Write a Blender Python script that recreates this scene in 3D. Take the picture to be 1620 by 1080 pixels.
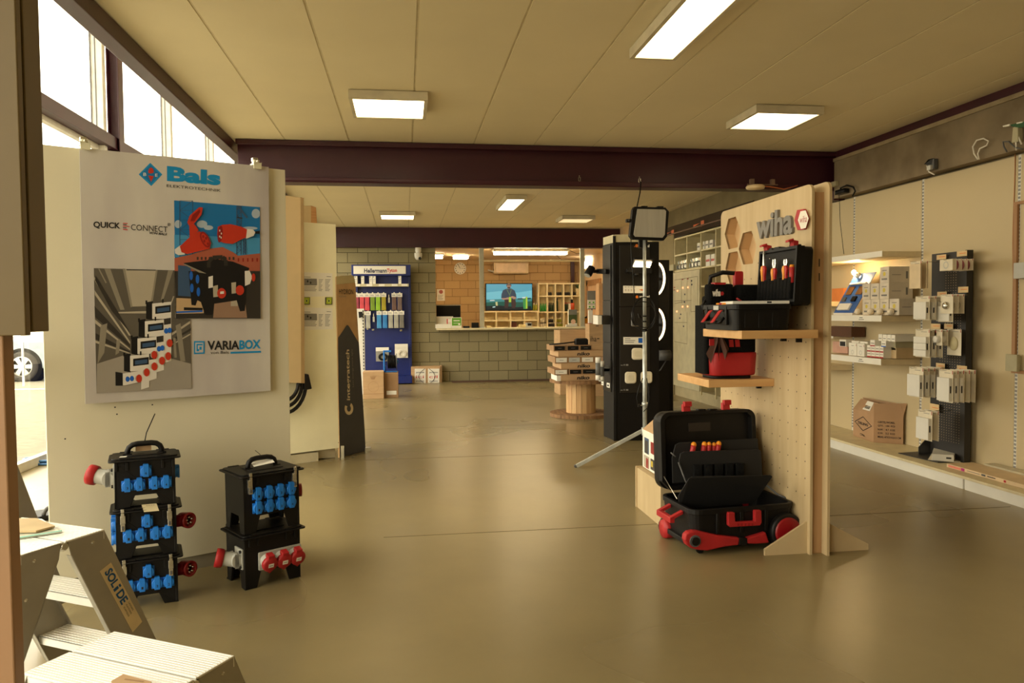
import bpy, bmesh, math, random
from mathutils import Vector, Matrix
for o in list(bpy.data.objects): bpy.data.objects.remove(o)
S = bpy.context.scene
COL = S.collection
random.seed(7)
PI = math.pi
V = Vector
# ---------------------------------------------------------------- camera
FPX = 1207.5
_yaw, _pitch, _roll = 0.13926378, 0.03881379, -0.00851378
_f = V((math.sin(_yaw)*math.cos(_pitch), math.cos(_yaw)*math.cos(_pitch), -math.sin(_pitch)))
_r = V((math.cos(_yaw), -math.sin(_yaw), 0)); _u = _r.cross(_f)
_r, _u = math.cos(_roll)*_r+math.sin(_roll)*_u, -math.sin(_roll)*_r+math.cos(_roll)*_u
CAMP = V((0, 0, 1.4))
cam_data = bpy.data.cameras.new('camera'); cam = bpy.data.objects.new('camera', cam_data); COL.objects.link(cam)
cam.matrix_world = Matrix(((_r.x, _u.x, -_f.x, 0), (_r.y, _u.y, -_f.y, 0), (_r.z, _u.z, -_f.z, CAMP.z), (0, 0, 0, 1)))
cam_data.sensor_width = 36; cam_data.lens = FPX/1620*36; cam_data.clip_end = 300; cam_data.clip_start = 0.05
S.camera = cam
# ---------------------------------------------------------------- world, view
S.view_settings.view_transform = 'Standard'; S.view_settings.look = 'None'
S.view_settings.exposure = 0.2; S.view_settings.gamma = 1.0
try: S.view_settings.use_curve_mapping = False
except Exception: pass
W = bpy.data.worlds.new('World'); S.world = W; W.use_nodes = True
WBG = W.node_tree.nodes['Background']
WBG.inputs[0].default_value = (1.0, 0.92, 0.72, 1); WBG.inputs[1].default_value = 6.5
LAMP_COL = (1.0, 0.78, 0.47); LAMP_STR = 7.0
# daylight through the long window strip of the left wall
def area(name, loc, rot, sx, sy, power, col):
    d = bpy.data.lights.new(name, 'AREA'); d.shape = 'RECTANGLE'; d.size = sx; d.size_y = sy
    d.energy = power; d.color = col
    o = bpy.data.objects.new(name, d); COL.objects.link(o); o.location = loc; o.rotation_euler = rot
    return o
a = area('window_portal', (-3.52, 8.0, 2.5), (0, -PI/2, 0), 4.9, 23.8, 1, (1, 1, 1)); a.data.cycles.is_portal = True
# ---------------------------------------------------------------- pixel -> place helpers
def ray(x, y): return _f + (x-810)/FPX*_r - (y-540)/FPX*_u
def atz(x, y, z): d = ray(x, y); return CAMP + d*((z-1.4)/d.z)
def aty(x, y, Y): d = ray(x, y); return CAMP + d*(Y/d.y)
def atx(x, y, X): d = ray(x, y); return CAMP + d*(X/d.x)
class Plane:
    """vertical plane through floor points a, b; normal looks to the camera side"""
    def __init__(s, a, b, lift=0.0):
        s.o = V((a[0], a[1], 0)); s.u = V((b[0]-a[0], b[1]-a[1], 0)).normalized(); s.v = V((0, 0, 1))
        s.n = s.u.cross(s.v)
        if s.n.dot(CAMP-s.o) < 0: s.n = -s.n
        s.o = s.o + s.n*lift
    def px(s, x, y, lift=0.0):
        d = ray(x, y); t = (s.o+s.n*lift-CAMP).dot(s.n)/d.dot(s.n); return CAMP + d*t
    def pt(s, u, z, lift=0.0): return s.o + s.u*u + s.v*z + s.n*lift
    def uz(s, x, y): p = s.px(x, y)-s.o; return (p.dot(s.u), p.z)
# ---------------------------------------------------------------- materials
def lin(c):
    r = []
    for v in c[:3]:
        v = v/255.0; r.append(v/12.92 if v <= 0.04045 else ((v+0.055)/1.055)**2.4)
    return (r[0], r[1], r[2], 1)
MATS = {}
def mat(name, col=(200, 200, 200), rough=0.5, metal=0.0, var=0.06, scale=8.0, kind='noise', bump=0.0, col2=None, stretch=(1, 1, 1), emit=None, es=1.0, spec=0.5, alpha=None, coat=0.0):
    if name in MATS: return MATS[name]
    m = bpy.data.materials.new(name); m.use_nodes = True; nt = m.node_tree; N = nt.nodes; L = nt.links
    b = N['Principled BSDF']; MATS[name] = m
    b.inputs['Roughness'].default_value = rough; b.inputs['Metallic'].default_value = metal
    b.inputs['Specular IOR Level'].default_value = spec; b.inputs['Coat Weight'].default_value = coat
    c = lin(col)
    tc = N.new('ShaderNodeTexCoord'); mp = N.new('ShaderNodeMapping'); mp.inputs['Scale'].default_value = stretch
    L.new(tc.outputs['Object'], mp.inputs[0])
    tx = N.new('ShaderNodeTexNoise'); tx.inputs['Scale'].default_value = scale; tx.inputs['Detail'].default_value = 4
    L.new(mp.outputs[0], tx.inputs['Vector'])
    mix = N.new('ShaderNodeMix'); mix.data_type = 'RGBA'
    c2 = lin(col2) if col2 else tuple(x*(1-var*2.2) for x in c[:3])+(1,)
    mix.inputs[6].default_value = c2; mix.inputs[7].default_value = c if col2 else tuple(min(1, x*(1+var)) for x in c[:3])+(1,)
    ramp = N.new('ShaderNodeMapRange'); ramp.inputs[1].default_value = 0.3; ramp.inputs[2].default_value = 0.7
    L.new(tx.outputs['Fac'], ramp.inputs[0]); L.new(ramp.outputs[0], mix.inputs[0]); L.new(mix.outputs[2], b.inputs['Base Color'])
    if bump:
        bp = N.new('ShaderNodeBump'); bp.inputs['Strength'].default_value = bump; bp.inputs['Distance'].default_value = 0.01
        L.new(tx.outputs['Fac'], bp.inputs['Height']); L.new(bp.outputs[0], b.inputs['Normal'])
    if emit:
        b.inputs['Emission Color'].default_value = tuple(emit)+(1,); b.inputs['Emission Strength'].default_value = es
    if alpha is not None: b.inputs['Alpha'].default_value = alpha
    return m
def glass_mat(name, tint=(1, 1, 1), refl=0.08, rough=0.02):
    m = bpy.data.materials.new(name); m.use_nodes = True; nt = m.node_tree; N = nt.nodes; L = nt.links
    N.remove(N['Principled BSDF']); out = N['Material Output']
    t = N.new('ShaderNodeBsdfTransparent'); t.inputs[0].default_value = tuple(tint)+(1,)
    g = N.new('ShaderNodeBsdfGlossy'); g.inputs['Roughness'].default_value = rough
    mx = N.new('ShaderNodeMixShader'); mx.inputs[0].default_value = refl; L.new(t.outputs[0], mx.inputs[1]); L.new(g.outputs[0], mx.inputs[2])
    L.new(mx.outputs[0], out.inputs[0]); MATS[name] = m; return m
def E(name, col, es): return mat(name, (20, 20, 20), emit=lin(col)[:3], es=es)
WHITE = mat('white_laminate', (222, 218, 205), 0.45, var=.015, scale=2)
PAINTW = mat('white_paint', (225, 222, 212), 0.5, var=.02)
IVORY = mat('ivory_panel', (226, 219, 192), 0.5, var=.02, scale=2)
PURPLE = mat('purple_steel', (60, 18, 32), 0.42, var=.08, scale=3, spec=.5)
ALU = mat('aluminium', (205, 205, 200), 0.38, metal=.75, var=.05, scale=20)
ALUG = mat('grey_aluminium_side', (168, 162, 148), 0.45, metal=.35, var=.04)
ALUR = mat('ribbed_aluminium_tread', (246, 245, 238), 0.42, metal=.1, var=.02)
STEEL = mat('galvanised_steel', (202, 208, 206), 0.38, metal=.55, var=.1, scale=15)
CHROME = mat('bright_metal', (215, 212, 200), 0.25, metal=.9)
BLACK = mat('black_plastic', (15, 13, 12), 0.5, var=.1, scale=60, spec=.3)
BLACKM = mat('matt_black', (12, 11, 10), 0.8, var=.1, spec=.2)
BLACKG = mat('satin_black_board', (16, 13, 11), 0.4, var=.08, scale=4, spec=.25)
FABRIC = mat('black_fabric', (12, 12, 12), 0.95, var=.3, scale=120, bump=.3, spec=.2)
BLUE = mat('blue_plastic', (28, 120, 214), 0.4, var=.04)
BLUED = mat('dark_blue_steel', (12, 34, 108), 0.4, var=.06, scale=4)
RED = mat('red_plastic', (172, 38, 40), 0.45, var=.05, spec=.35)
REDD = mat('dark_red_plastic', (140, 12, 20), 0.4, var=.05)
ORANGE = mat('orange_plastic', (236, 150, 30), 0.4, var=.05)
GREYP = mat('grey_plastic', (190, 190, 182), 0.45, var=.04)
GREYD = mat('dark_grey_plastic', (84, 84, 84), 0.5, var=.05)
GREYM = mat('mid_grey_board', (128, 126, 120), 0.55, var=.05)
CARD = mat('cardboard', (188, 154, 114), 0.85, var=.05, scale=5, stretch=(1, 1, 6))
CARDD = mat('dark_cardboard', (158, 124, 88), 0.85, var=.06, scale=5)
PLY = mat('birch_plywood', (196, 174, 134), 0.55, col2=(184, 160, 120), scale=3, stretch=(1, 6, .6))
PLYE = mat('plywood_edge', (196, 150, 98), 0.6, col2=(170, 120, 72), scale=4, stretch=(1, 1, 30))
PINE = mat('pine_wood', (212, 174, 122), 0.6, col2=(188, 144, 94), scale=3, stretch=(6, 6, .5), bump=.1)
PINED = mat('weathered_pine', (150, 112, 72), 0.8, col2=(112, 80, 50), scale=6, stretch=(6, 1, 1), bump=.3)
OAK = mat('brown_wood', (172, 130, 88), 0.55, col2=(150, 108, 68), scale=3, stretch=(5, 5, .5))
PAPER = mat('white_paper', (232, 228, 216), 0.7, var=.01)
INK = mat('black_ink', (24, 24, 26), 0.6)
INKG = mat('grey_ink', (120, 118, 114), 0.6)
INKR = mat('red_ink', (196, 30, 40), 0.6)
INKB = mat('blue_ink', (0, 110, 184), 0.55)
SKINM = mat('cable_white', (226, 220, 205), 0.5)
GREEN = mat('green_print', (98, 168, 40), 0.5)
GREEND = mat('dark_green', (30, 84, 44), 0.5)
# ---------------------------------------------------------------- mesh builder
def textgeo(s, bold=0.0, cache={}):
    k = (s, bold)
    if k in cache: return cache[k]
    c = bpy.data.curves.new('t', 'FONT'); c.body = s; c.offset = bold; c.resolution_u = 3
    o = bpy.data.objects.new('t', c); COL.objects.link(o)
    dg = bpy.context.evaluated_depsgraph_get(); me = bpy.data.meshes.new_from_object(o.evaluated_get(dg))
    vs = [v.co.copy() for v in me.vertices]; fs = [list(p.vertices) for p in me.polygons]
    bpy.data.objects.remove(o); bpy.data.curves.remove(c); bpy.data.meshes.remove(me)
    x0 = min(v.x for v in vs); x1 = max(v.x for v in vs); y0 = min(v.y for v in vs); y1 = max(v.y for v in vs)
    vs = [((v.x-x0)/(x1-x0), (v.y-y0)/(y1-y0)) for v in vs]
    cache[k] = (vs, fs); return cache[k]
def frame(loc=(0, 0, 0), rz=0.0, rx=0.0, ry=0.0):
    return Matrix.Translation(V(loc)) @ Matrix.Rotation(rz, 4, 'Z') @ Matrix.Rotation(ry, 4, 'Y') @ Matrix.Rotation(rx, 4, 'X')
class MB:
    def __init__(s, M=None):
        s.v = []; s.f = []; s.m = []; s.sm = []
        if isinstance(M, bpy.types.Object): M = WM[M.name]
        s.M = M.copy() if M else Matrix.Identity(4); s.cur = None
    def mt(s, m): s.cur = m; return s
    def add(s, vs, fs, m=None, smooth=False, M=None):
        n = len(s.v); T = s.M @ M if M is not None else s.M
        s.v += [T @ V(p) for p in vs]
        for f in fs: s.f.append([n+i for i in f]); s.m.append(m or s.cur); s.sm.append(smooth)
        return s
    def box(s, a, b, m=None, M=None, taper=0.0):
        x0, y0, z0 = a; x1, y1, z1 = b; t = taper
        x0, x1 = min(x0, x1), max(x0, x1); y0, y1 = min(y0, y1), max(y0, y1); z0, z1 = min(z0, z1), max(z0, z1)
        vs = [(x0+t, y0+t, z0), (x1-t, y0+t, z0), (x1-t, y1-t, z0), (x0+t, y1-t, z0), (x0, y0, z1), (x1, y0, z1), (x1, y1, z1), (x0, y1, z1)]
        return s.add(vs, [(0, 3, 2, 1), (4, 5, 6, 7), (0, 1, 5, 4), (1, 2, 6, 5), (2, 3, 7, 6), (3, 0, 4, 7)], m, False, M)
    def rbox(s, a, b, r, m=None, M=None, axis='z', seg=4, taper=0.0):
        """box with rounded vertical edges (about axis)"""
        ax = {'z': (0, 1, 2), 'x': (1, 2, 0), 'y': (2, 0, 1)}[axis]
        lo = [min(a[i], b[i]) for i in range(3)]; hi = [max(a[i], b[i]) for i in range(3)]
        u0, u1, w0, w1 = lo[ax[0]], hi[ax[0]], lo[ax[1]], hi[ax[1]]; h0, h1 = lo[ax[2]], hi[ax[2]]
        pts = []
        for (cx, cy, a0) in ((u1-r, w1-r, 0), (u0+r, w1-r, 90), (u0+r, w0+r, 180), (u1-r, w0+r, 270)):
            for k in range(seg+1):
                t = math.radians(a0+90*k/seg); pts.append((cx+r*math.cos(t), cy+r*math.sin(t)))
        def P(p, h, tp=0):
            q = [0, 0, 0]; cu, cw = (u0+u1)/2, (w0+w1)/2
            q[ax[0]] = cu+(p[0]-cu)*(1-tp); q[ax[1]] = cw+(p[1]-cw)*(1-tp); q[ax[2]] = h; return tuple(q)
        n = len(pts); vs = [P(p, h0, taper) for p in pts]+[P(p, h1) for p in pts]
        s.add(vs, [list(range(n-1, -1, -1)), list(range(n, 2*n))], m, False, M)
        return s.add(vs, [(i, (i+1) % n, n+(i+1) % n, n+i) for i in range(n)], m, True, M)
    def prism(s, pts, n, m=None, M=None, side=None):
        """closed polygon of 3D points pushed along vector n"""
        k = len(pts); vs = [V(p) for p in pts]; vs2 = [p+V(n) for p in vs]
        s.add(vs+vs2, [list(range(k)), list(range(2*k-1, k-1, -1))], m, False, M)
        return s.add(vs+vs2, [(i, k+i, k+(i+1) % k, (i+1) % k) for i in range(k)], side or m, False, M)
    def poly(s, pts, m=None, M=None): return s.add(pts, [list(range(len(pts)))], m, False, M)
    def cyl(s, p0, p1, r, m=None, seg=16, r1=None, M=None, caps=True):
        p0 = V(p0); p1 = V(p1); d = (p1-p0).normalized(); r1 = r if r1 is None else r1
        a = d.orthogonal().normalized(); b = d.cross(a)
        c = [(math.cos(2*PI*i/seg), math.sin(2*PI*i/seg)) for i in range(seg)]
        vs = [p0+(a*x+b*y)*r for x, y in c]+[p1+(a*x+b*y)*r1 for x, y in c]
        s.add(vs, [(i, (i+1) % seg, seg+(i+1) % seg, seg+i) for i in range(seg)], m, True, M)
        if caps: s.add(vs, [list(range(seg-1, -1, -1)), list(range(seg, 2*seg))], m, False, M)
        return s
    def lathe(s, prof, c=(0, 0, 0), axis=(0, 0, 1), m=None, seg=24, M=None, a0=0, a1=2*PI):
        d = V(axis).normalized(); a = d.orthogonal().normalized(); b = d.cross(a); c = V(c); vs = []; fs = []
        for (r, h) in prof:
            for i in range(seg): t = 2*PI*i/seg; vs.append(c+d*h+(a*math.cos(t)+b*math.sin(t))*r)
        for k in range(len(prof)-1):
            for i in range(seg): j = (i+1) % seg; fs.append((k*seg+i, k*seg+j, (k+1)*seg+j, (k+1)*seg+i))
        return s.add(vs, fs, m, True, M)
    def tube(s, pts, r, m=None, seg=8, M=None):
        pts = [V(p) for p in pts]; n = len(pts); vs = []; pa = None
        for i, p in enumerate(pts):
            d = (pts[min(i+1, n-1)]-pts[max(i-1, 0)]).normalized()
            a = d.orthogonal().normalized() if pa is None else (pa-d*pa.dot(d)).normalized()
            pa = a; b = d.cross(a)
            vs += [p+(a*math.cos(2*PI*k/seg)+b*math.sin(2*PI*k/seg))*r for k in range(seg)]
        fs = [(i*seg+k, i*seg+(k+1) % seg, (i+1)*seg+(k+1) % seg, (i+1)*seg+k) for i in range(n-1) for k in range(seg)]
        s.add(vs, fs, m, True, M); return s.add(vs, [list(range(seg-1, -1, -1)), list(range((n-1)*seg, n*seg))], m, False, M)
    def sphere(s, c, r, m=None, seg=16, rings=10, sc=(1, 1, 1), M=None):
        vs = []; fs = []; c = V(c)
        for i in range(rings+1):
            t = PI*i/rings
            for k in range(seg): q = 2*PI*k/seg; vs.append(c+V((r*sc[0]*math.sin(t)*math.cos(q), r*sc[1]*math.sin(t)*math.sin(q), r*sc[2]*math.cos(t))))
        for i in range(rings):
            for k in range(seg): j = (k+1) % seg; fs.append((i*seg+k, i*seg+j, (i+1)*seg+j, (i+1)*seg+k))
        return s.add(vs, fs, m, True, M)
    def text(s, t, BL, BR, TL, m=None, bold=0.0, M=None):
        BL, BR, TL = V(BL), V(BR), V(TL); vs, fs = textgeo(t, bold)
        return s.add([BL+(BR-BL)*x+(TL-BL)*y for x, y in vs], fs, m, False, M)
    def btext(s, t, BL, BR, TL, n, m=None, bold=0.0):
        """raised lettering: solid letters of thickness n"""
        BL, BR, TL = V(BL), V(BR), V(TL); vs, fs = textgeo(t, bold); n = V(n)
        A = [BL+(BR-BL)*x+(TL-BL)*y for x, y in vs]; k = len(A); cnt = {}
        for f in fs:
            for i in range(len(f)): e = (f[i], f[(i+1) % len(f)]); cnt[e] = 1
        side = [(a, b, k+b, k+a) for (a, b) in cnt if (b, a) not in cnt]
        return s.add(A+[p+n for p in A], [list(f) for f in fs]+[[k+i for i in f] for f in fs]+side, m)
    def build(s, name, parent=None, bevel=0.0, m=None, loc=None, rz=None, seg=2, **tags):
        if parent is not None: W0 = WM[parent.name]
        elif loc is not None: W0 = frame(loc, rz or 0)
        else:
            xs = [p.x for p in s.v]; ys = [p.y for p in s.v]; zs = [p.z for p in s.v]
            W0 = Matrix.Translation(V(((min(xs)+max(xs))/2, (min(ys)+max(ys))/2, min(zs))))
        inv = W0.inverted(); me = bpy.data.meshes.new(name)
        me.from_pydata([inv @ p for p in s.v], [], s.f)
        mats = []
        for q in s.m:
            q = q or m
            if q not in mats: mats.append(q)
        for q in mats: me.materials.append(q)
        me.polygons.foreach_set('material_index', [mats.index(q or m) for q in s.m])
        me.polygons.foreach_set('use_smooth', s.sm)
        bm = bmesh.new(); bm.from_mesh(me); bmesh.ops.remove_doubles(bm, verts=bm.verts, dist=1e-5)
        if not tags.get('flat'): bmesh.ops.recalc_face_normals(bm, faces=bm.faces)
        bm.to_mesh(me); bm.free(); me.update()
        o = bpy.data.objects.new(name, me); COL.objects.link(o)
        if bevel:
            b = o.modifiers.new('bevel', 'BEVEL'); b.width = bevel; b.segments = seg; b.limit_method = 'ANGLE'; b.angle_limit = math.radians(40)
        if parent is not None: o.parent = parent; WM[o.name] = W0.copy()
        else: o.matrix_world = W0; WM[o.name] = W0.copy()
        for k in ('label', 'category', 'group', 'kind'):
            if k in tags: o[k] = tags[k]
        return o
WM = {}
def thing(name, label, cat, loc=(0, 0, 0), rz=0.0, group=None):
    o = bpy.data.objects.new(name, None); COL.objects.link(o); o.empty_display_size = .1
    o.location = loc; o.rotation_euler = (0, 0, rz); o['label'] = label; o['category'] = cat
    if group: o['group'] = group
    WM[o.name] = frame(loc, rz); return o
def struct(mb, name, m=None, bevel=0.0, parent=None):
    o = mb.build(name, parent, bevel=bevel, m=m, loc=(0, 0, 0) if parent is None else None)
    if parent is None: o['kind'] = 'structure'
    return o
def dup(root, loc, rz=0.0, label=None, group=None):
    r = root.copy(); COL.objects.link(r); r.location = loc; r.rotation_euler = (0, 0, rz); WM[r.name] = frame(loc, rz)
    if label: r['label'] = label
    if group: r['group'] = group
    for ch in list(root.children):
        if ch == r: continue
        c = ch.copy(); COL.objects.link(c); c.parent = r; WM[c.name] = WM[r.name].copy()
        for g in list(ch.children):
            d = g.copy(); COL.objects.link(d); d.parent = c
    return r
ORD = ['first', 'second', 'third', 'fourth', 'fifth', 'sixth', 'seventh', 'eighth', 'ninth', 'tenth', 'eleventh', 'twelfth']
def arc(c, r, a0, a1, n, plane='xz'):
    o = []
    for i in range(n+1):
        t = math.radians(a0+(a1-a0)*i/n); x, y = r*math.cos(t), r*math.sin(t)
        o.append((c[0]+x, c[1], c[2]+y) if plane == 'xz' else (c[0], c[1]+x, c[2]+y) if plane == 'yz' else (c[0]+x, c[1]+y, c[2]))
    return o
# ================================================================ SETTING
ZC = 3.10; YB1 = 7.75; YB = 15.5; XR = 4.76; XG = -3.45
# --- floor: polished concrete
def floor_mat():
    m = bpy.data.materials.new('polished_concrete'); m.use_nodes = True; nt = m.node_tree; N = nt.nodes; L = nt.links; b = N['Principled BSDF']
    tc = N.new('ShaderNodeTexCoord')
    def noise(sc, det, st=(1, 1, 1), dist=0):
        mp = N.new('ShaderNodeMapping'); mp.inputs['Scale'].default_value = st; mp.inputs['Location'].default_value = (3.17, 5.31, .437/sc); L.new(tc.outputs['Object'], mp.inputs[0])
        n = N.new('ShaderNodeTexNoise'); n.inputs['Scale'].default_value = sc; n.inputs['Detail'].default_value = det; n.inputs['Distortion'].default_value = dist
        L.new(mp.outputs[0], n.inputs['Vector']); return n
    n1 = noise(.7, 1.5, (1, .8, 1)); n2 = noise(3.2, 3, (1, 1, 1)); n3 = noise(24, 3)
    def mr(n, lo, hi):
        q = N.new('ShaderNodeMapRange'); q.inputs[1].default_value = .25; q.inputs[2].default_value = .75; q.inputs[3].default_value = lo; q.inputs[4].default_value = hi; L.new(n.outputs['Fac'], q.inputs[0]); return q
    base = N.new('ShaderNodeRGB'); base.outputs[0].default_value = lin((135, 121, 86)); cur = base.outputs[0]
    for n, lo, hi in ((n1, .80, 1.20), (n2, .94, 1.06), (n3, .985, 1.015)):
        q = mr(n, lo, hi); mx = N.new('ShaderNodeVectorMath'); mx.operation = 'SCALE'; L.new(cur, mx.inputs[0]); L.new(q.outputs[0], mx.inputs['Scale']); cur = mx.outputs[0]
    L.new(cur, b.inputs['Base Color']); q = mr(n1, .25, .33); L.new(q.outputs[0], b.inputs['Roughness']); b.inputs['Specular IOR Level'].default_value = .5
    return m
FLOOR = floor_mat()
struct(MB().box((XG-.1, -4, -.1), (5.2, 20, 0)), 'floor', FLOOR)
JM = mat('floor_joint', (104, 92, 66), .6)
for (ya, xa, xb) in ((4.78, -.15, 4.2), (7.35, -.9, 2.2), (9.3, -1.2, 4.0), (12.2, -1, 4)): struct(MB().box((xa, ya, 0), (xb, ya+.006, .0012)), 'trim_floor_joint', JM)
def block_mat(name, c1, c2, mortar, off=(0, 0, 0)):
    m = bpy.data.materials.new(name); m.use_nodes = True; nt = m.node_tree; N = nt.nodes; L = nt.links; b = N['Principled BSDF']
    tc = N.new('ShaderNodeTexCoord'); sx = N.new('ShaderNodeSeparateXYZ'); cx = N.new('ShaderNodeCombineXYZ')
    L.new(tc.outputs['Object'], sx.inputs[0]); ad = N.new('ShaderNodeMath'); ad.inputs[1].default_value = off[0]; L.new(sx.outputs[0], ad.inputs[0])
    L.new(ad.outputs[0], cx.inputs[0]); L.new(sx.outputs[2], cx.inputs[1])
    br = N.new('ShaderNodeTexBrick'); br.inputs['Scale'].default_value = 1; br.inputs['Brick Width'].default_value = .4; br.inputs['Row Height'].default_value = .2
    br.inputs['Mortar Size'].default_value = .006; br.inputs['Mortar Smooth'].default_value = .3; br.inputs['Bias'].default_value = 0
    br.inputs['Color1'].default_value = lin(c1); br.inputs['Color2'].default_value = lin(c2); br.inputs['Mortar'].default_value = lin(mortar); L.new(cx.outputs[0], br.inputs['Vector'])
    n = N.new('ShaderNodeTexNoise'); n.inputs['Scale'].default_value = 60; n.inputs['Detail'].default_value = 6; L.new(tc.outputs['Object'], n.inputs['Vector'])
    mr = N.new('ShaderNodeMapRange'); mr.inputs[3].default_value = .82; mr.inputs[4].default_value = 1.12; L.new(n.outputs['Fac'], mr.inputs[0])
    mx = N.new('ShaderNodeMix'); mx.data_type = 'RGBA'; mx.blend_type = 'MULTIPLY'; mx.inputs[0].default_value = 1; L.new(br.outputs['Color'], mx.inputs[6]); L.new(mr.outputs[0], mx.inputs[7])
    L.new(mx.outputs[2], b.inputs['Base Color']); b.inputs['Roughness'].default_value = .9
    bp = N.new('ShaderNodeBump'); bp.inputs['Strength'].default_value = .5; bp.inputs['Distance'].default_value = .006; bp.invert = True
    L.new(br.outputs['Fac'], bp.inputs['Height']); L.new(bp.outputs[0], b.inputs['Normal']); return m
BLOCK = block_mat('grey_concrete_block', (148, 138, 104), (134, 124, 92), (76, 68, 46), (.11, 0, 0))
BLOCKO = block_mat('office_concrete_block', (198, 166, 118), (186, 154, 108), (130, 104, 66))
# ceiling panels 0.616 wide with their joints
mb = MB(); x = .098-.616*6
cm = mat('ceiling_panel', (232, 220, 188), .6, var=.02, scale=1.5); cs = mat('ceiling_joint', (214, 202, 170), .6)
while x < 5.2:
    x1 = x+.616
    if x1 > -1.70:
        mb.box((max(x+.008, -1.70), -4, ZC), (x1-.008, 20, ZC+.05), cm)
        mb.box((x1-.008, -4, ZC+.004), (x1+.008, 20, ZC+.05), cs)
    x = x1
mb.box((-1.75, -4, ZC+.05), (5.2, 20, ZC+.12), cm)
struct(mb, 'ceiling')
# raised glazed bay on the left: high roof and the upstand above the ceiling edge
struct(MB().box((XG-.15, -4, 5.0), (-1.65, 20, 5.1)), 'ceiling_bay', cm)
struct(MB().box((-1.70, -4, ZC), (-1.65, 20, 5.0)), 'trim_upstand', WHITE)
# --- back wall with hatch opening (x .62 .. 4.45, z 1.07 .. 2.70)
OX0 = .625
struct(MB().box((XG, YB, 0), (OX0, YB+.14, ZC)), 'wall_back', BLOCK); struct(MB().box((OX0, YB, 0), (3.15, YB+.14, 1.044)), 'wall_back_parapet', BLOCK); struct(MB().box((OX0, YB, 2.70), (5.2, YB+.14, ZC)), 'wall_back_lintel', BLOCK)
# office beyond
struct(MB().box((-.5, 19.4, 0), (4.6, 19.5, ZC)), 'wall_office_back', BLOCKO)
OFFW = mat('office_plaster', (205, 176, 136), .8, var=.03)
struct(MB().box((4.45, 12.9, 0), (4.55, 19.4, ZC)), 'wall_office_right', OFFW)
struct(MB().box((-.6, 15.64, 0), (-.5, 19.5, ZC)), 'wall_office_left', OFFW)
struct(MB().box((-.5, 15.64, 2.72), (4.45, 19.4, 2.76)), 'ceiling_office', mat('office_ceiling', (206, 180, 140), .7, var=.02))
# --- right wall: rough concrete, with the concrete ring beam overhanging the panels
CONC = mat('rough_concrete', (140, 124, 98), .85, col2=(98, 84, 62), scale=2.2, bump=.35)
CONCL = mat('concrete_ledge', (158, 142, 112), .8, col2=(132, 116, 88), scale=5, bump=.2)
struct(MB().box((XR, -4, 0), (XR+.3, 12.9, ZC)), 'wall_right', CONC)
struct(MB().box((4.62, -4, 2.595), (XR-.001, YB1, 3.0)), 'trim_ring_beam', CONC)
struct(MB().box((4.605, -4, 2.985), (XR-.001, YB1, 3.02)), 'trim_concrete_ledge', CONCL)
struct(MB().box((4.64, -4, 3.02), (XR-.001, YB1, ZC)), 'trim_wall_plate', PURPLE)
# behind the camera
struct(MB().box((XG, -4.1, 0), (5.2, -4, 5)), 'wall_front', mat('front_plaster', (176, 160, 124), .8))
struct(MB().box((XG-.1, 19.9, 0), (-.6, 20, 5)), 'wall_bay_end', OFFW)
# --- purple steel
def ibeam(y, name, x0, x1, zt=ZC-.004, h=.41, fl=.2, tf=.02):
    mb = MB(); mb.box((x0, y, zt-tf), (x1, y+fl, zt)); mb.box((x0, y, zt-h), (x1, y+fl, zt-h+tf)); mb.box((x0, y+fl/2-.008, zt-h+tf), (x1, y+fl/2+.008, zt-tf))
    mb.box((x0, y, zt-tf-.03), (x1, y+.01, zt-tf)); mb.box((x0, y, zt-h+tf), (x1, y+.012, zt-h+.05))
    return struct(mb, name, PURPLE, bevel=.004)
ibeam(YB1, 'trim_beam_middle', -1.60, 4.755)
mb = MB(); mb.box((-1.62, YB-.06, 2.695), (4.755, YB-.005, ZC-.004)); mb.box((-1.62, YB-.16, 2.695), (4.755, YB-.005, 2.715)); struct(mb, 'trim_beam_back', PURPLE, bevel=.003)
struct(MB().box((4.63, YB1+.02, 2.58), (4.755, YB1+.18, 2.684)), 'trim_beam_bearing', PURPLE)
mb = MB(); mb.box((-1.74, -4, 2.99), (-1.63, 15.4, 3.095)); struct(mb, 'trim_beam_eaves', PURPLE, bevel=.006)
# --- glazing: frame line X = XG
def gl(z, y): return (XG, y, z)
mb = MB(); FR = mat('white_window_frame', (214, 208, 198), .45)
for z0, z1 in ((0, .085), (3.28, 3.36), (4.9, 5.0)): mb.box((XG-.03, -4, z0), (XG+.04, 20, z1))
for y in (-1.2, 1.3, 3.9, 6.9, 9.35, 11.9, 14.4, 17.0): mb.box((XG-.04, y-.045, .085), (XG+.10, y+.045, 4.9))
struct(mb, 'window_1_frame', FR, bevel=.004)
mb = MB()
for y in (-1.2, 1.3, 3.9, 6.9, 9.35, 11.9, 14.4, 17.0): mb.box((XG+.02, y-.05, .085), (XG+.03, y-.0455, 4.9)).box((XG-.03, y-.062, .085), (XG-.02, y-.045, 4.9))
struct(mb, 'window_1_gasket', GREYD)
mb = MB(); mb.box((XG-.01, -4, .085), (XG-.004, 20, 3.28)); mb.box((XG-.01, -4, 3.36), (XG-.004, 20, 4.9))
gm = glass_mat('clear_glass'); struct(mb, 'window_1_glass', gm)
mb = MB(); mb.box((XG+.042, -4, 3.33), (XG+.15, 20, 3.47))
for y in (3.25, 9.62, 16.4):
    mb.box((XG+.05, y-.07, 0), (XG+.062, y+.09, 5)); mb.box((XG+.062, y+.0, 0), (XG+.17, y+.012, 5)); mb.box((XG+.17, y-.07, 0), (XG+.182, y+.09, 5))
struct(mb, 'trim_window_steel', PURPLE, bevel=.003)
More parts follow.
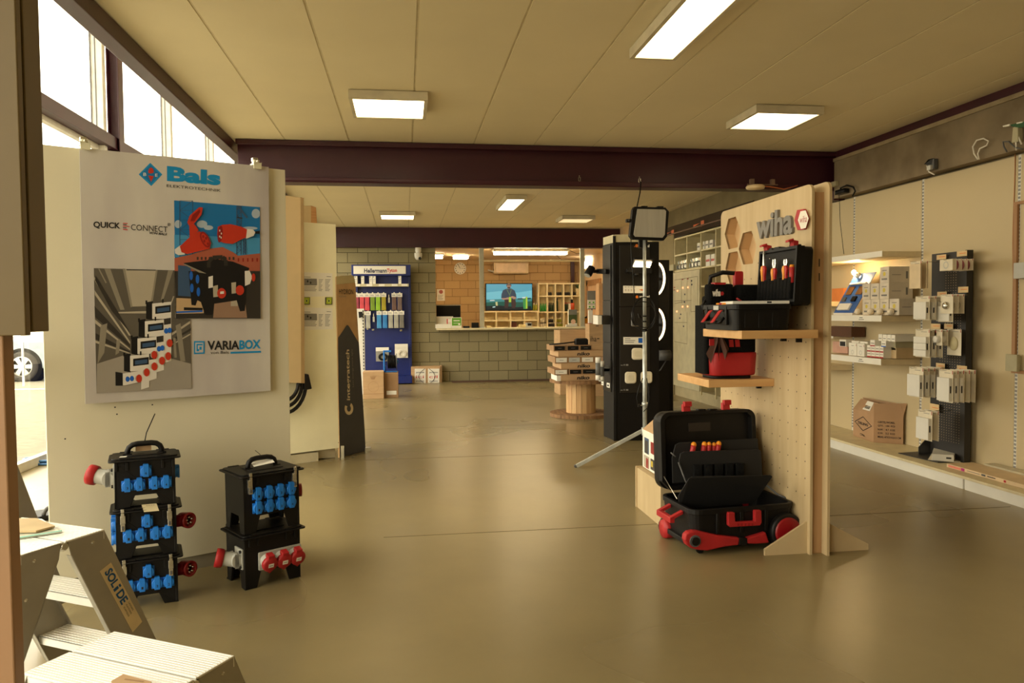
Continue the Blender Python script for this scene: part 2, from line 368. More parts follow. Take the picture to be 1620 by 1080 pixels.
# --- outside: paving, kerb line, car
OUT = mat('paving', (136, 132, 112), .9, col2=(112, 106, 88), scale=9, bump=.3, stretch=(1, 3, 1))
struct(MB().box((-40, -20, -.15), (XG-.12, 60, -.05)), 'ground_outside', OUT)
mb = MB(); ln = mat('white_line', (240, 238, 230), .7)
mb.box((-30, 16.2, -.05), (XG-.5, 16.32, -.046)); struct(mb, 'trim_road_line', ln)
# mat at the counter base
MB().box((.92, 15.15, 0), (3.6, 15.48, .012), mat('brown_entrance_mat', (92, 66, 48), .95, scale=60, bump=.4)).build('floor_mat', label='long brown mat on the floor below the counter', category='mat')
# ================================================================ CEILING LIGHTS
DIFF = mat('lamp_diffuser', (240, 240, 235), .5, emit=LAMP_COL, es=LAMP_STR)
DIFD = mat('lamp_diffuser_dim', (230, 214, 170), .5, emit=(1, .78, .42), es=.75)
LBODY = mat('lamp_housing', (206, 196, 170), .5)
def panel_lamp(cx, cy, w, d, label, lit=True, z=3.03):
    T = thing('ceiling_light', label, 'ceiling light', (cx, cy, z), 0, 'ceiling lights')
    b = MB(T); h = .065; e = .028
    b.box((-w/2, -d/2, 0), (-w/2+e, d/2, h)).box((w/2-e, -d/2, 0), (w/2, d/2, h)).box((-w/2+e, -d/2, 0), (w/2-e, -d/2+e, h)).box((-w/2+e, d/2-e, 0), (w/2-e, d/2, h)).box((-w/2+e, -d/2+e, .03), (w/2-e, d/2-e, h))
    b.build('frame', T, m=LBODY)
    MB(T).box((-w/2+e, -d/2+e, .008), (w/2-e, d/2-e, .02)).build('diffuser', T, m=DIFF if lit else DIFD)
    return T
panel_lamp(-.10, 6.27, .6, .6, 'square lit ceiling panel above the middle of the floor, nearest the left')
panel_lamp(1.62, 4.24, .31, 1.24, 'long narrow lit ceiling panel at the top edge of the photo')
panel_lamp(3.20, 6.33, .6, .6, 'square lit ceiling panel near the right wall in front of the beam')
panel_lamp(-.10, 13.3, .6, .6, 'small square lit ceiling panel above the blue cable stand')
panel_lamp(1.63, 11.65, .31, 1.24, 'long narrow lit ceiling panel behind the first beam')
panel_lamp(3.08, 13.6, .6, .6, 'dim unlit-looking square ceiling panel left of the black tower', False)
panel_lamp(-.32, 8.6, .6, .6, 'ceiling panel just behind the beam, only a bright sliver showing')
# parked car outside the window
cp = aty(40, 578, 18.3); CX, CY = cp.x, 18.3
t = thing('parked_car', 'pale blue-grey car parked outside, its silver front wheel seen through the lower window', 'car', (CX, CY, -.05), 0)
CARP = mat('car_paint', (150, 160, 168), .3, metal=.2, coat=.5)
prof = [(-.75, .32), (-.78, .62), (-.70, .80), (-.1, .98), (.35, 1.03), (.85, 1.38), (1.3, 1.47), (2.3, 1.45), (2.9, 1.05), (3.25, .95), (3.3, .35), (3.0, .26), (-.6, .26)]
MB(t).prism([(x, -.12, z) for x, z in prof], (0, 1.7, 0)).build('car_body', t, m=CARP, bevel=.06, seg=3)
MB(t).prism([(.45, -.125, 1.02), (.92, -.125, 1.33), (1.32, -.125, 1.40), (1.35, -.125, 1.02)], (0, .01, 0)).prism([(1.42, -.125, 1.02), (1.42, -.125, 1.40), (2.2, -.125, 1.39), (2.6, -.125, 1.04)], (0, .01, 0)).build('side_windows', t, m=mat('car_glass', (40, 48, 54), .1))
for wx in (0, 2.55):
    MB(t).lathe([(0, -.0), (.40, 0), (.42, .03), (.42, .3)], (wx, -.13, .335), (0, 1, 0), BLACKM, 32).build('wheel_arch', t)
    w = MB(t).lathe([(.20, -.16), (.27, -.17), (.325, -.15), (.335, -.10), (.335, .06), (.30, .08), (0, .08)], (wx, .0, .335), (0, 1, 0), mat('tyre', (58, 54, 48), .85), 36).build('wheel', t)
    b = MB(t).lathe([(.07, -.175), (0, -.18)], (wx, 0, .335), (0, 1, 0), ALU, 20).lathe([(.205, -.13), (.225, -.165), (.20, -.165)], (wx, 0, .335), (0, 1, 0), ALU, 36)
    for k in range(6):
        a = k*PI/3; c_, s_ = math.cos(a), math.sin(a); b.prism([(wx+.05*c_-.035*s_, -.165, .335+.05*s_+.035*c_), (wx+.05*c_+.035*s_, -.165, .335+.05*s_-.035*c_), (wx+.21*c_+.05*s_, -.155, .335+.21*s_-.05*c_), (wx+.21*c_-.05*s_, -.155, .335+.21*s_+.05*c_)], (0, .03, 0), ALU)
    b.build('hubcap', w, m=ALU)
MB(t).box((-.8, -.1, .4), (-.72, 1.6, .5), BLACK).box((-.77, 0, .62), (-.70, .35, .78), PAPER).build('bumper', t, bevel=.01)
t = thing('white_board', 'white panel standing outside above the car, seen through the lower window', 'panel', (aty(52, 540, 17.0).x, 17.0, -.05))
a, c = aty(33, 549, 17.0), aty(90, 470, 17.0); MB().box((a.x, 17.0, a.z+.1), (c.x+.5, 17.05, 2.6)).build('sheet', t, m=PAINTW); MB().box((a.x, 17.01, -.05), (a.x+.04, 17.04, a.z+.1)).box((c.x+.4, 17.01, -.05), (c.x+.44, 17.04, a.z+.1)).build('post', t, m=ALU)
# ================================================================ LEFT SIDE
# --- beige cabinet at the left edge
BEI = mat('beige_metal', (114, 96, 58), .5, var=.02)
T = thing('display_cabinet', 'beige upper cabinet with a post below at the left edge, nearest the camera', 'cabinet', (-1.06, 1.65, 0))
MB().box((-1.40, 1.595, 1.362), (-.727, 1.615, 3.05)).box((-1.38, 1.615, 1.38), (-.737, 1.63, 3.05), BLACKM).box((-1.40, 1.63, 1.368), (-.730, 1.70, 3.05)).build('upper_box', T, m=BEI, bevel=.002)
px_ = aty(24, 1080, 1.6).x; MB().box((px_-.08, 1.6, 0), (px_, 1.64, 1.366)).build('post', T, m=mat('orange_beige_wood', (172, 134, 100), .5, var=.03), bevel=.003)
# --- aluminium platform steps
def steps(name, label, loc, rz, top, nst, Wd, td, lean=.42, sticker=False, cat='ladder', front=True):
    """local x: width (right side at 0), y: depth with the hinge at 0, z up"""
    T = thing(name, label, cat, loc, rz)
    sw = .135
    def stile(x, sgn):
        # folded side plate: top edge along the tread, then a wide leg leaning outwards
        b = MB(T); L = top-.01; k = lean*sgn
        y0, y1 = .012*sgn, td*sgn
        t = x; d = .022
        out = [(t, y0, top), (t, y1, top), (t, y1+k*(L-.02), .02), (t, y1+k*(L-.02)-sw*1.05*sgn, .02), (t, y0+k*.02, top-.05)]
        b.prism(out, (-.003 if x == 0 else .003, 0, 0))
        ins = -1 if x == 0 else 1
        e = .0
        # inward flanges along the long edges
        b.prism([(t, y1, top), (t, y1+k*(L-.02), .02), (t+ins*d, y1+k*(L-.02), .02), (t+ins*d, y1, top)], (0, -.003*sgn, 0))
        b.prism([(t, y0+k*.02, top-.05), (t, y1+k*(L-.02)-sw*1.05*sgn, .02), (t+ins*d, y1+k*(L-.02)-sw*1.05*sgn, .02), (t+ins*d, y0+k*.02, top-.05)], (0, .003*sgn, 0), ALU)
        b.box((t+ins*.002-.008, y1+k*(L-.02)-sw*sgn*1.0, 0), (t+ins*.002+.008, y1+k*(L-.02), .03), BLACK)
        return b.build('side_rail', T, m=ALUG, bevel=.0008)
    rails = [stile(x, s) for x in (0, -Wd) for s in ((1, -1) if front else (1,))]
    for s in ((1, -1)):
        b = MB(T); y0, y1 = sorted((.004*s, td*s))
        b.box((-Wd, y0, top-.004), (0, y1, top+.001)); b.box((-Wd, y0, top-.03), (0, y0+.003, top)); b.box((-Wd, y1-.003, top-.03), (0, y1, top))
        n = 13
        for i in range(n): yy = y0+(i+.5)*(y1-y0)/n; b.box((-Wd+.004, yy-.0018, top+.001), (-.004, yy+.0018, top+.0022))
        b.build('top_tread', T, m=ALUR, bevel=.001)
        for k in range(1, nst):
            z = top*(1-k/nst); yc = s*(td+lean*(top-z))
            yi = yc-s*.125; ya, yb = sorted((yi, yc-s*.004))
            b = MB(T).box((-Wd+.003, ya, z-.003), (-.003, yb, z)).box((-Wd+.003, ya, z-.028), (-.003, ya+.003, z)).box((-Wd+.003, yb-.003, z-.028), (-.003, yb, z))
            for i in range(8): yy = ya+(i+.5)*(yb-ya)/8; b.box((-Wd+.006, yy-.002, z), (-.006, yy+.002, z+.002))
            b.build('tread', T, m=ALUR)
    for x in (0.0, -Wd):
        h = MB(T); sx = 1 if x == 0 else -1
        h.cyl((x-sx*.012, 0, top-.014), (x+sx*.004, 0, top-.014), .011, CHROME, 12)
        h.box((x-sx*.010, -.022, top-.02), (x-sx*.004, .022, top-.004), CHROME)
        h.build('hinge', T, m=CHROME)
    r = MB(T)
    for (yy, zz) in ((-.1, top-.03), (-.13, top-.14), (.1, top-.03), (-td-.01, top-.04)): r.lathe([(0, .003), (.004, .0025), (.006, 0)], (0.0, yy, zz), (1, 0, 0), CHROME, 10)
    r.build('rivets', T, m=CHROME)
    return T
d = V((.5, .866, 0)); rzl = math.atan2(.866, .5)-PI/2
hb = atz(102, 857, .69)
LT = steps('step_ladder', 'tall aluminium step ladder with a blue lettered sticker on its side rail', (hb.x, hb.y, 0), rzl, .69, 3, .45, .143, lean=.45)
hs = atz(308, 1074, .46)
SL = steps('step_ladder', 'low two-step aluminium ladder at the bottom edge, in front of the taller one', (hs.x, hs.y, 0), rzl, .46, 2, .45, .143, lean=.45)
# sticker on the rear right rail of the tall ladder
PL = Plane((hb.x, hb.y), (hb.x+.5, hb.y+.866), 0.0015)
cor = [PL.px(158, 903.5), PL.px(175.8, 889.6), PL.px(225, 983), PL.px(210, 999.8)]
b = MB().prism(cor, -PL.n*.001); STK = mat('sticker_beige', (226, 204, 158), .5)
st = b.build('sticker', LT, m=STK)
def onq(u, v, l=.0012): # u along the long side, v across
    a = cor[0]+(cor[3]-cor[0])*u; c = cor[1]+(cor[2]-cor[1])*u; return a+(c-a)*v+PL.n*l
SBL = mat('sticker_blue', (10, 84, 140), .5)
def sttext(b, t, u0, u1, v0, v1, m, bold=0): b.text(t, onq(u0, v0), onq(u1, v0), onq(u0, v1), m, bold)
b = MB(); sttext(b, 'SOL', .05, .30, .2, .86, SBL, .03); sttext(b, 'DE', .40, .58, .2, .86, SBL, .03)
b.prism([onq(.32, .2), onq(.36, .2), onq(.36, .62), onq(.32, .62)], PL.n*.0002, SBL); b.prism([onq(.32, .70), onq(.36, .70), onq(.36, .86), onq(.32, .86)], PL.n*.0002, SBL)
for i, t in enumerate(('LADDERS', 'PLATFORMS', 'SCAFFOLDS')): sttext(b, t, .62, .78-.02*(i == 0), .72-.24*i, .84-.24*i, INK)
b.build('lettering', st, label='dark blue SOLIDE lettering')
# paper bag on the top of the tall ladder
q = [atz(13, 838, .70), atz(30, 812, .70), atz(60, 812, .70), atz(88, 834, .70), atz(40, 842, .70), atz(16, 846, .70)]
b = MB().prism([p+V((0, 0, -.006)) for p in (atz(14, 852, .70), atz(16, 832, .70), atz(34, 817, .70), atz(66, 819, .70), atz(98, 839, .70))], (0, 0, .003), mat('clear_bag', (214, 216, 196), .25))
b.prism([atz(18, 843, .70), atz(19, 828, .70), atz(30, 822, .70), atz(58, 822, .70), atz(87, 834, .70), atz(57, 842, .70)], (0, 0, .006), mat('kraft_paper', (206, 182, 140), .85))
b.prism([atz(15, 851.5, .704), atz(98, 838.5, .704), atz(98, 840, .704), atz(15, 853.5, .704)], (0, 0, .001), mat('teal_strip', (120, 190, 170), .5))
b.build('instruction_bag', label='clear bag with brown paper lying on top of the tall step ladder', category='bag')
b = MB().prism([atz(176, 1078, .468), atz(195, 1067, .468), atz(240, 1079, .468), atz(225, 1100, .468), atz(180, 1095, .468)], (0, 0, .002), CARD)
b.prism([atz(196, 1075, .4702), atz(226, 1079, .4702), atz(228, 1077, .4702), atz(198, 1073, .4702)], (0, 0, .0003), CARDD)
b.build('label_card', label='brown printed card lying on the low ladder platform', category='card')
# --- big white display panel with poster
PA = (-1.757, 4.027); PB = (-.677, 4.612); PP = Plane(PA, PB); PW = 1.228
T = thing('exhibition_board', 'large cream freestanding board carrying the blue lettered poster', 'display board', ((PA[0]+PB[0])/2, (PA[1]+PB[1])/2, 0))
c = [PP.pt(0, .075), PP.pt(PW, .075), PP.pt(PW, 2.235), PP.pt(0, 2.235)]
MB().prism(c, -PP.n*.03).build('board', T, m=IVORY, bevel=.0015)
c = [PP.pt(0, 0, -.006), PP.pt(PW, 0, -.006), PP.pt(PW, .08, -.006), PP.pt(0, .08, -.006)]
MB().prism(c, -PP.n*.02).build('plinth', T, m=mat('grey_plinth', (150, 142, 122), .6))
for s in (.15, 1.05):
    c = [PP.pt(s, 0, -.03), PP.pt(s, .02, -.03), PP.pt(s, .02, -.35), PP.pt(s, 0, -.35)]
    MB().prism(c, PP.u*.04).prism([PP.pt(s, .02, -.03), PP.pt(s, .3, -.03), PP.pt(s, .02, -.25)], PP.u*.02).build('foot', T, m=GREYD)
b = MB()
for (x, y) in ((103, 694), (182, 644), (241, 640), (185, 655)): p = PP.px(x, y); b.lathe([(0, .0015), (.004, 0)], p, PP.n, INK, 8)
b.build('screw_holes', T)
# poster
PO = Plane(PA, PB, .035)
PSIL = mat('poster_silver', (218, 214, 202), .32, col2=(184, 176, 172), scale=1.1, stretch=(2.2, 2.2, .7), spec=.5)
TP = thing('poster', 'large silver-grey poster with blue lettering and two photographs, clipped to the board', 'poster', tuple(PO.px(280, 640)))
c = [PO.px(135, 639), PO.px(428, 618), PO.px(425, 264), PO.px(125.5, 233.5)]
MB().prism(c, -PO.n*.008).build('backing', TP, m=PSIL)
def pm(n, c): return mat('print_'+n, c, .35, var=.02)
P_SH = pm('shade', (150, 142, 140)); P_LT = pm('light', (204, 199, 186)); P_SKY = pm('sky', (26, 112, 172)); P_SKY2 = pm('sky2', (70, 148, 196)); P_CL = pm('cloud', (170, 186, 200))
P_DK = pm('dark', (52, 48, 44)); P_BK = pm('black', (22, 22, 24)); P_BR = pm('brick', (170, 92, 70)); P_RD = pm('red', (192, 54, 34)); P_RDD = pm('red_dark', (140, 28, 24)); P_WH = pm('white', (222, 216, 206))
P_ST = pm('steel', (58, 84, 116)); P_GR = pm('grey', (140, 132, 116)); P_GRL = pm('grey_light', (176, 166, 146)); P_GRD = pm('grey_dark', (92, 86, 76)); P_BL = pm('blue', (30, 96, 190)); P_FL = pm('floor', (158, 150, 138)); P_TAN = pm('tan', (190, 160, 120)); P_CY = pm('cyan', (20, 140, 200)); P_RUB = pm('rubble', (150, 120, 98))
class Flat:
    """flat print built up of thin layers; coordinates are pixels of a zoomed crop (ox, oy, scale)"""
    def __init__(s, plane, ox, oy, sc, step=.0001, l0=.0003): s.p = plane; s.o = (ox, oy, sc); s.b = MB(); s.l = l0; s.st = step
    def P(s, x, y): return s.p.px(s.o[0]+x*s.o[2], s.o[1]+y*s.o[2], s.l)
    def poly(s, pts, m): s.b.poly([s.P(*p) for p in pts], m); s.l += s.st; return s
    def many(s, polys, m):
        for pts in polys: s.b.poly([s.P(*p) for p in pts], m)
        s.l += s.st; return s
    def line(s, pts, w, m):
        for (x0, y0), (x1, y1) in zip(pts[:-1], pts[1:]):
            L = math.hypot(x1-x0, y1-y0) or 1; nx, ny = -(y1-y0)/L*w/2, (x1-x0)/L*w/2
            s.b.poly([s.P(x0+nx, y0+ny), s.P(x1+nx, y1+ny), s.P(x1-nx, y1-ny), s.P(x0-nx, y0-ny)], m)
        s.l += s.st*.5; return s
    def ell(s, x, y, rx, ry, m, rot=0, n=20):
        c, q = math.cos(rot), math.sin(rot)
        return s.poly([(x+rx*math.cos(2*PI*i/n)*c-ry*math.sin(2*PI*i/n)*q, y+rx*math.cos(2*PI*i/n)*q+ry*math.sin(2*PI*i/n)*c) for i in range(n)], m)
    def text(s, t, x0, y0, x1, y1, x2, y2, m, bold=0): s.b.text(t, s.P(x0, y0), s.P(x1, y1), s.P(x2, y2), m, bold); s.l += s.st*.5; return s
# header lettering (crop 100,220 scale .4073)
F = Flat(PO, 100, 220, .4073)
for pts in ([(64, 190), (120, 215), (200, 190), (230, 350), (215, 500), (150, 500), (90, 260)], [(68, 700), (110, 690), (118, 990), (86, 1020)], [(760, 300), (798, 250), (800, 520), (770, 640)], [(500, 700), (640, 760), (800, 640), (802, 700), (640, 800), (500, 880)]): F.poly(pts, P_SH if pts[0][0] < 100 and pts[0][1] > 600 else PSIL)
F.b = MB()
F.poly([(293, 137), (338, 92), (385, 137), (342, 182)], P_CY).poly([(302, 137), (338, 101), (376, 137), (342, 173)], pm('cyan_dark', (24, 116, 176)))
F.text('B', 311, 143, 323, 143, 311, 130, P_WH, .02).text('E', 357, 146, 367, 146, 357, 134, P_WH, .02)
F.poly([(330, 124), (334, 114), (342, 110), (350, 117), (352, 130), (340, 134), (331, 131)], P_RD).poly([(330, 141), (352, 144), (341, 166)], P_RD)
F.text('Bals', 403, 163, 611, 181, 403, 104, P_CY, .05)
F.text('ELEKTROTECHNIK', 402, 186, 612, 205, 402, 175, INK)
F.text('QUICK', 117, 347, 222, 352, 117, 319, INK, .03).text('CONNECT', 263, 353, 405, 362, 263, 330, INK).text('VON BALS', 332, 368, 401, 374, 335, 359, INK, .03).text('®', 405, 337, 417, 338, 405, 325, INK)
F.poly([(232, 325), (250, 326), (250, 329), (232, 328)], INKR).poly([(232, 336), (258, 338), (258, 341), (232, 339)], INKR).poly([(232, 348), (250, 350), (250, 354), (232, 352)], INKR).poly([(232, 330), (246, 331), (246, 334), (232, 333)], INK).poly([(232, 342), (246, 343), (246, 346), (232, 345)], INK)
F.text('VARIA', 560, 819, 684, 817, 560, 783, INK, .03).text('BOX', 684, 817, 767, 813, 684, 781, P_CY, .03).text('von Bals', 572, 834, 643, 833, 572, 823, INK).poly([(650, 826), (768, 822), (768, 829), (650, 833)], P_CY)
for a in ([(508, 784), (549, 784), (549, 833), (508, 835)],): F.poly(a, P_CY)
F.poly([(513, 790), (544, 790), (544, 828), (513, 829)], PSIL).poly([(518, 795), (541, 795), (541, 823), (518, 824)], P_CY).poly([(523, 801), (541, 801), (541, 823), (528, 823), (528, 815), (523, 815)], PSIL).poly([(529, 806), (538, 806), (538, 818), (529, 818)], P_CY)
F.b.build('printed_lettering', TP)
# left photograph: factory hall with stepped distribution boards (crop 130,410 scale .1944)
F = Flat(PO, 130, 410, .1944, l0=.004)
cn = [(95, 72), (752, 90), (752, 480), (880, 488), (890, 1050), (118, 1090)]
b0 = MB().prism([F.P(*p) for p in cn], -PO.n*.004); b0.build('hall_photograph_mount', TP, m=P_GRD)
F.l += .0003
F.poly(cn, P_GRD).poly([(120, 850), (470, 740), (885, 850), (890, 1050), (118, 1090)], P_FL)
F.poly([(345, 78), (612, 86), (560, 380), (400, 385)], P_GRL)
F.many([[(180, 76), (230, 78), (345, 410), (310, 412)], [(130, 76), (140, 76), (200, 190), (190, 195)], [(700, 90), (740, 92), (660, 330), (640, 330)], [(330, 76), (350, 76), (410, 385), (395, 390)], [(600, 86), (614, 86), (575, 340), (560, 340)]], P_GR)
F.many([[(97, 140), (97, 165), (380, 620), (395, 620)], [(100, 250), (104, 290), (390, 690), (390, 670)], [(260, 430), (560, 420), (560, 440), (300, 440)], [(105, 490), (105, 520), (390, 740), (390, 730)], [(108, 660), (108, 680), (390, 770), (390, 762)], [(740, 300), (752, 300), (722, 370), (722, 350)], [(730, 600), (880, 500), (880, 520), (730, 620)], [(730, 690), (885, 600), (885, 612), (730, 700)]], P_GRL)
F.many([[(100, 380), (104, 470), (390, 720), (390, 690)], [(108, 600), (108, 650), (390, 760), (390, 750)], [(730, 650), (884, 560), (884, 580), (730, 670)], [(104, 170), (240, 420), (390, 600), (300, 440), (110, 130)], [(360, 80), (600, 85), (598, 92), (362, 90)]], P_DK)
F.many([[(150, 540), (205, 520), (180, 760), (125, 850)], [(280, 660), (310, 650), (300, 760), (270, 780)], [(760, 540), (800, 520), (840, 830), (800, 830)], [(740, 640), (760, 640), (770, 800), (750, 800)]], P_GR)
for i, (x, y) in enumerate(((720, 345), (660, 490), (600, 630), (540, 770))):   # meter boxes, right upper corners
    F.poly([(x-200, y+5), (x-145, y-5), (x-145, y+150), (x-200, y+140)], P_BK)
    F.poly([(x-150, y+15), (x+5, y), (x+5, y+120), (x+5, y+480-i*70), (x-60, y+500-i*70), (x-60, y+140), (x-150, y+140)], P_WH)
    F.poly([(x-125, y+40), (x+2, y+25), (x+2, y+85), (x-125, y+100)], P_BK).poly([(x-110, y+55), (x-10, y+42), (x-10, y+75), (x-110, y+88)], P_ST)
    if i < 3: F.poly([(x-60, y+140), (x+2, y+130), (x+2, y+180), (x-60, y+190)], P_DK)
    F.many([[(x-205, y-10), (x-190, y-10), (x-190, y+20), (x-205, y+20)], [(x-70, y-22), (x-58, y-22), (x-58, y+10), (x-70, y+10)]], P_BK)
F.poly([(270, 915), (330, 925), (330, 1028), (272, 1028)], P_BK).poly([(330, 930), (490, 905), (520, 985), (350, 1025), (332, 1025)], P_WH)
for (x, y) in ((370, 975), (405, 970), (625, 728), (652, 722), (683, 583), (712, 578)): F.ell(x, y, 17, 22, P_BL)
for (x, y) in ((463, 970), (525, 920), (588, 872), (650, 825), (700, 788), (587, 778), (712, 682)):
    F.ell(x-12, y, 20, 26, P_GRL); F.ell(x, y, 24, 33, P_RD)
F.b.build('hall_photograph', TP)
# right photograph: building site, plugs, black power box (crop 265,310 scale .1852)
F = Flat(PO, 265, 310, .1852, l0=.004)
cn = [(57, 37), (789, 95), (795, 1045), (72, 1045)]
MB().prism([F.P(*p) for p in cn], -PO.n*.004).build('site_photograph_mount', TP, m=P_GRD)
F.l += .0003
F.poly(cn, P_SKY).poly([(58, 330), (789, 360), (789, 520), (60, 520)], P_SKY2)
F.ell(295, 240, 45, 32, P_CL).ell(350, 270, 40, 20, P_CL).ell(755, 150, 36, 40, P_CL).ell(90, 240, 30, 34, P_CL).ell(700, 275, 70, 14, P_CL)
for x0, x1, ya, yb in ((105, 215, 40, 860), (592, 628, 85, 500), (648, 668, 370, 500)):
    F.line([(x0, ya), (x0, yb)], 7, P_ST).line([(x1, ya), (x1, yb)], 7, P_ST)
    st_ = (x1-x0)*.75; y = ya; z = 0
    while y < yb-st_: F.line([(x0 if z else x1, y), (x1 if z else x0, y+st_)], 4, P_ST).line([(x0, y), (x1, y)], 3, P_ST); y += st_; z = 1-z
F.line([(600, 85), (680, 185)], 16, P_ST).line([(592, 180), (640, 190)], 9, P_DK)
F.poly([(60, 530), (200, 500), (360, 450), (470, 435), (560, 480), (600, 510), (790, 490), (790, 660), (60, 640)], P_BR)
for x in range(250, 560, 34): F.poly([(x, 520), (x+16, 520), (x+16, 545), (x, 545)], P_DK)
for x in range(600, 780, 40): F.poly([(x, 530), (x+12, 530), (x+12, 560), (x, 560)], P_RDD)
F.poly([(62, 640), (790, 640), (795, 1045), (72, 1045)], P_DK).poly([(90, 590), (200, 600), (200, 860), (90, 850)], P_ST)
F.poly([(75, 870), (300, 880), (310, 1000), (75, 1005)], P_TAN).poly([(140, 950), (300, 955), (300, 975), (140, 975)], P_BK).poly([(75, 985), (300, 975), (300, 990), (75, 1000)], P_BL)
F.poly([(400, 920), (660, 880), (680, 1040), (390, 1040)], P_RUB).poly([(540, 900), (600, 890), (600, 940), (540, 940)], P_GRL)
# power box
F.poly([(135, 572), (230, 560), (420, 540), (560, 560), (700, 615), (690, 640), (350, 668), (240, 640)], P_BK).poly([(150, 580), (330, 660), (300, 668), (130, 580)], P_GR)
F.poly([(180, 640), (350, 665), (690, 640), (660, 980), (620, 985), (590, 890), (400, 915), (385, 1015), (320, 1015), (285, 905), (255, 890), (240, 935), (205, 930)], P_BK)
F.line([(352, 610), (352, 560), (385, 525), (470, 520), (498, 545), (500, 595)], 32, P_DK)
for (x, y) in ((202, 680), (256, 710), (208, 785), (264, 818)): F.ell(x, y, 15, 38, P_BL)
F.poly([(350, 690), (388, 680), (388, 780), (350, 788)], P_WH).poly([(388, 770), (430, 760), (430, 860), (392, 864)], P_GRL).poly([(545, 740), (585, 735), (585, 830), (548, 834)], P_GRL).ell(462, 830, 38, 44, P_RD).ell(618, 804, 36, 42, P_RD).poly([(450, 815), (482, 812), (482, 834), (450, 837)], P_WH)
F.poly([(660, 640), (700, 636), (724, 690), (705, 750), (662, 768)], P_WH).ell(735, 695, 16, 34, P_RD)
# plugs
F.poly([(62, 455), (110, 420), (150, 500), (95, 505), (66, 490)], P_WH).poly([(105, 430), (190, 350), (270, 300), (340, 340), (372, 400), (360, 450), (170, 495), (120, 480)], P_RD).ell(322, 372, 36, 74, P_RDD, -.45).ell(322, 372, 24, 58, P_RD, -.45)
for (x, y) in ((305, 345), (330, 360), (315, 385), (345, 408)): F.ell(x, y, 9, 13, P_RDD)
F.poly([(168, 225), (190, 165), (270, 95), (302, 98), (290, 160), (215, 250), (185, 255)], P_RD).poly([(195, 215), (215, 160), (275, 112), (280, 135), (230, 215)], P_RDD).poly([(185, 250), (230, 240), (265, 290), (240, 330), (190, 355)], P_RD)
F.poly([(430, 262), (470, 245), (540, 240), (630, 262), (690, 290), (700, 345), (640, 365), (555, 410), (480, 400), (440, 385), (424, 330)], P_RD).ell(450, 325, 22, 72, P_RDD, .1).poly([(680, 280), (730, 285), (750, 310), (735, 340), (670, 365)], P_WH).poly([(748, 300), (788, 295), (788, 322), (748, 322)], P_BK)
for (x, y) in ((446, 295), (460, 320), (446, 345), (458, 355)): F.ell(x, y, 5, 9, P_WH)
F.b.build('site_photograph', TP)
# clips at the top corners of the board
for (x, y, w) in ((134, 226, 'left'), (406, 258, 'right')):
    t = thing('clamp', f'small white clamp on the {w} top corner of the poster board', 'clamp', tuple(PO.px(x, y)), 0, 'poster clamps')
    p = PO.px(x, y); q = Matrix.Translation(p) @ Matrix.Rotation(math.atan2(PP.u.y, PP.u.x), 4, 'Z')
    MB(q).box((-.022, -.02, -.012), (.022, .05, .0)).box((-.022, -.02, -.035), (.022, -.008, 0)).box((-.015, .0, 0), (.015, .04, .02)).build('jaw', t, m=mat('cream_plastic', (224, 220, 190), .4), bevel=.003)
    MB(q).box((-.018, .01, .012), (.012, .04, .032)).cyl((.0, -.03, .008), (.0, .02, .008), .006, CHROME).build('screw', t, m=CHROME, bevel=.002)
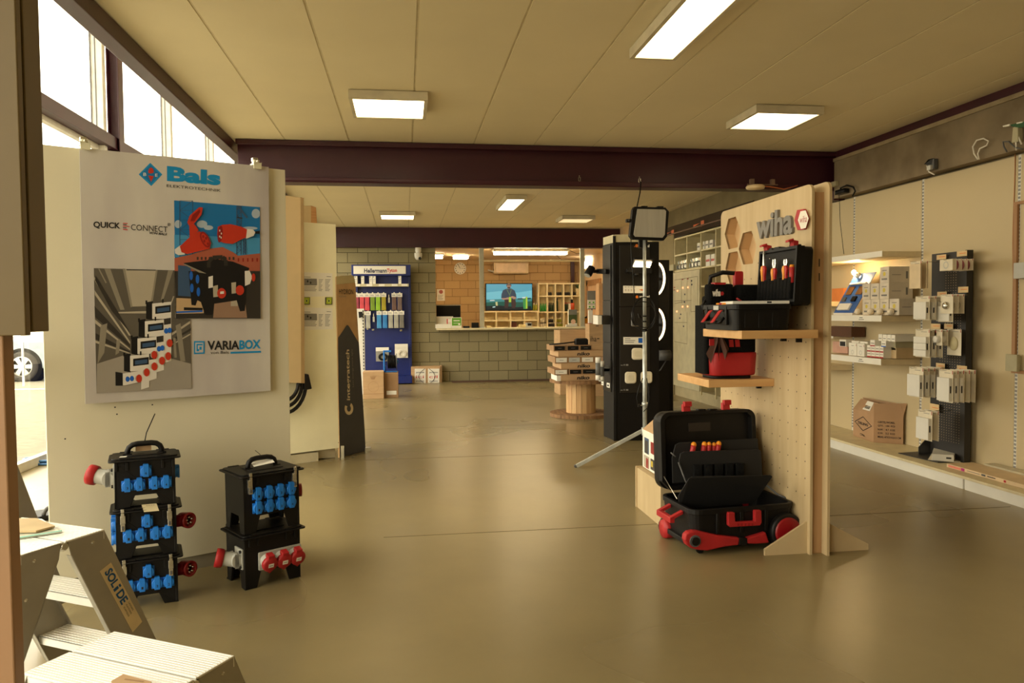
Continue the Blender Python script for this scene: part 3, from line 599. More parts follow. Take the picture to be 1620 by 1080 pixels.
# ================================================================ POWER DISTRIBUTION BOXES
def power_box(label, loc, rz, Wd, D, H, name='power_distribution_box', group=None, handle=True, latches=True, zl=.085):
    T = thing(name, label, 'power distribution box', loc, rz, group)
    w, d = Wd/2, D/2; b = MB(T); t = .012
    def arch(ax):
        if ax == 'x':
            pts = [(-w, 0), (-w+.062, 0), (-w+.085, zl), (w-.085, zl), (w-.062, 0), (w, 0), (w, H), (-w, H)]
            for y, s in ((-d, 1), (d, -1)): b.prism([(x, y, z) for x, z in pts], (0, t*s, 0))
        else:
            pts = [(-d, 0), (-d+.052, 0), (-d+.07, zl), (d-.07, zl), (d-.052, 0), (d, 0), (d, H), (-d, H)]
            for x, s in ((-w, 1), (w, -1)): b.prism([(x, y, z) for y, z in pts], (t*s, 0, 0))
    arch('x'); arch('y'); b.box((-w+t, -d+t, zl), (w-t, d-t, H-.002))
    for sx in (-.10, .10):  # hinge housings under the lid
        b.box((sx-.03, -d-.006, H-.045), (sx-.016, -d+.002, H-.004)).box((sx+.016, -d-.006, H-.045), (sx+.03, -d+.002, H-.004)).box((sx-.016, -d-.003, H-.02), (sx+.016, -d+.002, H-.004))
    b.build('body', T, m=BLACK, bevel=.004)
    o = .026; b = MB(T); b.rbox((-w-o, -d-o, H), (w+o, d+o, H+.008), .018).rbox((-w-.012, -d-.012, H+.008), (w+.012, d+.012, H+.016), .02).rbox((-w*.62, -d*.62, H+.016), (w*.62, d*.62, H+.021), .02)
    for sx in (-1, 1):
        for sy in (-1, 1): b.box((sx*(w-.05)-.03, sy*(d+.008)-.008, H+.008), (sx*(w-.05)+.03, sy*(d+.008)+.008, H+.019))
    b.build('lid', T, m=BLACK, bevel=.0025)
    if handle:
        p = [(-.075, 0, H+.01), (-.075, 0, H+.035), (-.068, 0, H+.052), (-.052, 0, H+.064), (-.03, 0, H+.068), (.03, 0, H+.068), (.052, 0, H+.064), (.068, 0, H+.052), (.075, 0, H+.035), (.075, 0, H+.01)]
        MB(T).tube(p, .013, seg=10).box((-.095, -.02, H+.014), (-.055, .02, H+.024)).box((.055, -.02, H+.014), (.095, .02, H+.024)).build('handle', T, m=BLACK)
    if latches:
        for sx in (-1, 1):
            x = sx*(w-.03); m = MB(T)
            m.box((x-.011, -d-.016, H-.052), (x+.011, -d-.001, H-.012)).box((x-.007, -d-.026, H-.02), (x+.007, -d-.016, H+.022)).box((x-.009, -d-.022, H-.085), (x+.009, -d-.001, H-.05)).box((x-.005, -d-.026, H-.078), (x+.005, -d-.022, H-.06), GREYD)
            m.build('latch', T, m=CHROME, bevel=.001)
    return T, w, d
def schuko(T, x, z, d, digit='', R=.024, face='front', w=0):
    """blue socket with hinged cap"""
    b = MB(T)
    if face == 'front': P = lambda a, c, o: (x+a, -d-o, z+c); ax = (0, -1, 0)
    elif face == 'left': P = lambda a, c, o: (-w-o, x-a, z+c); ax = (-1, 0, 0)
    else: P = lambda a, c, o: (w+o, x+a, z+c); ax = (1, 0, 0)
    def bx(a0, a1, c0, c1, o0, o1): p, q = P(a0, c0, o0), P(a1, c1, o1); b.box(p, q)
    bx(-R, R, -R, R, 0, .004); b.lathe([(R*.98, 0), (R*.98, .016), (R*.9, .019), (0, .019)], P(0, 0, 0), ax, BLUE, 24)
    bx(-R*.5, R*.5, -R*1.05, R*1.32, .012, .0225); bx(-R*.42, R*.42, R*.9, R*1.38, .0, .02)
    s = b.build('socket', T, m=BLUE, bevel=.0015, label='blue socket with hinged cap')
    if digit and face == 'front':
        MB(T).text(digit, (x-.004, -d-.0232, z-.014), (x+.004, -d-.0232, z-.014), (x-.004, -d-.0232, z-.002), INK, .01).build('number', s)
    return s
def cee(T, x, z, d, R=.036):
    """red industrial socket, angled on a grey base plate"""
    b = MB(T); b.rbox((x-R*1.08, -d-.008, z-R*1.35), (x+R*1.08, -d, z+R*1.1), .006, axis='y')
    Mx = Matrix.Translation((x, -d-.004, z)) @ Matrix.Rotation(math.radians(18), 4, 'X')
    b.lathe([(R*.9, 0), (R*.95, .02), (R*.86, .038), (0, .038)], (0, 0, 0), (0, -1, 0), seg=24, M=Mx)
    s = b.build('industrial_socket', T, m=GREYP, bevel=.001)
    c = MB(T); c.lathe([(R*1.02, .034), (R*1.08, .042), (R*1.05, .056), (R*.8, .06), (0, .06)], (0, 0, 0), (0, -1, 0), RED, 24, M=Mx)
    c.box((-R*.42, -.058, R*.55), (R*.42, -.02, R*1.35), RED, M=Mx).prism([(-R*.55, -.04, -R*.85), (R*.55, -.04, -R*.85), (0, -.04, -R*1.3)], (0, -.016, 0), RED, M=Mx)
    c.build('cap', s, m=RED, label='red hinged cap')
    MB(T).box((-.013, -.0618, -.013), (.015, -.0603, .008), PAPER, M=Mx).box((-.008, -.0622, -.004), (.010, -.0618, -.001), INKG, M=Mx).build('rating_plate', s, m=PAPER)
    return s
def inlet(T, y, z, w, side=-1, R=.036, back=0):
    """angled grey housing with red plug ring on the side of the box"""
    b = MB(T); x = side*w
    b.box((x, y-.046, z-.048), (x+side*.008, y+.046, z+.055)).rbox((x+side*.006, y-.04, z-.036), (x+side*.055, y+.036, z+.036), .03, axis='y')
    Mx = Matrix.Translation((x+side*.03, y, z)) @ Matrix.Rotation(side*math.radians(-14), 4, 'Y') @ Matrix.Rotation(side*math.radians(24), 4, 'Z')
    b.lathe([(R, 0), (R, .06), (R*1.06, .065)], (0, 0, 0), (side, 0, 0), seg=24, M=Mx)
    s = b.build('inlet_housing', T, m=GREYP, bevel=.001)
    MB(T).lathe([(R*1.05, .05), (R*1.28, .056), (R*1.34, .075), (R*1.32, .09), (R*1.1, .09), (R*1.05, .06)], (0, 0, 0), (side, 0, 0), RED, 28, M=Mx).build('red_collar', s)
    m = MB(T)
    for dz in (-.036, .043): m.cyl((x+side*.006, y-.034, z+dz), (x+side*.016, y-.034, z+dz), .008, BLACK)
    m.build('screws', s)
    return s
def plug_ring(T, x, y, z, ax, R=.036):
    """dark red appliance inlet seen from the front, with five pins"""
    a = V(ax).normalized(); c = V((x, y, z)); b = MB(T)
    b.lathe([(R*.9, -.05), (R, -.02), (R*1.05, 0), (R*1.05, .012), (R*.82, .012), (R*.8, -.012), (0, -.012)], c, a, REDD, 24)
    s = b.build('plug_inlet', T, m=REDD)
    p = a.orthogonal().normalized(); q = a.cross(p); m = MB(T)
    m.lathe([(R*.62, -.01), (0, -.01)], c, a, BLACK, 20)
    for k in range(5): t = 2*PI*k/5+.3; o = c+(p*math.cos(t)+q*math.sin(t))*R*.42; m.cyl(o-a*.01, o+a*.012, .0035, CHROME, 8)
    m.build('pins', s)
# ---- right stack (front left lid corner approx (-.825,3.93))
rzr = math.atan2(.557, .83)
def stack_pt(x0, y0, rz, a, b): return (x0+a*math.cos(rz)-b*math.sin(rz), y0+a*math.sin(rz)+b*math.cos(rz))
WR, DR, HR = .30, .24, .262
cR = stack_pt(-.825, 3.934, rzr, WR/2+.026, DR/2+.026)
T1, w, d = power_box('lower black power box of the right-hand pair, with three red sockets', (cR[0], cR[1], 0), rzr, WR, DR, HR, handle=False, latches=False, group='stacked power boxes')
for x, z in ((-.03, .15), (.048, .155), (.118-.012, .16)): pass
for x in (-.040, .037, .112): cee(T1, x, .138, d, .038)
inlet(T1, -.055, .15, w, -1)
MB(T1).poly([(-w-.0, -d+.03, HR+.0215), (-w+.045, -d+.02, HR+.0215), (-w+.05, -d+.05, HR+.0215), (-w+.01, -d+.06, HR+.0215)], PAPER).build('paper_tag', T1)
T2, w, d = power_box('upper black power box of the right-hand pair, with eight blue sockets', (cR[0], cR[1], HR+.021), rzr, WR, DR, .292, group='stacked power boxes')
for i in range(4):
    for j, z in enumerate((.128, .198)): schuko(T2, -.079+i*.060, z, d, '1234'[i], .0268)
plug_ring(T2, w+.045, -.03, .16, (1, -.35, 0), .034); MB(T2).box((w, -.03, .13), (w+.02, .03, .20)).build('inlet_base', T2, m=BLACK)
MB(T2).prism([(-.055, -.03, .322), (.05, -.05, .334), (.06, .01, .345), (-.045, .03, .333)], (0, 0, .001), PAPER).tube([(0, 0, .362), (-.01, .0, .38), (-.03, .01, .40)], .0015, BLACK, 6).build('label_tag', T2)
# ---- left stack of three
a_, b_ = atz(180, 730, .73), atz(284, 721, .73)
rzl_ = math.atan2(b_.y-a_.y, b_.x-a_.x)*.75+.06
WL, DL, HL = .262, .165, .222
c0 = stack_pt(-1.115, 3.875, rzl_, -WL/2, DL/2)
lab = ['bottom black power box of the left-hand stack of three', 'middle black power box of the left-hand stack of three', 'top black power box of the left-hand stack, with the carrying handle up']
rows = ['61122', '61122', '63344']
for k in range(3):
    T, w, d = power_box(lab[k], (c0[0], c0[1], k*(HL+.021)), rzl_, WL, DL, HL, handle=(k == 2), latches=(k < 2), group='stacked power boxes', zl=.055)
    for (x, z), g in zip(((0.003, .170), (-.078, .106), (-.026, .106), (.0385, .106), (.0895, .106)), rows[k]): schuko(T, x, z, d, g, .0252)
    if k < 2: plug_ring(T, w+.055, -.02, .135, (.75, -1, 0), .037); MB(T).cyl((w, -.01, .135), (w+.05, -.01, .135), .03).build('inlet_base', T, m=REDD)
    if k == 2:
        inlet(T, -.0, .135, w, -1); schuko(T, 0, .135, d, '', .026, 'right', w)
        MB(T).tube([(0, 0, .29), (.01, 0, .34), (.05, .01, .43)], .0025, BLACK, 6).build('cable_tie', T)
        MB(T).prism([(-.04, .02, .25), (.03, .02, .25), (.03, .02, .28), (-.04, .02, .275)], (0, .001, 0), CARD).build('label_tag', T); MB(T).prism([(-.11, -.06, .2395), (-.08, -.065, .2395), (-.075, -.04, .2395), (-.105, -.035, .2395)], (0, 0, .001), PAPER).build('paper_tag', T)
    if k == 1:
        for y in (-.035, .03): schuko(T, y, .155, d, '', .026, 'left', w); schuko(T, y, .09, d, '', .026, 'left', w)
        g = MB(T).prism([(-.02, -d+.01, .248), (.045, -d+.005, .248), (.055, -d-.04, .222), (-.01, -d-.035, .222)], (0, 0, .001), mat('kraft_paper_tag', (214, 200, 158), .8))
        for q in range(4): g.box((-.0+q*.01, -d-.01, .2455-.0), (.006+q*.01, -d-.006, .2457))
        g.build('label_tag', T, m=INK)
# ---- behind the board and ladder: more boxes, cables
q_ = atz(76, 822, 0); T = thing('carrying_case', 'flat black case with an arched grey handle on the floor behind the tall ladder', 'case', (q_.x, q_.y, 0), .55)
MB(T).rbox((-.06, -.02, 0), (.25, .2, .035), .015).build('case_body', T, m=BLACK, bevel=.004)
MB(T).tube(arc((.03, -.0, .035), .055, 180, 0, 10), .014).build('arched_handle', T, m=GREYD)
# rail of a further, higher ladder at the far left
PQ = Plane((-2.05, 3.0), (-1.72, 3.57))
T = thing('step_ladder', 'side rail of a higher aluminium ladder sticking up behind the tall one', 'ladder', tuple(PQ.px(20, 900).xy)+(0,))
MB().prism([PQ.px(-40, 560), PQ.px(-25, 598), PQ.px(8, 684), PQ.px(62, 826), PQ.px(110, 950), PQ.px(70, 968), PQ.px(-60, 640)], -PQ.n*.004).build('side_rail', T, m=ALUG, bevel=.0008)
MB().prism([PQ.px(-25, 598), PQ.px(110, 950), PQ.px(110, 950)-PQ.n*.03, PQ.px(-25, 598)-PQ.n*.03], -PQ.u*.003).build('rail_flange', T, m=ALU)
MB().prism([PQ.px(-40, 562), PQ.px(-25, 598), PQ.px(-25, 598)-PQ.n*.4, PQ.px(-40, 562)-PQ.n*.4], (0, 0, .02)).build('tread', T, m=ALUR)
b = MB(); c = atz(75, 728, .02)
for k in range(4): b.tube([(c.x+(.16+.02*k)*math.cos(t*PI/12), c.y+(.10+.02*k)*math.sin(t*PI/12), .012+.014*(k % 3)) for t in range(25)], .011, seg=8)
b.build('cable_coil', m=mat('light_blue_cable', (70, 120, 176), .5), label='coil of light blue cable on the floor below the window', category='cable')
b = MB(); p = atz(120, 900, 0)
b.box((p.x-.10, p.y+.1, 0), (p.x+.12, p.y+.35, .26), BLACK).box((p.x-.02, p.y+.09, .03), (p.x+.05, p.y+.1, .09), BLUED).box((p.x-.1, p.y+.08, .262), (p.x+.12, p.y+.35, .275), GREYM).lathe([(.045, 0), (.045, .02), (.03, .03), (0, .03)], (p.x-.03, p.y+.1, .33), (0, -1, 0), BLACK, 20).cyl((p.x-.03, p.y+.13, .27), (p.x-.03, p.y+.13, .33), .02, BLACK)
b.build('equipment_case', label='dark equipment case with grey top seen between the ladder and the board', category='case')
# ================================================================ DISPLAY BEHIND THE BOARD
CAB = Plane((-1.38, 7.08), (-.64, 7.5))
cu = CAB.u
IV2 = mat('cream_cabinet', (236, 230, 196), .5, var=.015)
T = thing('display_cabinet', 'tall cream cabinet with information sheets beside the dark pointed sign', 'cabinet', (-1.0, 7.4, 0))
LC = (V((-.64, 7.5, 0))-V((-1.38, 7.08, 0))).length
MB().prism([CAB.pt(-.6, .10), CAB.pt(LC, .10), CAB.pt(LC, 2.25), CAB.pt(-.6, 2.25)], -CAB.n*.5).build('carcass', T, m=IV2, bevel=.003)
MB().prism([CAB.pt(-.6, .0, -.0), CAB.pt(LC-.22, .0, -.0), CAB.pt(LC-.22, .085, -.0), CAB.pt(-.6, .085, -.0)], -CAB.n*.45).prism([CAB.pt(-.6, .085, -.06), CAB.pt(LC-.02, .0, -.06), CAB.pt(LC-.02, .10, -.06), CAB.pt(-.6, .10, -.06)], -CAB.n*.35).build('plinth', T, m=mat('cream_plinth', (190, 180, 150), .6))
b = MB()
for y in (441, 408+28, 520-25, 632, 700): p = CAB.px(533 if y < 600 else 535.5, y); b.lathe([(0, .003), (.005, 0)], p, CAB.n, CHROME, 8)
b.build('screws', T, m=CHROME)
F = Flat(CAB, 460, 390, .1574, step=.001, l0=.001)
for n_, (y0, y1, lb) in enumerate(((268, 495, 'upper white printed information sheet on the cream cabinet'), (620, 828, 'lower white printed information sheet on the cream cabinet'))):
    F = Flat(CAB, 460, 390, .1574, step=.001, l0=.001)
    c = [(60, y0-14), (418, y0), (424, y1), (60, y1+14)]
    b = MB().prism([F.P(*p) for p in c], -CAB.n*.001); b.cur = PAPER
    F.l = .0015; g = F.l
    def q(*a):
        F.l = g; F.poly(*a)
    q([(90, y0+50), (262, y0+54), (265, y0+118), (90, y0+118)], GREYM); g += .0008
    for r in range(9):
        for (a, e) in ((90, 265), (280, 325), (345, 400)):
            if a == 90 and r < 4: continue
            yy = y0+60+r*14; w_ = e-(7*r % 22); q([(a, yy), (w_, yy+1), (w_, yy+6), (a, yy+5)], INKG)
    q([(90, y0+34), (200, y0+36), (200, y0+40), (90, y0+38)], INK); q([(360, y0+30), (405, y0+32), (405, y0+36), (360, y0+34)], INK)
    for (ax_, ay_) in ((200, y0+95), (170, y0+80)): F.l = g; F.ell(ax_, ay_, 8, 12, INK)
    nn = len(b.v); b.v += F.b.v; b.f += [[i+nn for i in f] for f in F.b.f]; b.m += F.b.m; b.sm += F.b.sm
    b.build('information_sheet', m=PAPER, label=lb, category='poster', flat=False)
for (x, w_) in ((160, 'left'), (384, 'right')):
    F = Flat(CAB, 460, 390, .1574, step=.0008, l0=.012)
    b = MB().prism([F.P(x-34, 508), F.P(x+34, 508), F.P(x+34, 582), F.P(x-34, 582)], -CAB.n*.011, mat('dark_frame', (70, 60, 50), .5)); F.l += .0008
    F.poly([(x-24, 512), (x+28, 512), (x+24, 576), (x-28, 574)], mat('lime', (168, 186, 40), .45)).ell(x, 545, 16, 20, mat('lime_light', (206, 214, 90), .4)).poly([(x-7, 534), (x+7, 534), (x+7, 556), (x-7, 556)], GREEND)
    nn = len(b.v); b.v += F.b.v; b.f += [[i+nn for i in f] for f in F.b.f]; b.m += F.b.m; b.sm += F.b.sm
    b.build('display_device', label=f'small lime green square device on the cream cabinet, the {w_} one', category='device', group='lime green devices')
b = MB(); pc = Plane((-1.38, 7.08), (-.64, 7.5), -.15)
b.prism([pc.px(478, 353, 0), pc.px(492, 354), pc.px(492, 325), pc.px(478, 326)], -pc.n*.3, PLY).prism([pc.px(492, 354), pc.px(501.5, 354), pc.px(500, 328), pc.px(492, 325)], -pc.n*.3, PLYE)
b.build('plywood_box', label='small plywood box on top of the cream cabinet', category='box')
# tan wall charger column with hanging cable
PC = Plane((-1.38, 6.9), (-.64, 7.32))
T = thing('charging_station', 'tan upright charging column with a coiled black cable, behind the poster board', 'charger', tuple(PC.px(468, 612)))
TAN = mat('tan_panel', (196, 172, 130), .5, var=.02)
MB().prism([PC.px(430, 605), PC.px(481, 606), PC.px(480, 313), PC.px(430, 306)], -PC.n*.12).build('housing', T, m=TAN, bevel=.002)
MB().prism([PC.px(476.5, 606, .002), PC.px(482, 606, .002), PC.px(480.5, 313, .002), PC.px(475.5, 312, .002)], -PC.n*.122).build('side_strip', T, m=mat('tan_strip', (160, 132, 88), .5))
b = MB()
for k, (r, dy) in enumerate(((34, 0), (28, 2), (22, 0))):
    b.tube([PC.px(450+r*math.cos(t), 605+(r+14-4*k)*math.sin(t)*1.0, -.04+.02*k) for t in [PI*j/16*.98+.02 for j in range(17)]], .017, seg=8)
b.build('cable', T, m=BLACK)
q = PC.px(487, 604, -.03)
MB().prism([PC.px(481, 606, -.0), PC.px(484, 591, -.0), PC.px(489, 592, -.0), PC.px(494, 615, -.0), PC.px(482, 617, -.0)], -PC.n*.08).build('plug', T, m=BLACK, bevel=.008)
# pointed dark sign
IG = Plane((-.628, 7.512), (-.416, 7.849)); IG.o += IG.n*.0
T = thing('standing_sign', 'tall narrow tan and dark blue sign with white sideways lettering', 'sign', (-.52, 7.68, 0))
X0 = lambda y: 536+(y-450)*(540-536)/274.0
def XR_(y): return 562+ (y-436)*(578-562)/277.0 if y > 540 else 562+(y-436)*(9.0/104)
L_ = [(537.5, 724), (578.5, 713), (577, 680), (574.5, 640), (572, 600), (569, 560), (567, 530), (564.5, 490), (562.5, 450), (561, 441), (557, 436), (540, 436), (532, 438)]
SGT = mat('sign_tan', (190, 152, 104), .55); SGG = mat('sign_beige', (186, 172, 130), .55); SGD = mat('sign_dark', (62, 62, 66), .5)
MB().prism([IG.px(*p) for p in L_], -IG.n*.02).build('board', T, m=SGT)
F = Flat(IG, 0, 0, 1, step=.002, l0=.002)
F.poly([(532, 437), (557, 435), (561, 440.5), (562, 447), (532, 438+12)], SGG)
F.poly([(537.5, 724), (535, 534), (548, 515), (550, 514), (552, 515.5), (567.5, 542), (569, 560), (572, 600), (574.5, 640), (577, 680), (578.5, 713)], SGD)
F.text('HYDRON', 536.5, 465, 559, 465.5, 536.5, 457, INK).text('PORTALED', 536.5, 470, 548, 470, 536.5, 467.5, INKG)
F.text('integratech', 555.5, 633, 554, 553, 548.5, 633, mat('sign_letter', (214, 196, 160), .5), .02).text('Less energy more light', 560.5, 612, 558.5, 552, 557.5, 612, mat('sign_small', (130, 122, 110), .5))
ring = [(552+6.5*math.cos(t)*1.05, 646+10*math.sin(t)) for t in [math.radians(a) for a in range(-60, 225, 15)]]; rin = [(552+3*math.cos(t)*1.05, 646+5*math.sin(t)) for t in [math.radians(a) for a in range(224, -62, -15)]]
F.poly(ring+rin, mat('sign_letter', (214, 196, 160), .5))
F.b.build('print', T)
MB().box((-.63, 7.5, 0), (-.60, 7.53, .12)).build('foot', T, m=CHROME); MB().box((-.42, 7.84, 0), (-.36, 7.92, .03)).build('foot', T, m=CHROME)
# white perforated rack behind the sign
T = thing('perforated_rack', 'white perforated rack upright between the dark sign and the blue cable stand', 'rack', tuple(aty(573, 620, 13.2).xy)+(0,))
b = MB(); p0 = aty(569, 490, 13.3); p1 = aty(576, 490, 13.3); z1 = p0.z
b.box((p0.x-.1, 13.3, .0), (p1.x, 13.36, z1+.02))
b.build('upright', T, m=PAINTW)
g = MB(); z = .1
while z < z1-.02: g.box((p1.x-.028, 13.292, z), (p1.x-.012, 13.301, z+.03)); z += .055
g.build('slots', T, m=INK)
MB().prism([aty(567, 493, 13.2), aty(573, 493, 13.2), aty(574, 501, 13.2), aty(568, 503, 13.2)], (0, .06, 0)).build('black_item', T, m=BLACK)
# ================================================================ BLUE CABLE STAND (against the back wall)
YS = 15.32
def sx(x, y=500, Y=YS): return aty(x, y, Y).x
def sz(y, x=600, Y=YS): return aty(x, y, Y).z
T = thing('display_stand', 'tall dark blue cable accessory stand with a white lettered header', 'display stand', (-.42, YS, 0))
x0, x1 = sx(563), sx(650.5)
MB().box((x0, YS, 0.02), (x1, YS+.05, sz(421))).box((x0, YS-.10, 0.0), (x0+.05, YS, sz(421))).build('back_panel', T, m=BLUED, bevel=.004)
b = MB().box((x1-.045, YS-.03, .02), (x1, YS, sz(421))); b.build('upright', T, m=BLUED, bevel=.003)
b = MB(); z = .15
while z < 2.2: b.box((x1-.026, YS-.0315, z), (x1-.016, YS-.029, z+.02)).box((x0+.02, YS-.1015, z), (x0+.03, YS-.099, z+.02)); z += .05
b.build('slots', T, m=INK)
MB().box((sx(558), YS-.20, sz(437)), (x1+.0, YS-.0, sz(419.5))).build('header', T, m=BLUED, bevel=.01)
b = MB().box((sx(561.5), YS-.215, sz(434)), (sx(643), YS-.2, sz(421.5))); hd = b.build('header_sign', T, m=PAPER, bevel=.006)
PS = Plane((-1, YS-.216), (1, YS-.216))
MB().text('Hellermann', PS.px(576, 431.5), PS.px(612, 431.3), PS.px(576, 424.5), mat('navy_ink', (20, 30, 70), .5), .03).text('Tyton', PS.px(612, 432.3), PS.px(628, 432), PS.px(612, 424.7), INKR, .03).build('lettering', hd, label='navy and red HellermannTyton lettering')
MB().box((x0, YS-.38, sz(453.5)), (sx(647), YS, sz(450.5))).box((x0, YS-.385, sz(454)), (sx(647), YS-.38, sz(450))).build('shelf', T, m=mat('shelf_beige', (196, 186, 150), .5))
b = MB()
for xa in (563, 582, 601, 621, 636): b.box((sx(xa), YS-.388, sz(453.6)), (sx(xa+9), YS-.385, sz(450.3)))
b.build('price_labels', T, m=PAPER)
MB().box((x0, YS-.28, .02), (x1, YS, .16)).build('base', T, m=BLUED, bevel=.006)
# small boxes on the shelf
bx = thing('accessory_box', 'narrow white box on the shelf of the blue stand, leftmost', 'box', (0, 0, 0), 0, 'white boxes on the blue stand shelf')
zt = sz(450.2)
MB(bx).box((-.028, -.06, 0), (.028, .06, .155)).build('carton', bx, m=PAPER, bevel=.002)
MB(bx).box((-.02, -.0612, .09), (.02, -.060, .096)).box((-.02, -.0612, .06), (.012, -.060, .065)).box((-.024, -.0612, .13), (.0, -.060, .145)).build('print', bx, m=INKG)
for i, xa in enumerate((565.5, 576, 588.5, 593.8, 633.5)):
    lb = ('narrow white box on the shelf of the blue stand, '+('leftmost', 'second from the left', 'left one of the touching pair', 'right one of the touching pair', 'standing alone at the right end')[i])
    if i == 0: bx.location = (sx(xa), YS-.27, zt); bx['label'] = lb; WM[bx.name] = frame(bx.location)
    else: dup(bx, (sx(xa), YS-.27, zt), 0, lb)
# hanging packs with coloured sleeves
def pack(col, name, w=.100, h=.335):
    t = thing('sleeve_pack', 'x', 'hanging pack', (0, 0, 0), 0, 'hanging packs on the blue stand')
    b = MB(t).box((-w/2, -.004, -h*.22), (w/2, 0, 0)); b.cyl((0, .06, .012), (0, -.012, .012), .003, CHROME, 6); b.box((-.012, -.005, 0), (.012, -.001, .02), PAPER); b.build('header_card', t, m=PAPER)
    b = MB(t)
    pts = [(-w*.47, -h), (w*.47, -h), (w*.42, -h*.6), (w*.44, -h*.22), (-w*.44, -h*.22), (-w*.42, -h*.6)]
    b.prism([(x, -.03, z) for x, z in pts], (0, .028, 0)); b.build('sleeves', t, m=mat('sleeve_'+name, col, .35, col2=tuple(int(c*.72) for c in col), scale=6, stretch=(12, 1, 1)), bevel=.006)
    b = MB(t); b.box((-w*.4, -.0052, -h*.12), (w*.2, -.0045, -h*.09)).box((-w*.4, -.0052, -h*.17), (w*.3, -.0045, -h*.15)); b.build('print', t, m=INKG)
    return t
CP = {'crimson': (176, 60, 84), 'red': (226, 70, 84), 'olive': (128, 160, 30), 'lime': (156, 205, 40), 'mustard': (176, 160, 30), 'brown': (116, 86, 76), 'greybrown': (122, 100, 92), 'sky': (70, 160, 226), 'blue': (50, 140, 216), 'silver': (186, 184, 172), 'pale': (196, 192, 170), 'grey': (134, 130, 120)}
protos = {}
def put_pack(c, x, y, label):
    loc = (sx(x), YS-.14, sz(y))
    if c not in protos:
        t = pack(CP[c], c); protos[c] = t; t.location = loc; WM[t.name] = frame(loc); t['label'] = label
    else: dup(protos[c], loc, 0, label)
for i, (c, x) in enumerate((('crimson', 565.5), ('red', 573.8), ('red', 582), ('olive', 590.5), ('lime', 599), ('mustard', 607.8), ('brown', 624.2), ('greybrown', 632.8))):
    nm = {'crimson': 'crimson', 'red': 'red', 'olive': 'olive green', 'lime': 'bright lime', 'mustard': 'mustard yellow', 'brown': 'brown', 'greybrown': 'grey-brown'}[c]
    extra = {1: ', beside the crimson one', 2: ', beside the olive green one'}.get(i, '')
    put_pack(c, x, 464, f'pack of {nm} sleeves, upper row of the blue stand{extra}')
for i, (c, x) in enumerate((('pale', 574.5), ('silver', 583), ('sky', 600.3), ('blue', 609.4), ('silver', 618.3), ('silver', 627), ('grey', 635.5))):
    nm = {'pale': 'cream', 'silver': 'silver', 'sky': 'sky blue', 'blue': 'mid blue', 'grey': 'dark grey'}[c]
    extra = {1: ', left of the empty hook', 4: ', right of the mid blue one', 5: ', left of the dark grey one'}.get(i, '')
    put_pack(c, x, 492, f'pack of {nm} sleeves, lower row of the blue stand{extra}')
for i, (x, y) in enumerate(((615.8, 466), (591.3, 496))):
    t = thing('sample_card', ('small white tag on a hook in the upper row of the blue stand', 'small white tag on a hook in the lower row of the blue stand')[i], 'tag', (sx(x), YS-.08, sz(y)), 0, 'small tags on the blue stand')
    MB(t).box((-.018, -.003, -.16), (.018, 0, -.06)).build('card', t, m=PAPER); MB(t).box((-.008, -.002, -.06), (.008, 0, 0)).cyl((0, .03, .0), (0, -.03, .0), .003).build('hook', t, m=CHROME)
t = thing('hook', 'bare metal hook low on the blue stand', 'hook', (sx(590), YS-.05, sz(520)), 0, 'bare hooks on the blue stand')
MB(t).box((-.02, 0, -.03), (.02, .004, 0)).tube([(-.01, 0, -.01), (-.01, -.06, -.03), (.01, -.06, -.03), (.01, 0, -.01)], .003).build('wire', t, m=CHROME)
dup(t, (sx(581.5), YS-.05, sz(518.5)), 0, 'bare metal hook low on the blue stand, at the left'); dup(t, (sx(634), YS-.05, sz(521.5)), 0, 'bare metal hook low on the blue stand, at the right')
# bags with cables
for (xa, xb, ya, yb, lb, dark) in ((594, 614.5, 549, 571, 'clear bag with a dark coiled cable hanging on the blue stand', True), (624, 644.5, 544, 566, 'clear bag with a white coiled cable hanging on the blue stand', False)):
    t = thing('cable_bag', lb, 'hanging bag', (sx((xa+xb)/2), YS-.1, sz(yb)), 0, 'cable bags on the blue stand')
    MB().box((sx(xa), YS-.1, sz(yb)), (sx(xb), YS-.095, sz(ya))).build('backing', t, m=mat('bag_grey', (150, 148, 138), .4) if dark else PAPER)
    MB().box((sx(xa), YS-.115, sz(ya+6)), (sx(xb), YS-.1, sz(ya))).build('header_card', t, m=PAPER)
    b = MB(); c = V((sx((xa+xb)/2+1), YS-.125, sz((ya+yb)/2+4)))
    for r in (.075, .062, .05): b.tube([(c.x+r*1.1*math.cos(k*PI/12), c.y+.01*(k % 2), c.z+r*.9*math.sin(k*PI/12)) for k in range(25)], .009, seg=6)
    b.build('coil', t, m=BLACK if dark else SKINM)
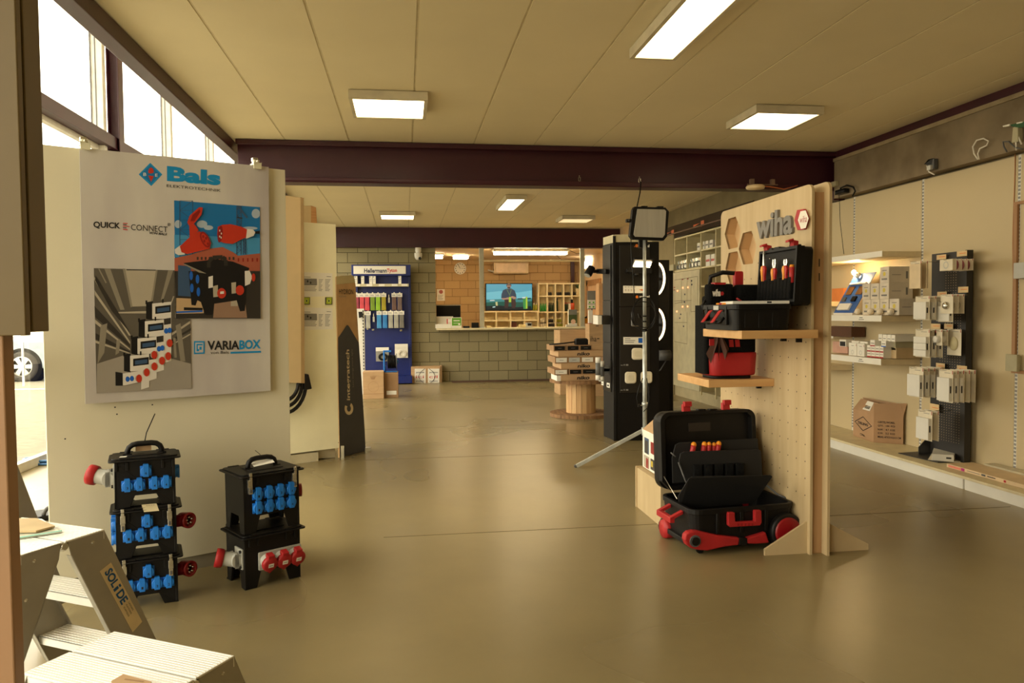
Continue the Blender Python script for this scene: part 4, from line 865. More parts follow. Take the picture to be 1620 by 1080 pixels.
# cartons in front, cable reel
for (xa, xb, ytop, yb, Y, dd, lb, m_) in ((574, 607, 588, 631, 12.6, .38, 'brown cardboard box on the floor in front of the blue stand, left one', CARD), (607.5, 630, 590, 629, 12.72, .35, 'narrower brown cardboard box with a white label, under the cable reel', CARDD)):
    t = thing('cardboard_box', lb, 'box', (sx((xa+xb)/2, 600, Y), Y+.2, 0), 0, 'cardboard boxes by the blue stand')
    X0_, X1_ = sx(xa, 600, Y), sx(xb, 600, Y); Z = sz(ytop, 600, Y)
    MB().box((X0_, Y, 0), (X1_, Y+dd, Z)).build('carton', t, m=m_, bevel=.004)
    b = MB().box((X0_, Y-.002, Z*.18), (X1_, Y-.0005, Z*.19)) if xa == 574 else MB()
    if xa == 574:
        for r in (.02, .04, .055, .07, .082, .10): b.box(((X0_+X1_)/2-.06+r*.3, Y-.002, Z-.06-r*.6), ((X0_+X1_)/2+.06-r*.4, Y-.0005, Z-.056-r*.6))
        b.lathe([(.085, 0), (.083, 0)], ((X0_+X1_)/2, Y-.002, Z*.45), (0, 1, 0)); b.build('print', t, m=mat('brown_ink', (140, 96, 58), .8))
    else: MB().box((X0_+.04, Y-.002, .05), (X0_+.2, Y-.0005, .115)).build('label_sticker', t, m=PAPER)
t = thing('cable_reel', 'blue cable reel wound with black cable standing on the cardboard box', 'cable reel', (sx(619, 588, 12.8), 12.88, sz(588.5, 619, 12.8)))
b = MB(t); b.box((-.115, -.07, 0), (.10, .1, .012)).box((-.13, -.04, 0), (-.105, .05, .35)).box((-.13, -.02, .33), (-.0, .03, .36)).box((-.105, .0, .0), (-.09, .1, .1)); b.build('frame', t, m=BLUE, bevel=.004)
b = MB(t); b.lathe([(0, -.075), (.06, -.075)], (0.01, .02, .16), (1, 0, 0), BLACK, 24)
for k in range(8): b.lathe([(.10, -.07+k*.0175), (.125, -.061+k*.0175), (.10, -.053+k*.0175)], (.01, .02, .165), (1, 0, 0), BLACK, 28)
b.build('cable', t, m=BLACK)
MB(t).lathe([(0, .075), (.14, .075), (.14, .085), (0, .085)], (.01, .02, .165), (1, 0, 0), seg=28).cyl((.09, .02, .165), (.12, .02, .165), .03, BLUE).build('flange', t, m=GREYD)
# printed paper bags leaning on the wall
t = thing('printed_box', 'open cardboard box of two printed white packs leaning on the back wall', 'box', (sx(674, 600, 15.3), 15.35, 0))
PJ = Plane((-1, 15.28), (1, 15.28))
b = MB(); xa, xb = sx(650.5, 600, 15.3), sx(697, 600, 15.3); b.box((xa, 15.28, 0), (xb, 15.48, .33)); b.box((xb+.0, 15.3, .0), (xb+.03, 15.48, .34)); b.build('carton', t, m=CARD, bevel=.003)
for (a, e) in ((656, 673.5), (677, 695)):
    p = MB().prism([PJ.px(a, 606.5, .012), PJ.px(e, 606, .012), PJ.px(e, 583, .012), PJ.px(a, 583, .012)], (0, .01, 0)).build('pack', t, m=PAPER)
    b = MB(); nv = mat('navy_ink', (20, 30, 70), .5)
    b.text('JACKSON', PJ.px(a+2, 590.5, .014), PJ.px(e-2.5, 590.5, .014), PJ.px(a+2, 588, .014), nv, .02).text('JACKSON', PJ.px(a+2, 604, .014), PJ.px(e-2.5, 604, .014), PJ.px(a+2, 601.7, .014), nv, .02)
    b.text('ici' if a == 656 else 'cil', PJ.px(a+2, 598, .014), PJ.px(e-3, 598, .014), PJ.px(a+2, 593.5, .014), INKR)
    cx_ = (a+e)/2; s_ = 1 if a == 656 else -1
    b.tube([PJ.px(cx_+s_*7, 583, .016), PJ.px(cx_+s_*1, 588, .016), PJ.px(cx_-s_*3, 595, .016), PJ.px(cx_-s_*0, 601, .016), PJ.px(cx_+s_*6, 606, .016)], .004, BLACK, 6)
    b.build('print', p)
# dome camera
c = aty(661.5, 392, 15.38); c.z = 2.693; t = thing('security_camera', 'white dome security camera hanging below the rear beam', 'camera', tuple(c))
MB(t).lathe([(0, 0), (.06, 0), (.06, -.08), (.045, -.085), (.045, -.10), (.075, -.105), (.078, -.15), (.07, -.16)], (0, 0, 0), m=PAINTW).build('mount', t)
MB(t).lathe([(.078, -.15), (.072, -.19), (.055, -.225), (.03, -.245), (0, -.25)], (0, 0, 0), m=PAINTW).sphere((.03, -.055, -.215), .03, BLACK).build('dome', t)
# ================================================================ OFFICE BEHIND THE HATCH
t = thing('service_counter', 'long cream worktop of the service hatch in the block wall', 'counter', (2.2, 15.4, 1.045))
MB(t).box((OX0-2.2, -.12, 0), (4.44-2.2, .35, .035)).build('worktop', t, m=mat('cream_worktop', (226, 214, 176), .4), bevel=.004)
MB().box((3.2, 15.46, .78), (3.9, 15.6, 1.043)).build('cardboard_sheet', m=CARD, label='flat cardboard sheet under the right end of the hatch counter', category='cardboard')
for xp, lb in ((762, 'grey steel post dividing the hatch, left of the television'), (921, 'grey steel post at the right end of the cube shelf')):
    X = aty(xp, 450, 15.45).x; t = thing('steel_post', lb, 'post', (X, 15.45, 1.08), 0, 'posts standing on the hatch counter')
    MB(t).box((-.045, -.03, 0), (.045, .03, 1.62)).build('shaft', t, m=mat('post_grey', (176, 172, 150), .45), bevel=.005)
    MB(t).box((-.06, -.05, 0), (.06, .05, .012)).build('foot_plate', t, m=STEEL); MB(t).box((-.05, -.04, 1.59), (.05, .04, 1.62)).build('head_plate', t, m=STEEL)
YO = 19.38
def ox(x, y=450, Y=YO): return aty(x, y, Y).x
def oz(y, x=800, Y=YO): return aty(x, y, Y).z
# wall clock
c = aty(728, 424.5, YO-.03); t = thing('wall_clock', 'round white wall clock with black numerals in the office', 'clock', (c.x, YO, c.z-.15))
R_ = .152; MB().lathe([(0, 0), (R_, 0), (R_, .04), (R_*.93, .045), (R_*.9, .03)], (c.x, YO+.01, c.z), (0, -1, 0), m=PAINTW, seg=32).build('rim', t)
MB().lathe([(R_*.92, .0), (0, .0)], (c.x, YO-.02, c.z), (0, -1, 0), m=PAPER, seg=32).build('dial', t)
b = MB()
for k in range(12): a = k*PI/6; o = V((c.x+R_*.76*math.sin(a), YO-.022, c.z+R_*.76*math.cos(a))); b.box((o.x-.009, o.y-.001, o.z-.012), (o.x+.009, o.y, o.z+.012))
b.build('numerals', t, m=INK)
MB().prism([(c.x-.004, YO-.024, c.z), (c.x+.09, YO-.024, c.z-.002), (c.x+.09, YO-.024, c.z+.006)], (0, .001, 0)).prism([(c.x+.005, YO-.024, c.z), (c.x-.05, YO-.024, c.z+.105), (c.x-.058, YO-.024, c.z+.10), (c.x-.005, YO-.024, c.z)], (0, .001, 0)).build('hands', t, m=INK)
# notice
b = MB().box((ox(691), YO-.005, oz(475)), (ox(703.5), YO+.01, oz(457)), PAPER); b.lathe([(.05, 0), (0, 0)], (ox(697.5), YO-.007, oz(461)), (0, -1, 0), mat('notice_red', (170, 90, 80), .6), 16)
for k in range(5): b.box((ox(692.5), YO-.007, oz(466.5+k*1.6)), (ox(701-k % 3), YO-.005, oz(466+k*1.6)), INKG)
b.build('notice', label='small white notice with a round emblem on the office wall', category='notice')
# air conditioner
t = thing('air_conditioner', 'cream air conditioning unit high on the office wall', 'air conditioner', (ox(806), YO-.15, oz(434)))
b = MB().rbox((ox(780), YO-.22, oz(433.5)), (ox(834), YO, oz(415.5)), .05, axis='x'); b.build('casing', t, m=mat('ac_cream', (228, 206, 170), .45), bevel=.003)
MB().box((ox(783), YO-.235, oz(431)), (ox(829), YO-.22, oz(417))).build('front_panel', t, m=mat('ac_front', (232, 206, 176), .35), bevel=.004)
MB().tube([aty(772, 427, YO-.2), aty(777, 428.5, YO-.2), aty(788, 431, YO-.2)], .018).build('air_hose', t, m=PAINTW)
# television with picture
t = thing('television', 'flat television showing a man in shirt and braces before a lake', 'television', (ox(805), YO-.3, oz(491)))
YT = 19.1; PT = Plane((0, YT), (1, YT))
a0, a1 = PT.px(768.3, 491.2), PT.px(842.5, 447.8)
MB().box((a0.x, YT+.002, a0.z), (a1.x, YT+.06, a1.z)).build('casing', t, m=BLACK, bevel=.004)
MB().box(((a0.x+a1.x)/2-.2, YT-.02, a0.z-.03), ((a0.x+a1.x)/2+.2, YT+.1, a0.z-.02)).box(((a0.x+a1.x)/2-.03, YT+.02, a0.z-.03), ((a0.x+a1.x)/2+.03, YT+.05, a0.z+.02)).build('stand', t, m=BLACK)
def em(n, c, k=.85): return mat('screen_'+n, (8, 8, 8), .3, emit=lin(c)[:3], es=k)
s1, s2, s3, s4, s5, s6, s7, s8, s9, s10 = em('sky', (112, 186, 196)), em('skyhi', (80, 158, 176)), em('lake', (60, 130, 128)), em('grass', (24, 84, 70)), em('dark', (14, 30, 34)), em('shirt', (44, 62, 78)), em('braces', (84, 110, 78)), em('skin', (170, 128, 104)), em('lime', (170, 200, 60)), em('trouser', (62, 42, 40))
F = Flat(PT, 680, 370, .2315, step=.0008, l0=.001)
F.poly([(386, 342), (698, 342), (698, 518), (386, 518)], s1).poly([(386, 342), (698, 342), (698, 385), (600, 400), (480, 390), (386, 400)], s2).poly([(386, 448), (698, 438), (698, 518), (386, 518)], s3)
F.poly([(386, 468), (500, 462), (620, 466), (698, 458), (698, 518), (386, 518)], s4).poly([(386, 492), (470, 488), (600, 500), (690, 492), (698, 518), (386, 518)], s5)
F.poly([(410, 452), (440, 450), (445, 456), (412, 458)], em('house', (210, 214, 206))).poly([(448, 465), (462, 463), (464, 490), (452, 490)], em('mast', (196, 190, 130)))
F.poly([(600, 440), (690, 436), (690, 444), (600, 447)], s5).poly([(636, 440), (664, 440), (660, 512), (640, 512)], em('bottle', (60, 140, 70))).poly([(656, 428), (667, 428), (667, 510), (656, 510)], s9).poly([(630, 432), (656, 430), (650, 440), (632, 440)], em('house', (210, 214, 206)))
# man in shirt and braces holding a can
F.poly([(508, 440), (582, 436), (590, 478), (582, 508), (560, 506), (556, 470), (540, 468), (534, 506), (508, 504), (512, 470)], s10)
F.poly([(522, 374), (556, 372), (580, 386), (590, 414), (592, 442), (576, 446), (572, 430), (570, 446), (510, 448), (508, 438), (488, 438), (490, 410), (500, 384)], s6)
F.poly([(522, 376), (528, 376), (552, 424), (546, 424)], s7).poly([(555, 376), (560, 378), (548, 420), (542, 420)], s7)
F.ell(540, 356, 14, 18, s8).poly([(524, 344), (556, 344), (558, 358), (552, 352), (528, 352), (523, 360)], s10).poly([(528, 360), (552, 360), (548, 372), (533, 372)], s10).poly([(488, 438), (508, 438), (528, 436), (526, 446), (500, 450)], s8).poly([(592, 440), (574, 446), (556, 432), (566, 424), (588, 432)], s8)
F.poly([(540, 430), (556, 430), (556, 466), (540, 466)], s9).ell(532, 440, 10, 7, s8).ell(562, 432, 10, 7, s8).poly([(430, 496), (448, 494), (446, 502), (428, 503)], em('paper', (190, 220, 214)))
F.b.build('screen_picture', t)
# low cube shelf and tall cube shelf
SHW = mat('shelf_cream', (240, 226, 184), .45, var=.02); SHB = mat('shelf_back', (236, 216, 170), .6)
def cubes(name, label, xs, ys, Y, D, tk=.036, back=True):
    """xs, ys: pixel lines of the dividers on the front plane Y"""
    P = Plane((0, Y), (1, Y)); X = [P.px(x, 480).x for x in xs]; Z = [P.px(840, y).z for y in ys]
    t = thing(name, label, 'shelf', ((X[0]+X[-1])/2, Y+D/2, Z[-1]))
    b = MB()
    for x in X: b.box((x-tk/2, Y, Z[-1]), (x+tk/2, Y+D, Z[0]))
    for z in Z: b.box((X[0], Y+.001, z-tk/2), (X[-1], Y+D, z+tk/2))
    b.build('frame', t, m=SHW, bevel=.002); MB().box((X[0], Y+D-.01, Z[-1]), (X[-1], Y+D, Z[0])).build('back_panel', t, m=SHB)
    return t, X, Z
LS, LX, LZ = cubes('cube_shelf', 'low cream cube shelf below the television', [765, 785, 807.5, 829.5, 851], [492.5, 506.5, 521], 18.9, .28)
TS, TX, TZ = cubes('cube_shelf', 'tall cream cube shelf full of bottles and cans beside the television', [852, 866, 879, 892, 905, 917.5], [448.5, 468.5, 493.8, 520], 19.0, .28)
# stock on the shelves
def bottle(label, x, Y, z, h, r, m, cap, group, name='spray_bottle', cat='bottle'):
    t = thing(name, label, cat, (x, Y, z), 0, group)
    MB(t).lathe([(0, 0), (r, 0), (r, h*.72), (r*.55, h*.82), (r*.5, h*.84)], m=m, seg=14).build('body', t)
    MB(t).lathe([(r*.6, h*.82), (r*.6, h), (0, h)], m=cap, seg=12).build('cap', t); return t
GC = [mat('can_green', (60, 160, 70), .35), mat('can_dark', (40, 62, 36), .35), mat('can_olive', (150, 150, 40), .4), mat('can_red', (196, 40, 36), .4), mat('can_black', (34, 28, 26), .4), mat('can_white', (226, 214, 190), .4)]
zf = TZ[2]+.016
items = []
def rowput(xs, cell, yz, h, r, mi, ci, desc, name='spray_can', cat='can', dY=19.1, group=None):
    p = None
    for i, xx in enumerate(xs):
        x = aty(xx, 490, dY).x
        wh = {1: '', 2: (', left one', ', right one'), 3: (', left one', ', middle one', ', right one'), 4: (', far left one', ', second from left', ', third from left', ', far right one'), 5: (', far left one', ', second from left', ', middle one', ', fourth from left', ', far right one')}[len(xs)]
        lb = desc+(wh[i] if wh else '')
        if p is None: p = bottle(lb, x, dY, yz, h, r, GC[mi], GC[ci], group or desc, name, cat)
        else: dup(p, (x, dY, yz), 0, lb)
rowput([855.7, 859.2, 862.8], 0, zf, .20, .026, 0, 0, 'bright green spray bottle in the left column of the tall shelf, middle row', 'spray_bottle', 'bottle')
rowput([869, 872, 875], 1, zf, .22, .022, 1, 4, 'dark green can in the second column of the tall shelf, middle row')
rowput([881.5], 2, zf, .34, .026, 1, 4, 'tall dark green bottle alone in the third column of the tall shelf', 'spray_bottle', 'bottle')
rowput([894.5, 897.2, 900], 3, zf, .23, .02, 1, 3, 'green red-capped can, fourth column of the tall shelf, middle row')
zb = TZ[3]+.016
for (xs, mi, dd) in (([855.5, 858, 860.5, 863], 5, 'first'), ([868.5, 871, 873.5, 876], 4, 'second'), ([882, 884.5, 887, 889.5], 2, 'third')):
    rowput(xs, 0, zb, .14, .024, mi, 4 if mi == 5 else 5, f'small jar, {dd} column of the tall shelf, bottom row', 'jar', 'jar')
    rowput(xs[:3], 0, zb+.141, .10, .024, mi, 5, f'small jar stacked on top in the {dd} column of the tall shelf', 'jar', 'jar')
zt_ = TZ[1]+.016
for (xs, dd) in (([868.5, 871.5], 'second'), ([881.5, 884.2, 887], 'third'), ([894.5, 897.2, 900], 'fourth'), ([908, 911], 'fifth')):
    rowput(xs, 0, zt_, .09, .028, 4, 4, f'small dark pot, {dd} column of the tall shelf, top row', 'pot', 'pot')
rowput([844.8, 848.4], 0, LZ[0]+.016, .19, .03, 2, 5, 'yellow-green bottle standing between the television and the tall shelf', 'bottle', 'bottle', 18.97)
def cbox(label, xa, xb, ya, yb, Y, D, m, name='carton', cat='box', face=None, z=None, group=None):
    x0_, x1_ = aty(xa, yb, Y).x, aty(xb, yb, Y).x; z0 = z if z is not None else aty((xa+xb)/2, yb, Y).z; z1 = z0+aty((xa+xb)/2, ya, Y).z-aty((xa+xb)/2, yb, Y).z
    t = thing(name, label, cat, ((x0_+x1_)/2, Y+D/2, z0), 0, group); MB().box((x0_, Y, z0), (x1_, Y+D, z1)).build('body', t, m=m, bevel=.003)
    if face: b = MB(); face(b, x0_, x1_, z0, z1, Y-.0015); b.build('print', t)
    return t
zc = 1.082
def f_green(b, x0, x1, z0, z1, y):
    b.box((x0+.01, y, z0+.05), (x1-.01, y+.001, z1-.01), GREEN); w = x1-x0
    b.box((x0+w*.2, y-.001, z1-.075), (x0+w*.8, y, z1-.055), PAPER); b.box((x0+w*.2, y-.001, z1-.12), (x0+w*.7, y, z1-.112), PAPER); b.box((x1-.07, y-.001, z0+.06), (x1-.03, y, z0+.10), PAPER)
cbox('small green and white box on the hatch counter', 714.3, 730.5, 502, 518.8, 15.42, .15, PAPER, z=zc, face=f_green)
cbox('low white box on the hatch counter at its left end', 689, 714, 512, 518.5, 15.42, .2, PAPER, z=zc)
cbox('larger white printer box on the hatch counter, behind the low white box', 689.5, 717, 493.5, 511.8, 15.62, .2, mat('printer_white', (214, 206, 190), .5), 'printer', 'printer', z=zc, face=lambda b, x0, x1, z0, z1, y: (b.box((x1-.13, y, z1-.16), (x1-.11, y+.001, z1-.05), INKR), b.box((x1-.11, y, z1-.12), (x1-.04, y+.001, z1-.06), PAPER)))
t = thing('computer_monitor', 'black computer monitor behind the white boxes on the hatch counter', 'monitor', (aty(709, 490, 16.1).x, 16.1, 1.05))
a0, a1 = aty(690.5, 503, 16.1), aty(728.5, 483, 16.1); MB().box((a0.x, 16.1, a0.z-.12), (a1.x, 16.14, a1.z)).build('screen', t, m=BLACKG, bevel=.005); MB().box((a0.x-.01, 16.09, a1.z), (a1.x+.01, 16.15, a1.z+.015)).build('bezel', t, m=GREYP); MB().box((a0.x+.2, 16.12, .75), (a0.x+.26, 16.16, a1.z-.1)).box((a0.x+.1, 16.0, .74), (a0.x+.36, 16.25, .76)).build('stand', t, m=BLACK)
t = thing('office_desk', 'long cream office desk behind the hatch', 'desk', (2.2, 16.3, 0)); MB().box((.7, 15.95, .71), (3.9, 16.65, .74)).build('desktop', t, m=SHW)
for lx in (.75, 3.8): MB().box((lx, 16.0, 0), (lx+.05, 16.05, .71)).box((lx, 16.55, 0), (lx+.05, 16.6, .71)).build('leg', t, m=STEEL)
cbox('black stapler-like device lying on the hatch counter', 733, 743, 514.5, 517.5, 15.42, .1, BLACK, 'stapler', 'stapler', z=zc)
t = cbox('black telephone on the hatch counter left of the post', 746.5, 757.5, 508.5, 516.8, 15.43, .12, BLACK, 'telephone', 'telephone', z=zc)
cbox('cream note block on the hatch counter right of the post', 770, 777, 514, 517.3, 15.43, .1, mat('cream_block', (222, 200, 140), .6), 'note_block', 'note block', z=zc)
cbox('small cream box on the hatch counter below the low shelf', 822, 832, 513, 517.3, 15.43, .12, mat('cream_block', (222, 200, 140), .6), z=zc)
cbox('white card terminal with a black screen on the hatch counter', 832.5, 841.5, 509.2, 516.6, 15.43, .12, GREYP, 'card_terminal', 'card terminal', z=zc, face=lambda b, x0, x1, z0, z1, y: b.box((x0+.03, y, z0+.03), (x1-.01, y+.001, z1-.015), BLACK))
cbox('brown box inside the low cube shelf', 808.5, 817.5, 508, 519, 18.95, .2, mat('dark_brown_box', (96, 46, 24), .6), z=LZ[2]+.016)
def leaf(b, x0, x1, z0, z1, y):
    w = x1-x0; h = z1-z0
    b.box((x0, y, z1-h*.3), (x1, y+.001, z1), mat('leaflet_grey', (120, 120, 112), .4)); b.box((x0, y, z0+h*.2), (x1, y+.001, z1-h*.3), mat('leaflet_green', (70, 84, 44), .5)); b.lathe([(w*.28, 0), (0, 0)], (x0+w*.55, y-.001, z0+h*.3), (0, -1, 0), mat('leaflet_pink', (226, 186, 160), .5), 12)
cbox('upright leaflet holder with a green picture on the counter end', 899.5, 913, 487, 514, 15.5, .06, PAPER, 'leaflet_holder', 'leaflet holder', z=zc, face=leaf)
cbox('grey tray of leaflets at the right end of the hatch counter', 896, 913.5, 512.5, 516, 15.42, .1, GREYP, 'tray', 'tray', z=zc)
t = thing('bottle', 'orange labelled bottle with a black top in the tall shelf, behind the leaflet holder', 'bottle', (aty(905, 480, 18.97).x, 18.95, TZ[2]+.016)); MB(t).rbox((-.07, -.05, 0), (.05, .05, .21), .03).build('body', t, m=mat('orange_label', (214, 84, 36), .4)); MB(t).lathe([(.03, .21), (.03, .3), (.0, .3)], (-.01, 0, 0), m=BLACK).build('cap', t); MB(t).box((-.09, -.055, 0), (-.05, .04, .2)).build('white_label', t, m=PAPER)
t = thing('potted_plant', 'small plant in a cream pot in the top right cube of the tall shelf', 'plant', (aty(914, 460, 19.08).x, 19.08, TZ[1]+.016)); MB(t).lathe([(0, 0), (.045, 0), (.06, .18), (.05, .18), (.04, .03)], m=SHW).build('pot', t)
b = MB(t)
for k in range(7): a = k*.9; b.prism([(0, 0, .17), (-.05*math.cos(a)-.02, .03*math.sin(a), .24), (-.09*math.cos(a), .04*math.sin(a), .26+.01*k)], (.004, .004, .0))
b.build('leaves', t, m=GREEND)
# lamps of the office
TUBE = mat('tube_diffuser', (240, 240, 235), .5, emit=(1, .76, .43), es=34)
def tube_lamp(label, xa, xb, ya, yb, Y, two=True, drop=.02):
    p0 = aty(xa, ya, Y); p1 = aty(xb, yb, Y)
    t = thing('tube_light', label, 'ceiling light', ((p0.x+p1.x)/2, Y, p1.z), 0, 'office tube lights')
    MB().box((p0.x, Y, p0.z), (p1.x, Y+.3, p0.z+.05)).build('housing', t, m=STEEL, bevel=.004)
    MB().box((p0.x+.03, Y+.02, p1.z), (p1.x-.04, Y+.28, p0.z)).build('diffuser', t, m=TUBE, bevel=.01)
    MB().cyl((p0.x+.25, Y+.12, p0.z+.05), (p0.x+.25, Y+.12, 2.72), .004).cyl((p1.x-.25, Y+.12, p0.z+.05), (p1.x-.25, Y+.12, 2.72), .004).build('suspension', t, m=STEEL)
tube_lamp('long bright tube light hanging above the hatch', 781, 901, 397.5, 402, 15.9)
tube_lamp('short double tube light seen at the top left of the hatch', 686, 703.5, 403, 408, 17.2)
tube_lamp('short tube light above the wall clock', 716, 744, 404, 408.5, 17.6)
t = thing('lamp_rail', 'thin pale rail hanging above the hatch, below the bright tube light', 'rail', (aty(842, 412, 15.75).x, 15.75, 2.4)); p0, p1 = aty(764, 413.8, 15.75), aty(920, 411, 15.75)
MB().box((p0.x, 15.72, p0.z), (p1.x, 15.78, p1.z)).build('rail', t, m=mat('rail_cream', (226, 206, 160), .4), bevel=.003)
MB().tube([aty(880, 403, 15.8), aty(884, 407, 15.8), aty(889, 411, 15.8)], .005).tube([aty(901, 396, 15.8), aty(912, 401, 15.8), aty(921, 400, 15.8)], .005).build('cable', t, m=BLACK)
# wall lamp, door frame on the right office wall, mast
XO = 4.44
p = [atx(925.5, 425, XO), atx(935.5, 420, XO), atx(937.5, 408, XO), atx(930, 405, XO)]
MB().prism(p, (-.05, 0, 0)).build('wall_lamp', m=mat('wall_lamp_glow', (240, 236, 226), .5, emit=(1, .84, .6), es=9), label='bright slanted lamp on the right office wall beside the black tower', category='wall lamp', bevel=.01)
t = thing('door_frame', 'brown wooden door frame on the right office wall beside the black tower', 'door frame', (XO-.02, 16.5, 0))
ya_, yb_ = atx(929.5, 450, XO).y, atx(949, 450, XO).y; zt2 = atx(940, 442, XO).z
MB().box((XO-.04, ya_-.12, 0), (XO+.005, ya_, zt2-.001)).build('jamb', t, m=OAK); MB().box((XO-.04, yb_, zt2-.14), (XO+.005, ya_, zt2)).build('head', t, m=OAK); MB().box((XO-.04, yb_-.12, 0), (XO+.005, yb_, zt2)).build('jamb', t, m=OAK)
MB().box((XO-.02, yb_, 0), (XO+.003, ya_-.12, zt2-.14)).build('door_leaf', t, m=mat('pale_door', (214, 176, 140), .5))
p = aty(906, 420, 19.2); struct(MB().box((p.x-.02, 19.3, oz(447)), (p.x+.07, 19.38, 2.72)), 'trim_office_column', PURPLE)
# hand terminals on posters near tower (white cards with green print) and yellow bottle
for i, (xa, ya) in enumerate(((930, 475), (936, 475), (930, 482), (936, 482))):
    w_ = ('upper left', 'upper right', 'lower left', 'lower right')[i]
    q = aty(xa, ya+6, 14.9); b = MB().box((q.x, 14.9, q.z), (q.x+.075, 14.93, q.z+.085), PAPER).box((q.x+.02, 14.898, q.z+.02), (q.x+.055, 14.9, q.z+.05), GREEN).box((q.x, 14.898, q.z), (q.x+.075, 14.9, q.z+.008), INKG)
    b.build('blister_pack', label=f'small white pack with green print left of the black tower, {w_} of the four', category='pack', group='small packs hanging left of the black tower')
MB().cyl(aty(935, 475, 14.95), aty(935, 475, 14.95)+V((0, 0, .06)), .004, STEEL).box((aty(929, 460, 14.95).x, 14.94, aty(929, 489, 14.95).z), (aty(942, 460, 14.95).x, 14.96, aty(929, 460, 14.95).z), GREYM).box((aty(935, 460, 14.95).x, 14.945, 0), (aty(937.5, 460, 14.95).x, 14.965, aty(929, 480, 14.95).z), GREYM).build('pack_rack', label='thin grey rack carrying the four small packs, left of the black tower', category='rack')
t = thing('spray_bottle', 'yellow spray bottle with a black trigger at the right end of the counter', 'bottle', (aty(927, 514, 15.5).x, 15.5, zc)); MB(t).rbox((-.04, -.03, 0), (.04, .03, .17), .02).build('body', t, m=mat('amber', (216, 140, 30), .35)); MB(t).box((-.04, -.01, .17), (.02, .01, .2)).box((.0, -.01, .15), (.02, .01, .22)).build('trigger', t, m=BLACK); MB(t).box((-.02, -.032, 0), (.02, -.03, .04)).build('label_patch', t, m=BLACK)
# ================================================================ CABLE SPOOL WITH STACKED TRAYS
d_ = ray(919, 640); SPX = 10.02*d_.x/d_.y; SPY = 10.02
t = thing('cable_spool', 'large wooden cable spool standing on the floor as a table', 'cable spool', (SPX, SPY, 0))
def disc(z0, z1, nm, r=.42):
    b = MB(t); n = 9; w = 2*r/n
    for i in range(n):
        x0 = -r+i*w+.002; x1 = x0+w-.004; pts = []
        for k in range(9): x = x0+(x1-x0)*k/8; pts.append((x, math.sqrt(max(r*r-x*x, .0004))))
        b.prism([(x, y, z0) for x, y in pts]+[(x, -y, z0) for x, y in reversed(pts)], (0, 0, z1-z0))
    b.build(nm, t, m=PINED, bevel=.002)
disc(0, .045, 'bottom_flange'); ZS = aty(905, 603, SPY-.4).z; disc(ZS-.045, ZS, 'top_flange')
b = MB(t)
for i in range(18):
    a = 2*PI*i/18; a2 = 2*PI*(i+.94)/18; r = .2; b.prism([(r*math.cos(a), r*math.sin(a), .045), (r*math.cos(a2), r*math.sin(a2), .045), (.17*math.cos(a2), .17*math.sin(a2), .045), (.17*math.cos(a), .17*math.sin(a), .045)], (0, 0, ZS-.09))
b.build('barrel', t, m=PINE, bevel=.002)
YN = SPY-.33; PN = Plane((0, YN), (1, YN))
def nz(y): return PN.px(910, y).z
def nx(x, y=570): return PN.px(x, y).x
zz = ZS; layer = [('niko', 593, 584, 887, 960), ('row', 583.5, 575, 877.5, 944), ('niko', 574.5, 566, 887.5, 960), ('row', 565.5, 556, 879, 957), ('niko', 555, 546.5, 883, 960), ('row', 546, 537.5, 876, 937)]
hs_ = [(nz(b_-( .6))-nz(a_+.0)) for _, a_, b_, _, _ in layer]
pos = ['bottom', 'second from bottom', 'third from bottom', 'fourth from bottom', 'fifth from bottom', 'topmost']
for k, (kind, ya, yb, xa, xb) in enumerate(layer):
    h = abs(hs_[k]); x0, x1 = nx(xa), nx(xb)
    if kind == 'niko':
        t = thing('cardboard_tray', f'flat brown lettered cardboard tray on the cable spool, {pos[k]} layer', 'box', ((x0+x1)/2, YN+.3, zz), 0, 'lettered trays on the cable spool')
        MB().box((x0, YN, zz), (x1, YN+.58, zz+h)).build('carton', t, m=CARD, bevel=.003)
        y0_, y1_ = zz+h*.18, zz+h*.82; xt = nx((909, 913.5, 913)[k//2 if k < 5 else 2] if k else 912.5)
        MB().text('niko', (xt, YN-.002, y0_), (xt+.165, YN-.002, y0_), (xt+.01, YN-.002, y1_), INK, .03).build('lettering', t)
        if k == 0: MB().box((x0-.05, YN+.01, zz), (x0, YN+.4, zz+h*.9)).build('white_edge', t, m=PAPER)
    else:
        cells = {1: [(878, 889, 'w'), (890.5, 896.5, 'b0'), (901, 920, 'b'), (921.5, 941, 'b')], 3: [(879, 897.5, 'w'), (899.5, 918, 'g'), (920, 939, 'w'), (941, 957, 'p')], 5: [(877, 894.5, 'b'), (897.5, 916, 'b'), (918, 936, 'b')]}[k]
        if k == 1: cells = [(878, 897.5, 'w'), (901, 920, 'b'), (921.5, 943, 'b')]
        wh = {3: ['left', 'middle', 'right'], 4: ['leftmost', 'second from left', 'third from left', 'rightmost']}[len(cells)]
        for i, (a, e, c) in enumerate(cells):
            X0_, X1_ = nx(a), nx(e)
            nm = {'w': 'white-fronted', 'b': 'black-fronted', 'g': 'grey-fronted', 'p': 'pinkish'}[c]
            t = thing('product_box', f'small {nm} product box on the cable spool, {pos[k]} layer, {wh[i]}', 'box', ((X0_+X1_)/2, YN+.15, zz), 0, 'small product boxes on the cable spool')
            MB().box((X0_-.008, YN+.004, zz), (X1_+.008, YN+.5, zz+h)).build('carton', t, m=CARDD, bevel=.002)
            mm = {'w': PAPER, 'b': BLACK, 'g': GREYP, 'p': mat('pinkish', (196, 160, 130), .6)}[c]
            MB().box((X0_+.006, YN, zz+h*.15), (X1_-.006, YN+.004, zz+h*.85)).build('front', t, m=mm)
            MB().box((X0_+.05, YN-.001, zz+h*.45), (X1_-.05, YN, zz+h*.52)).build('print', t, m=INKG)
    zz += h+.0005
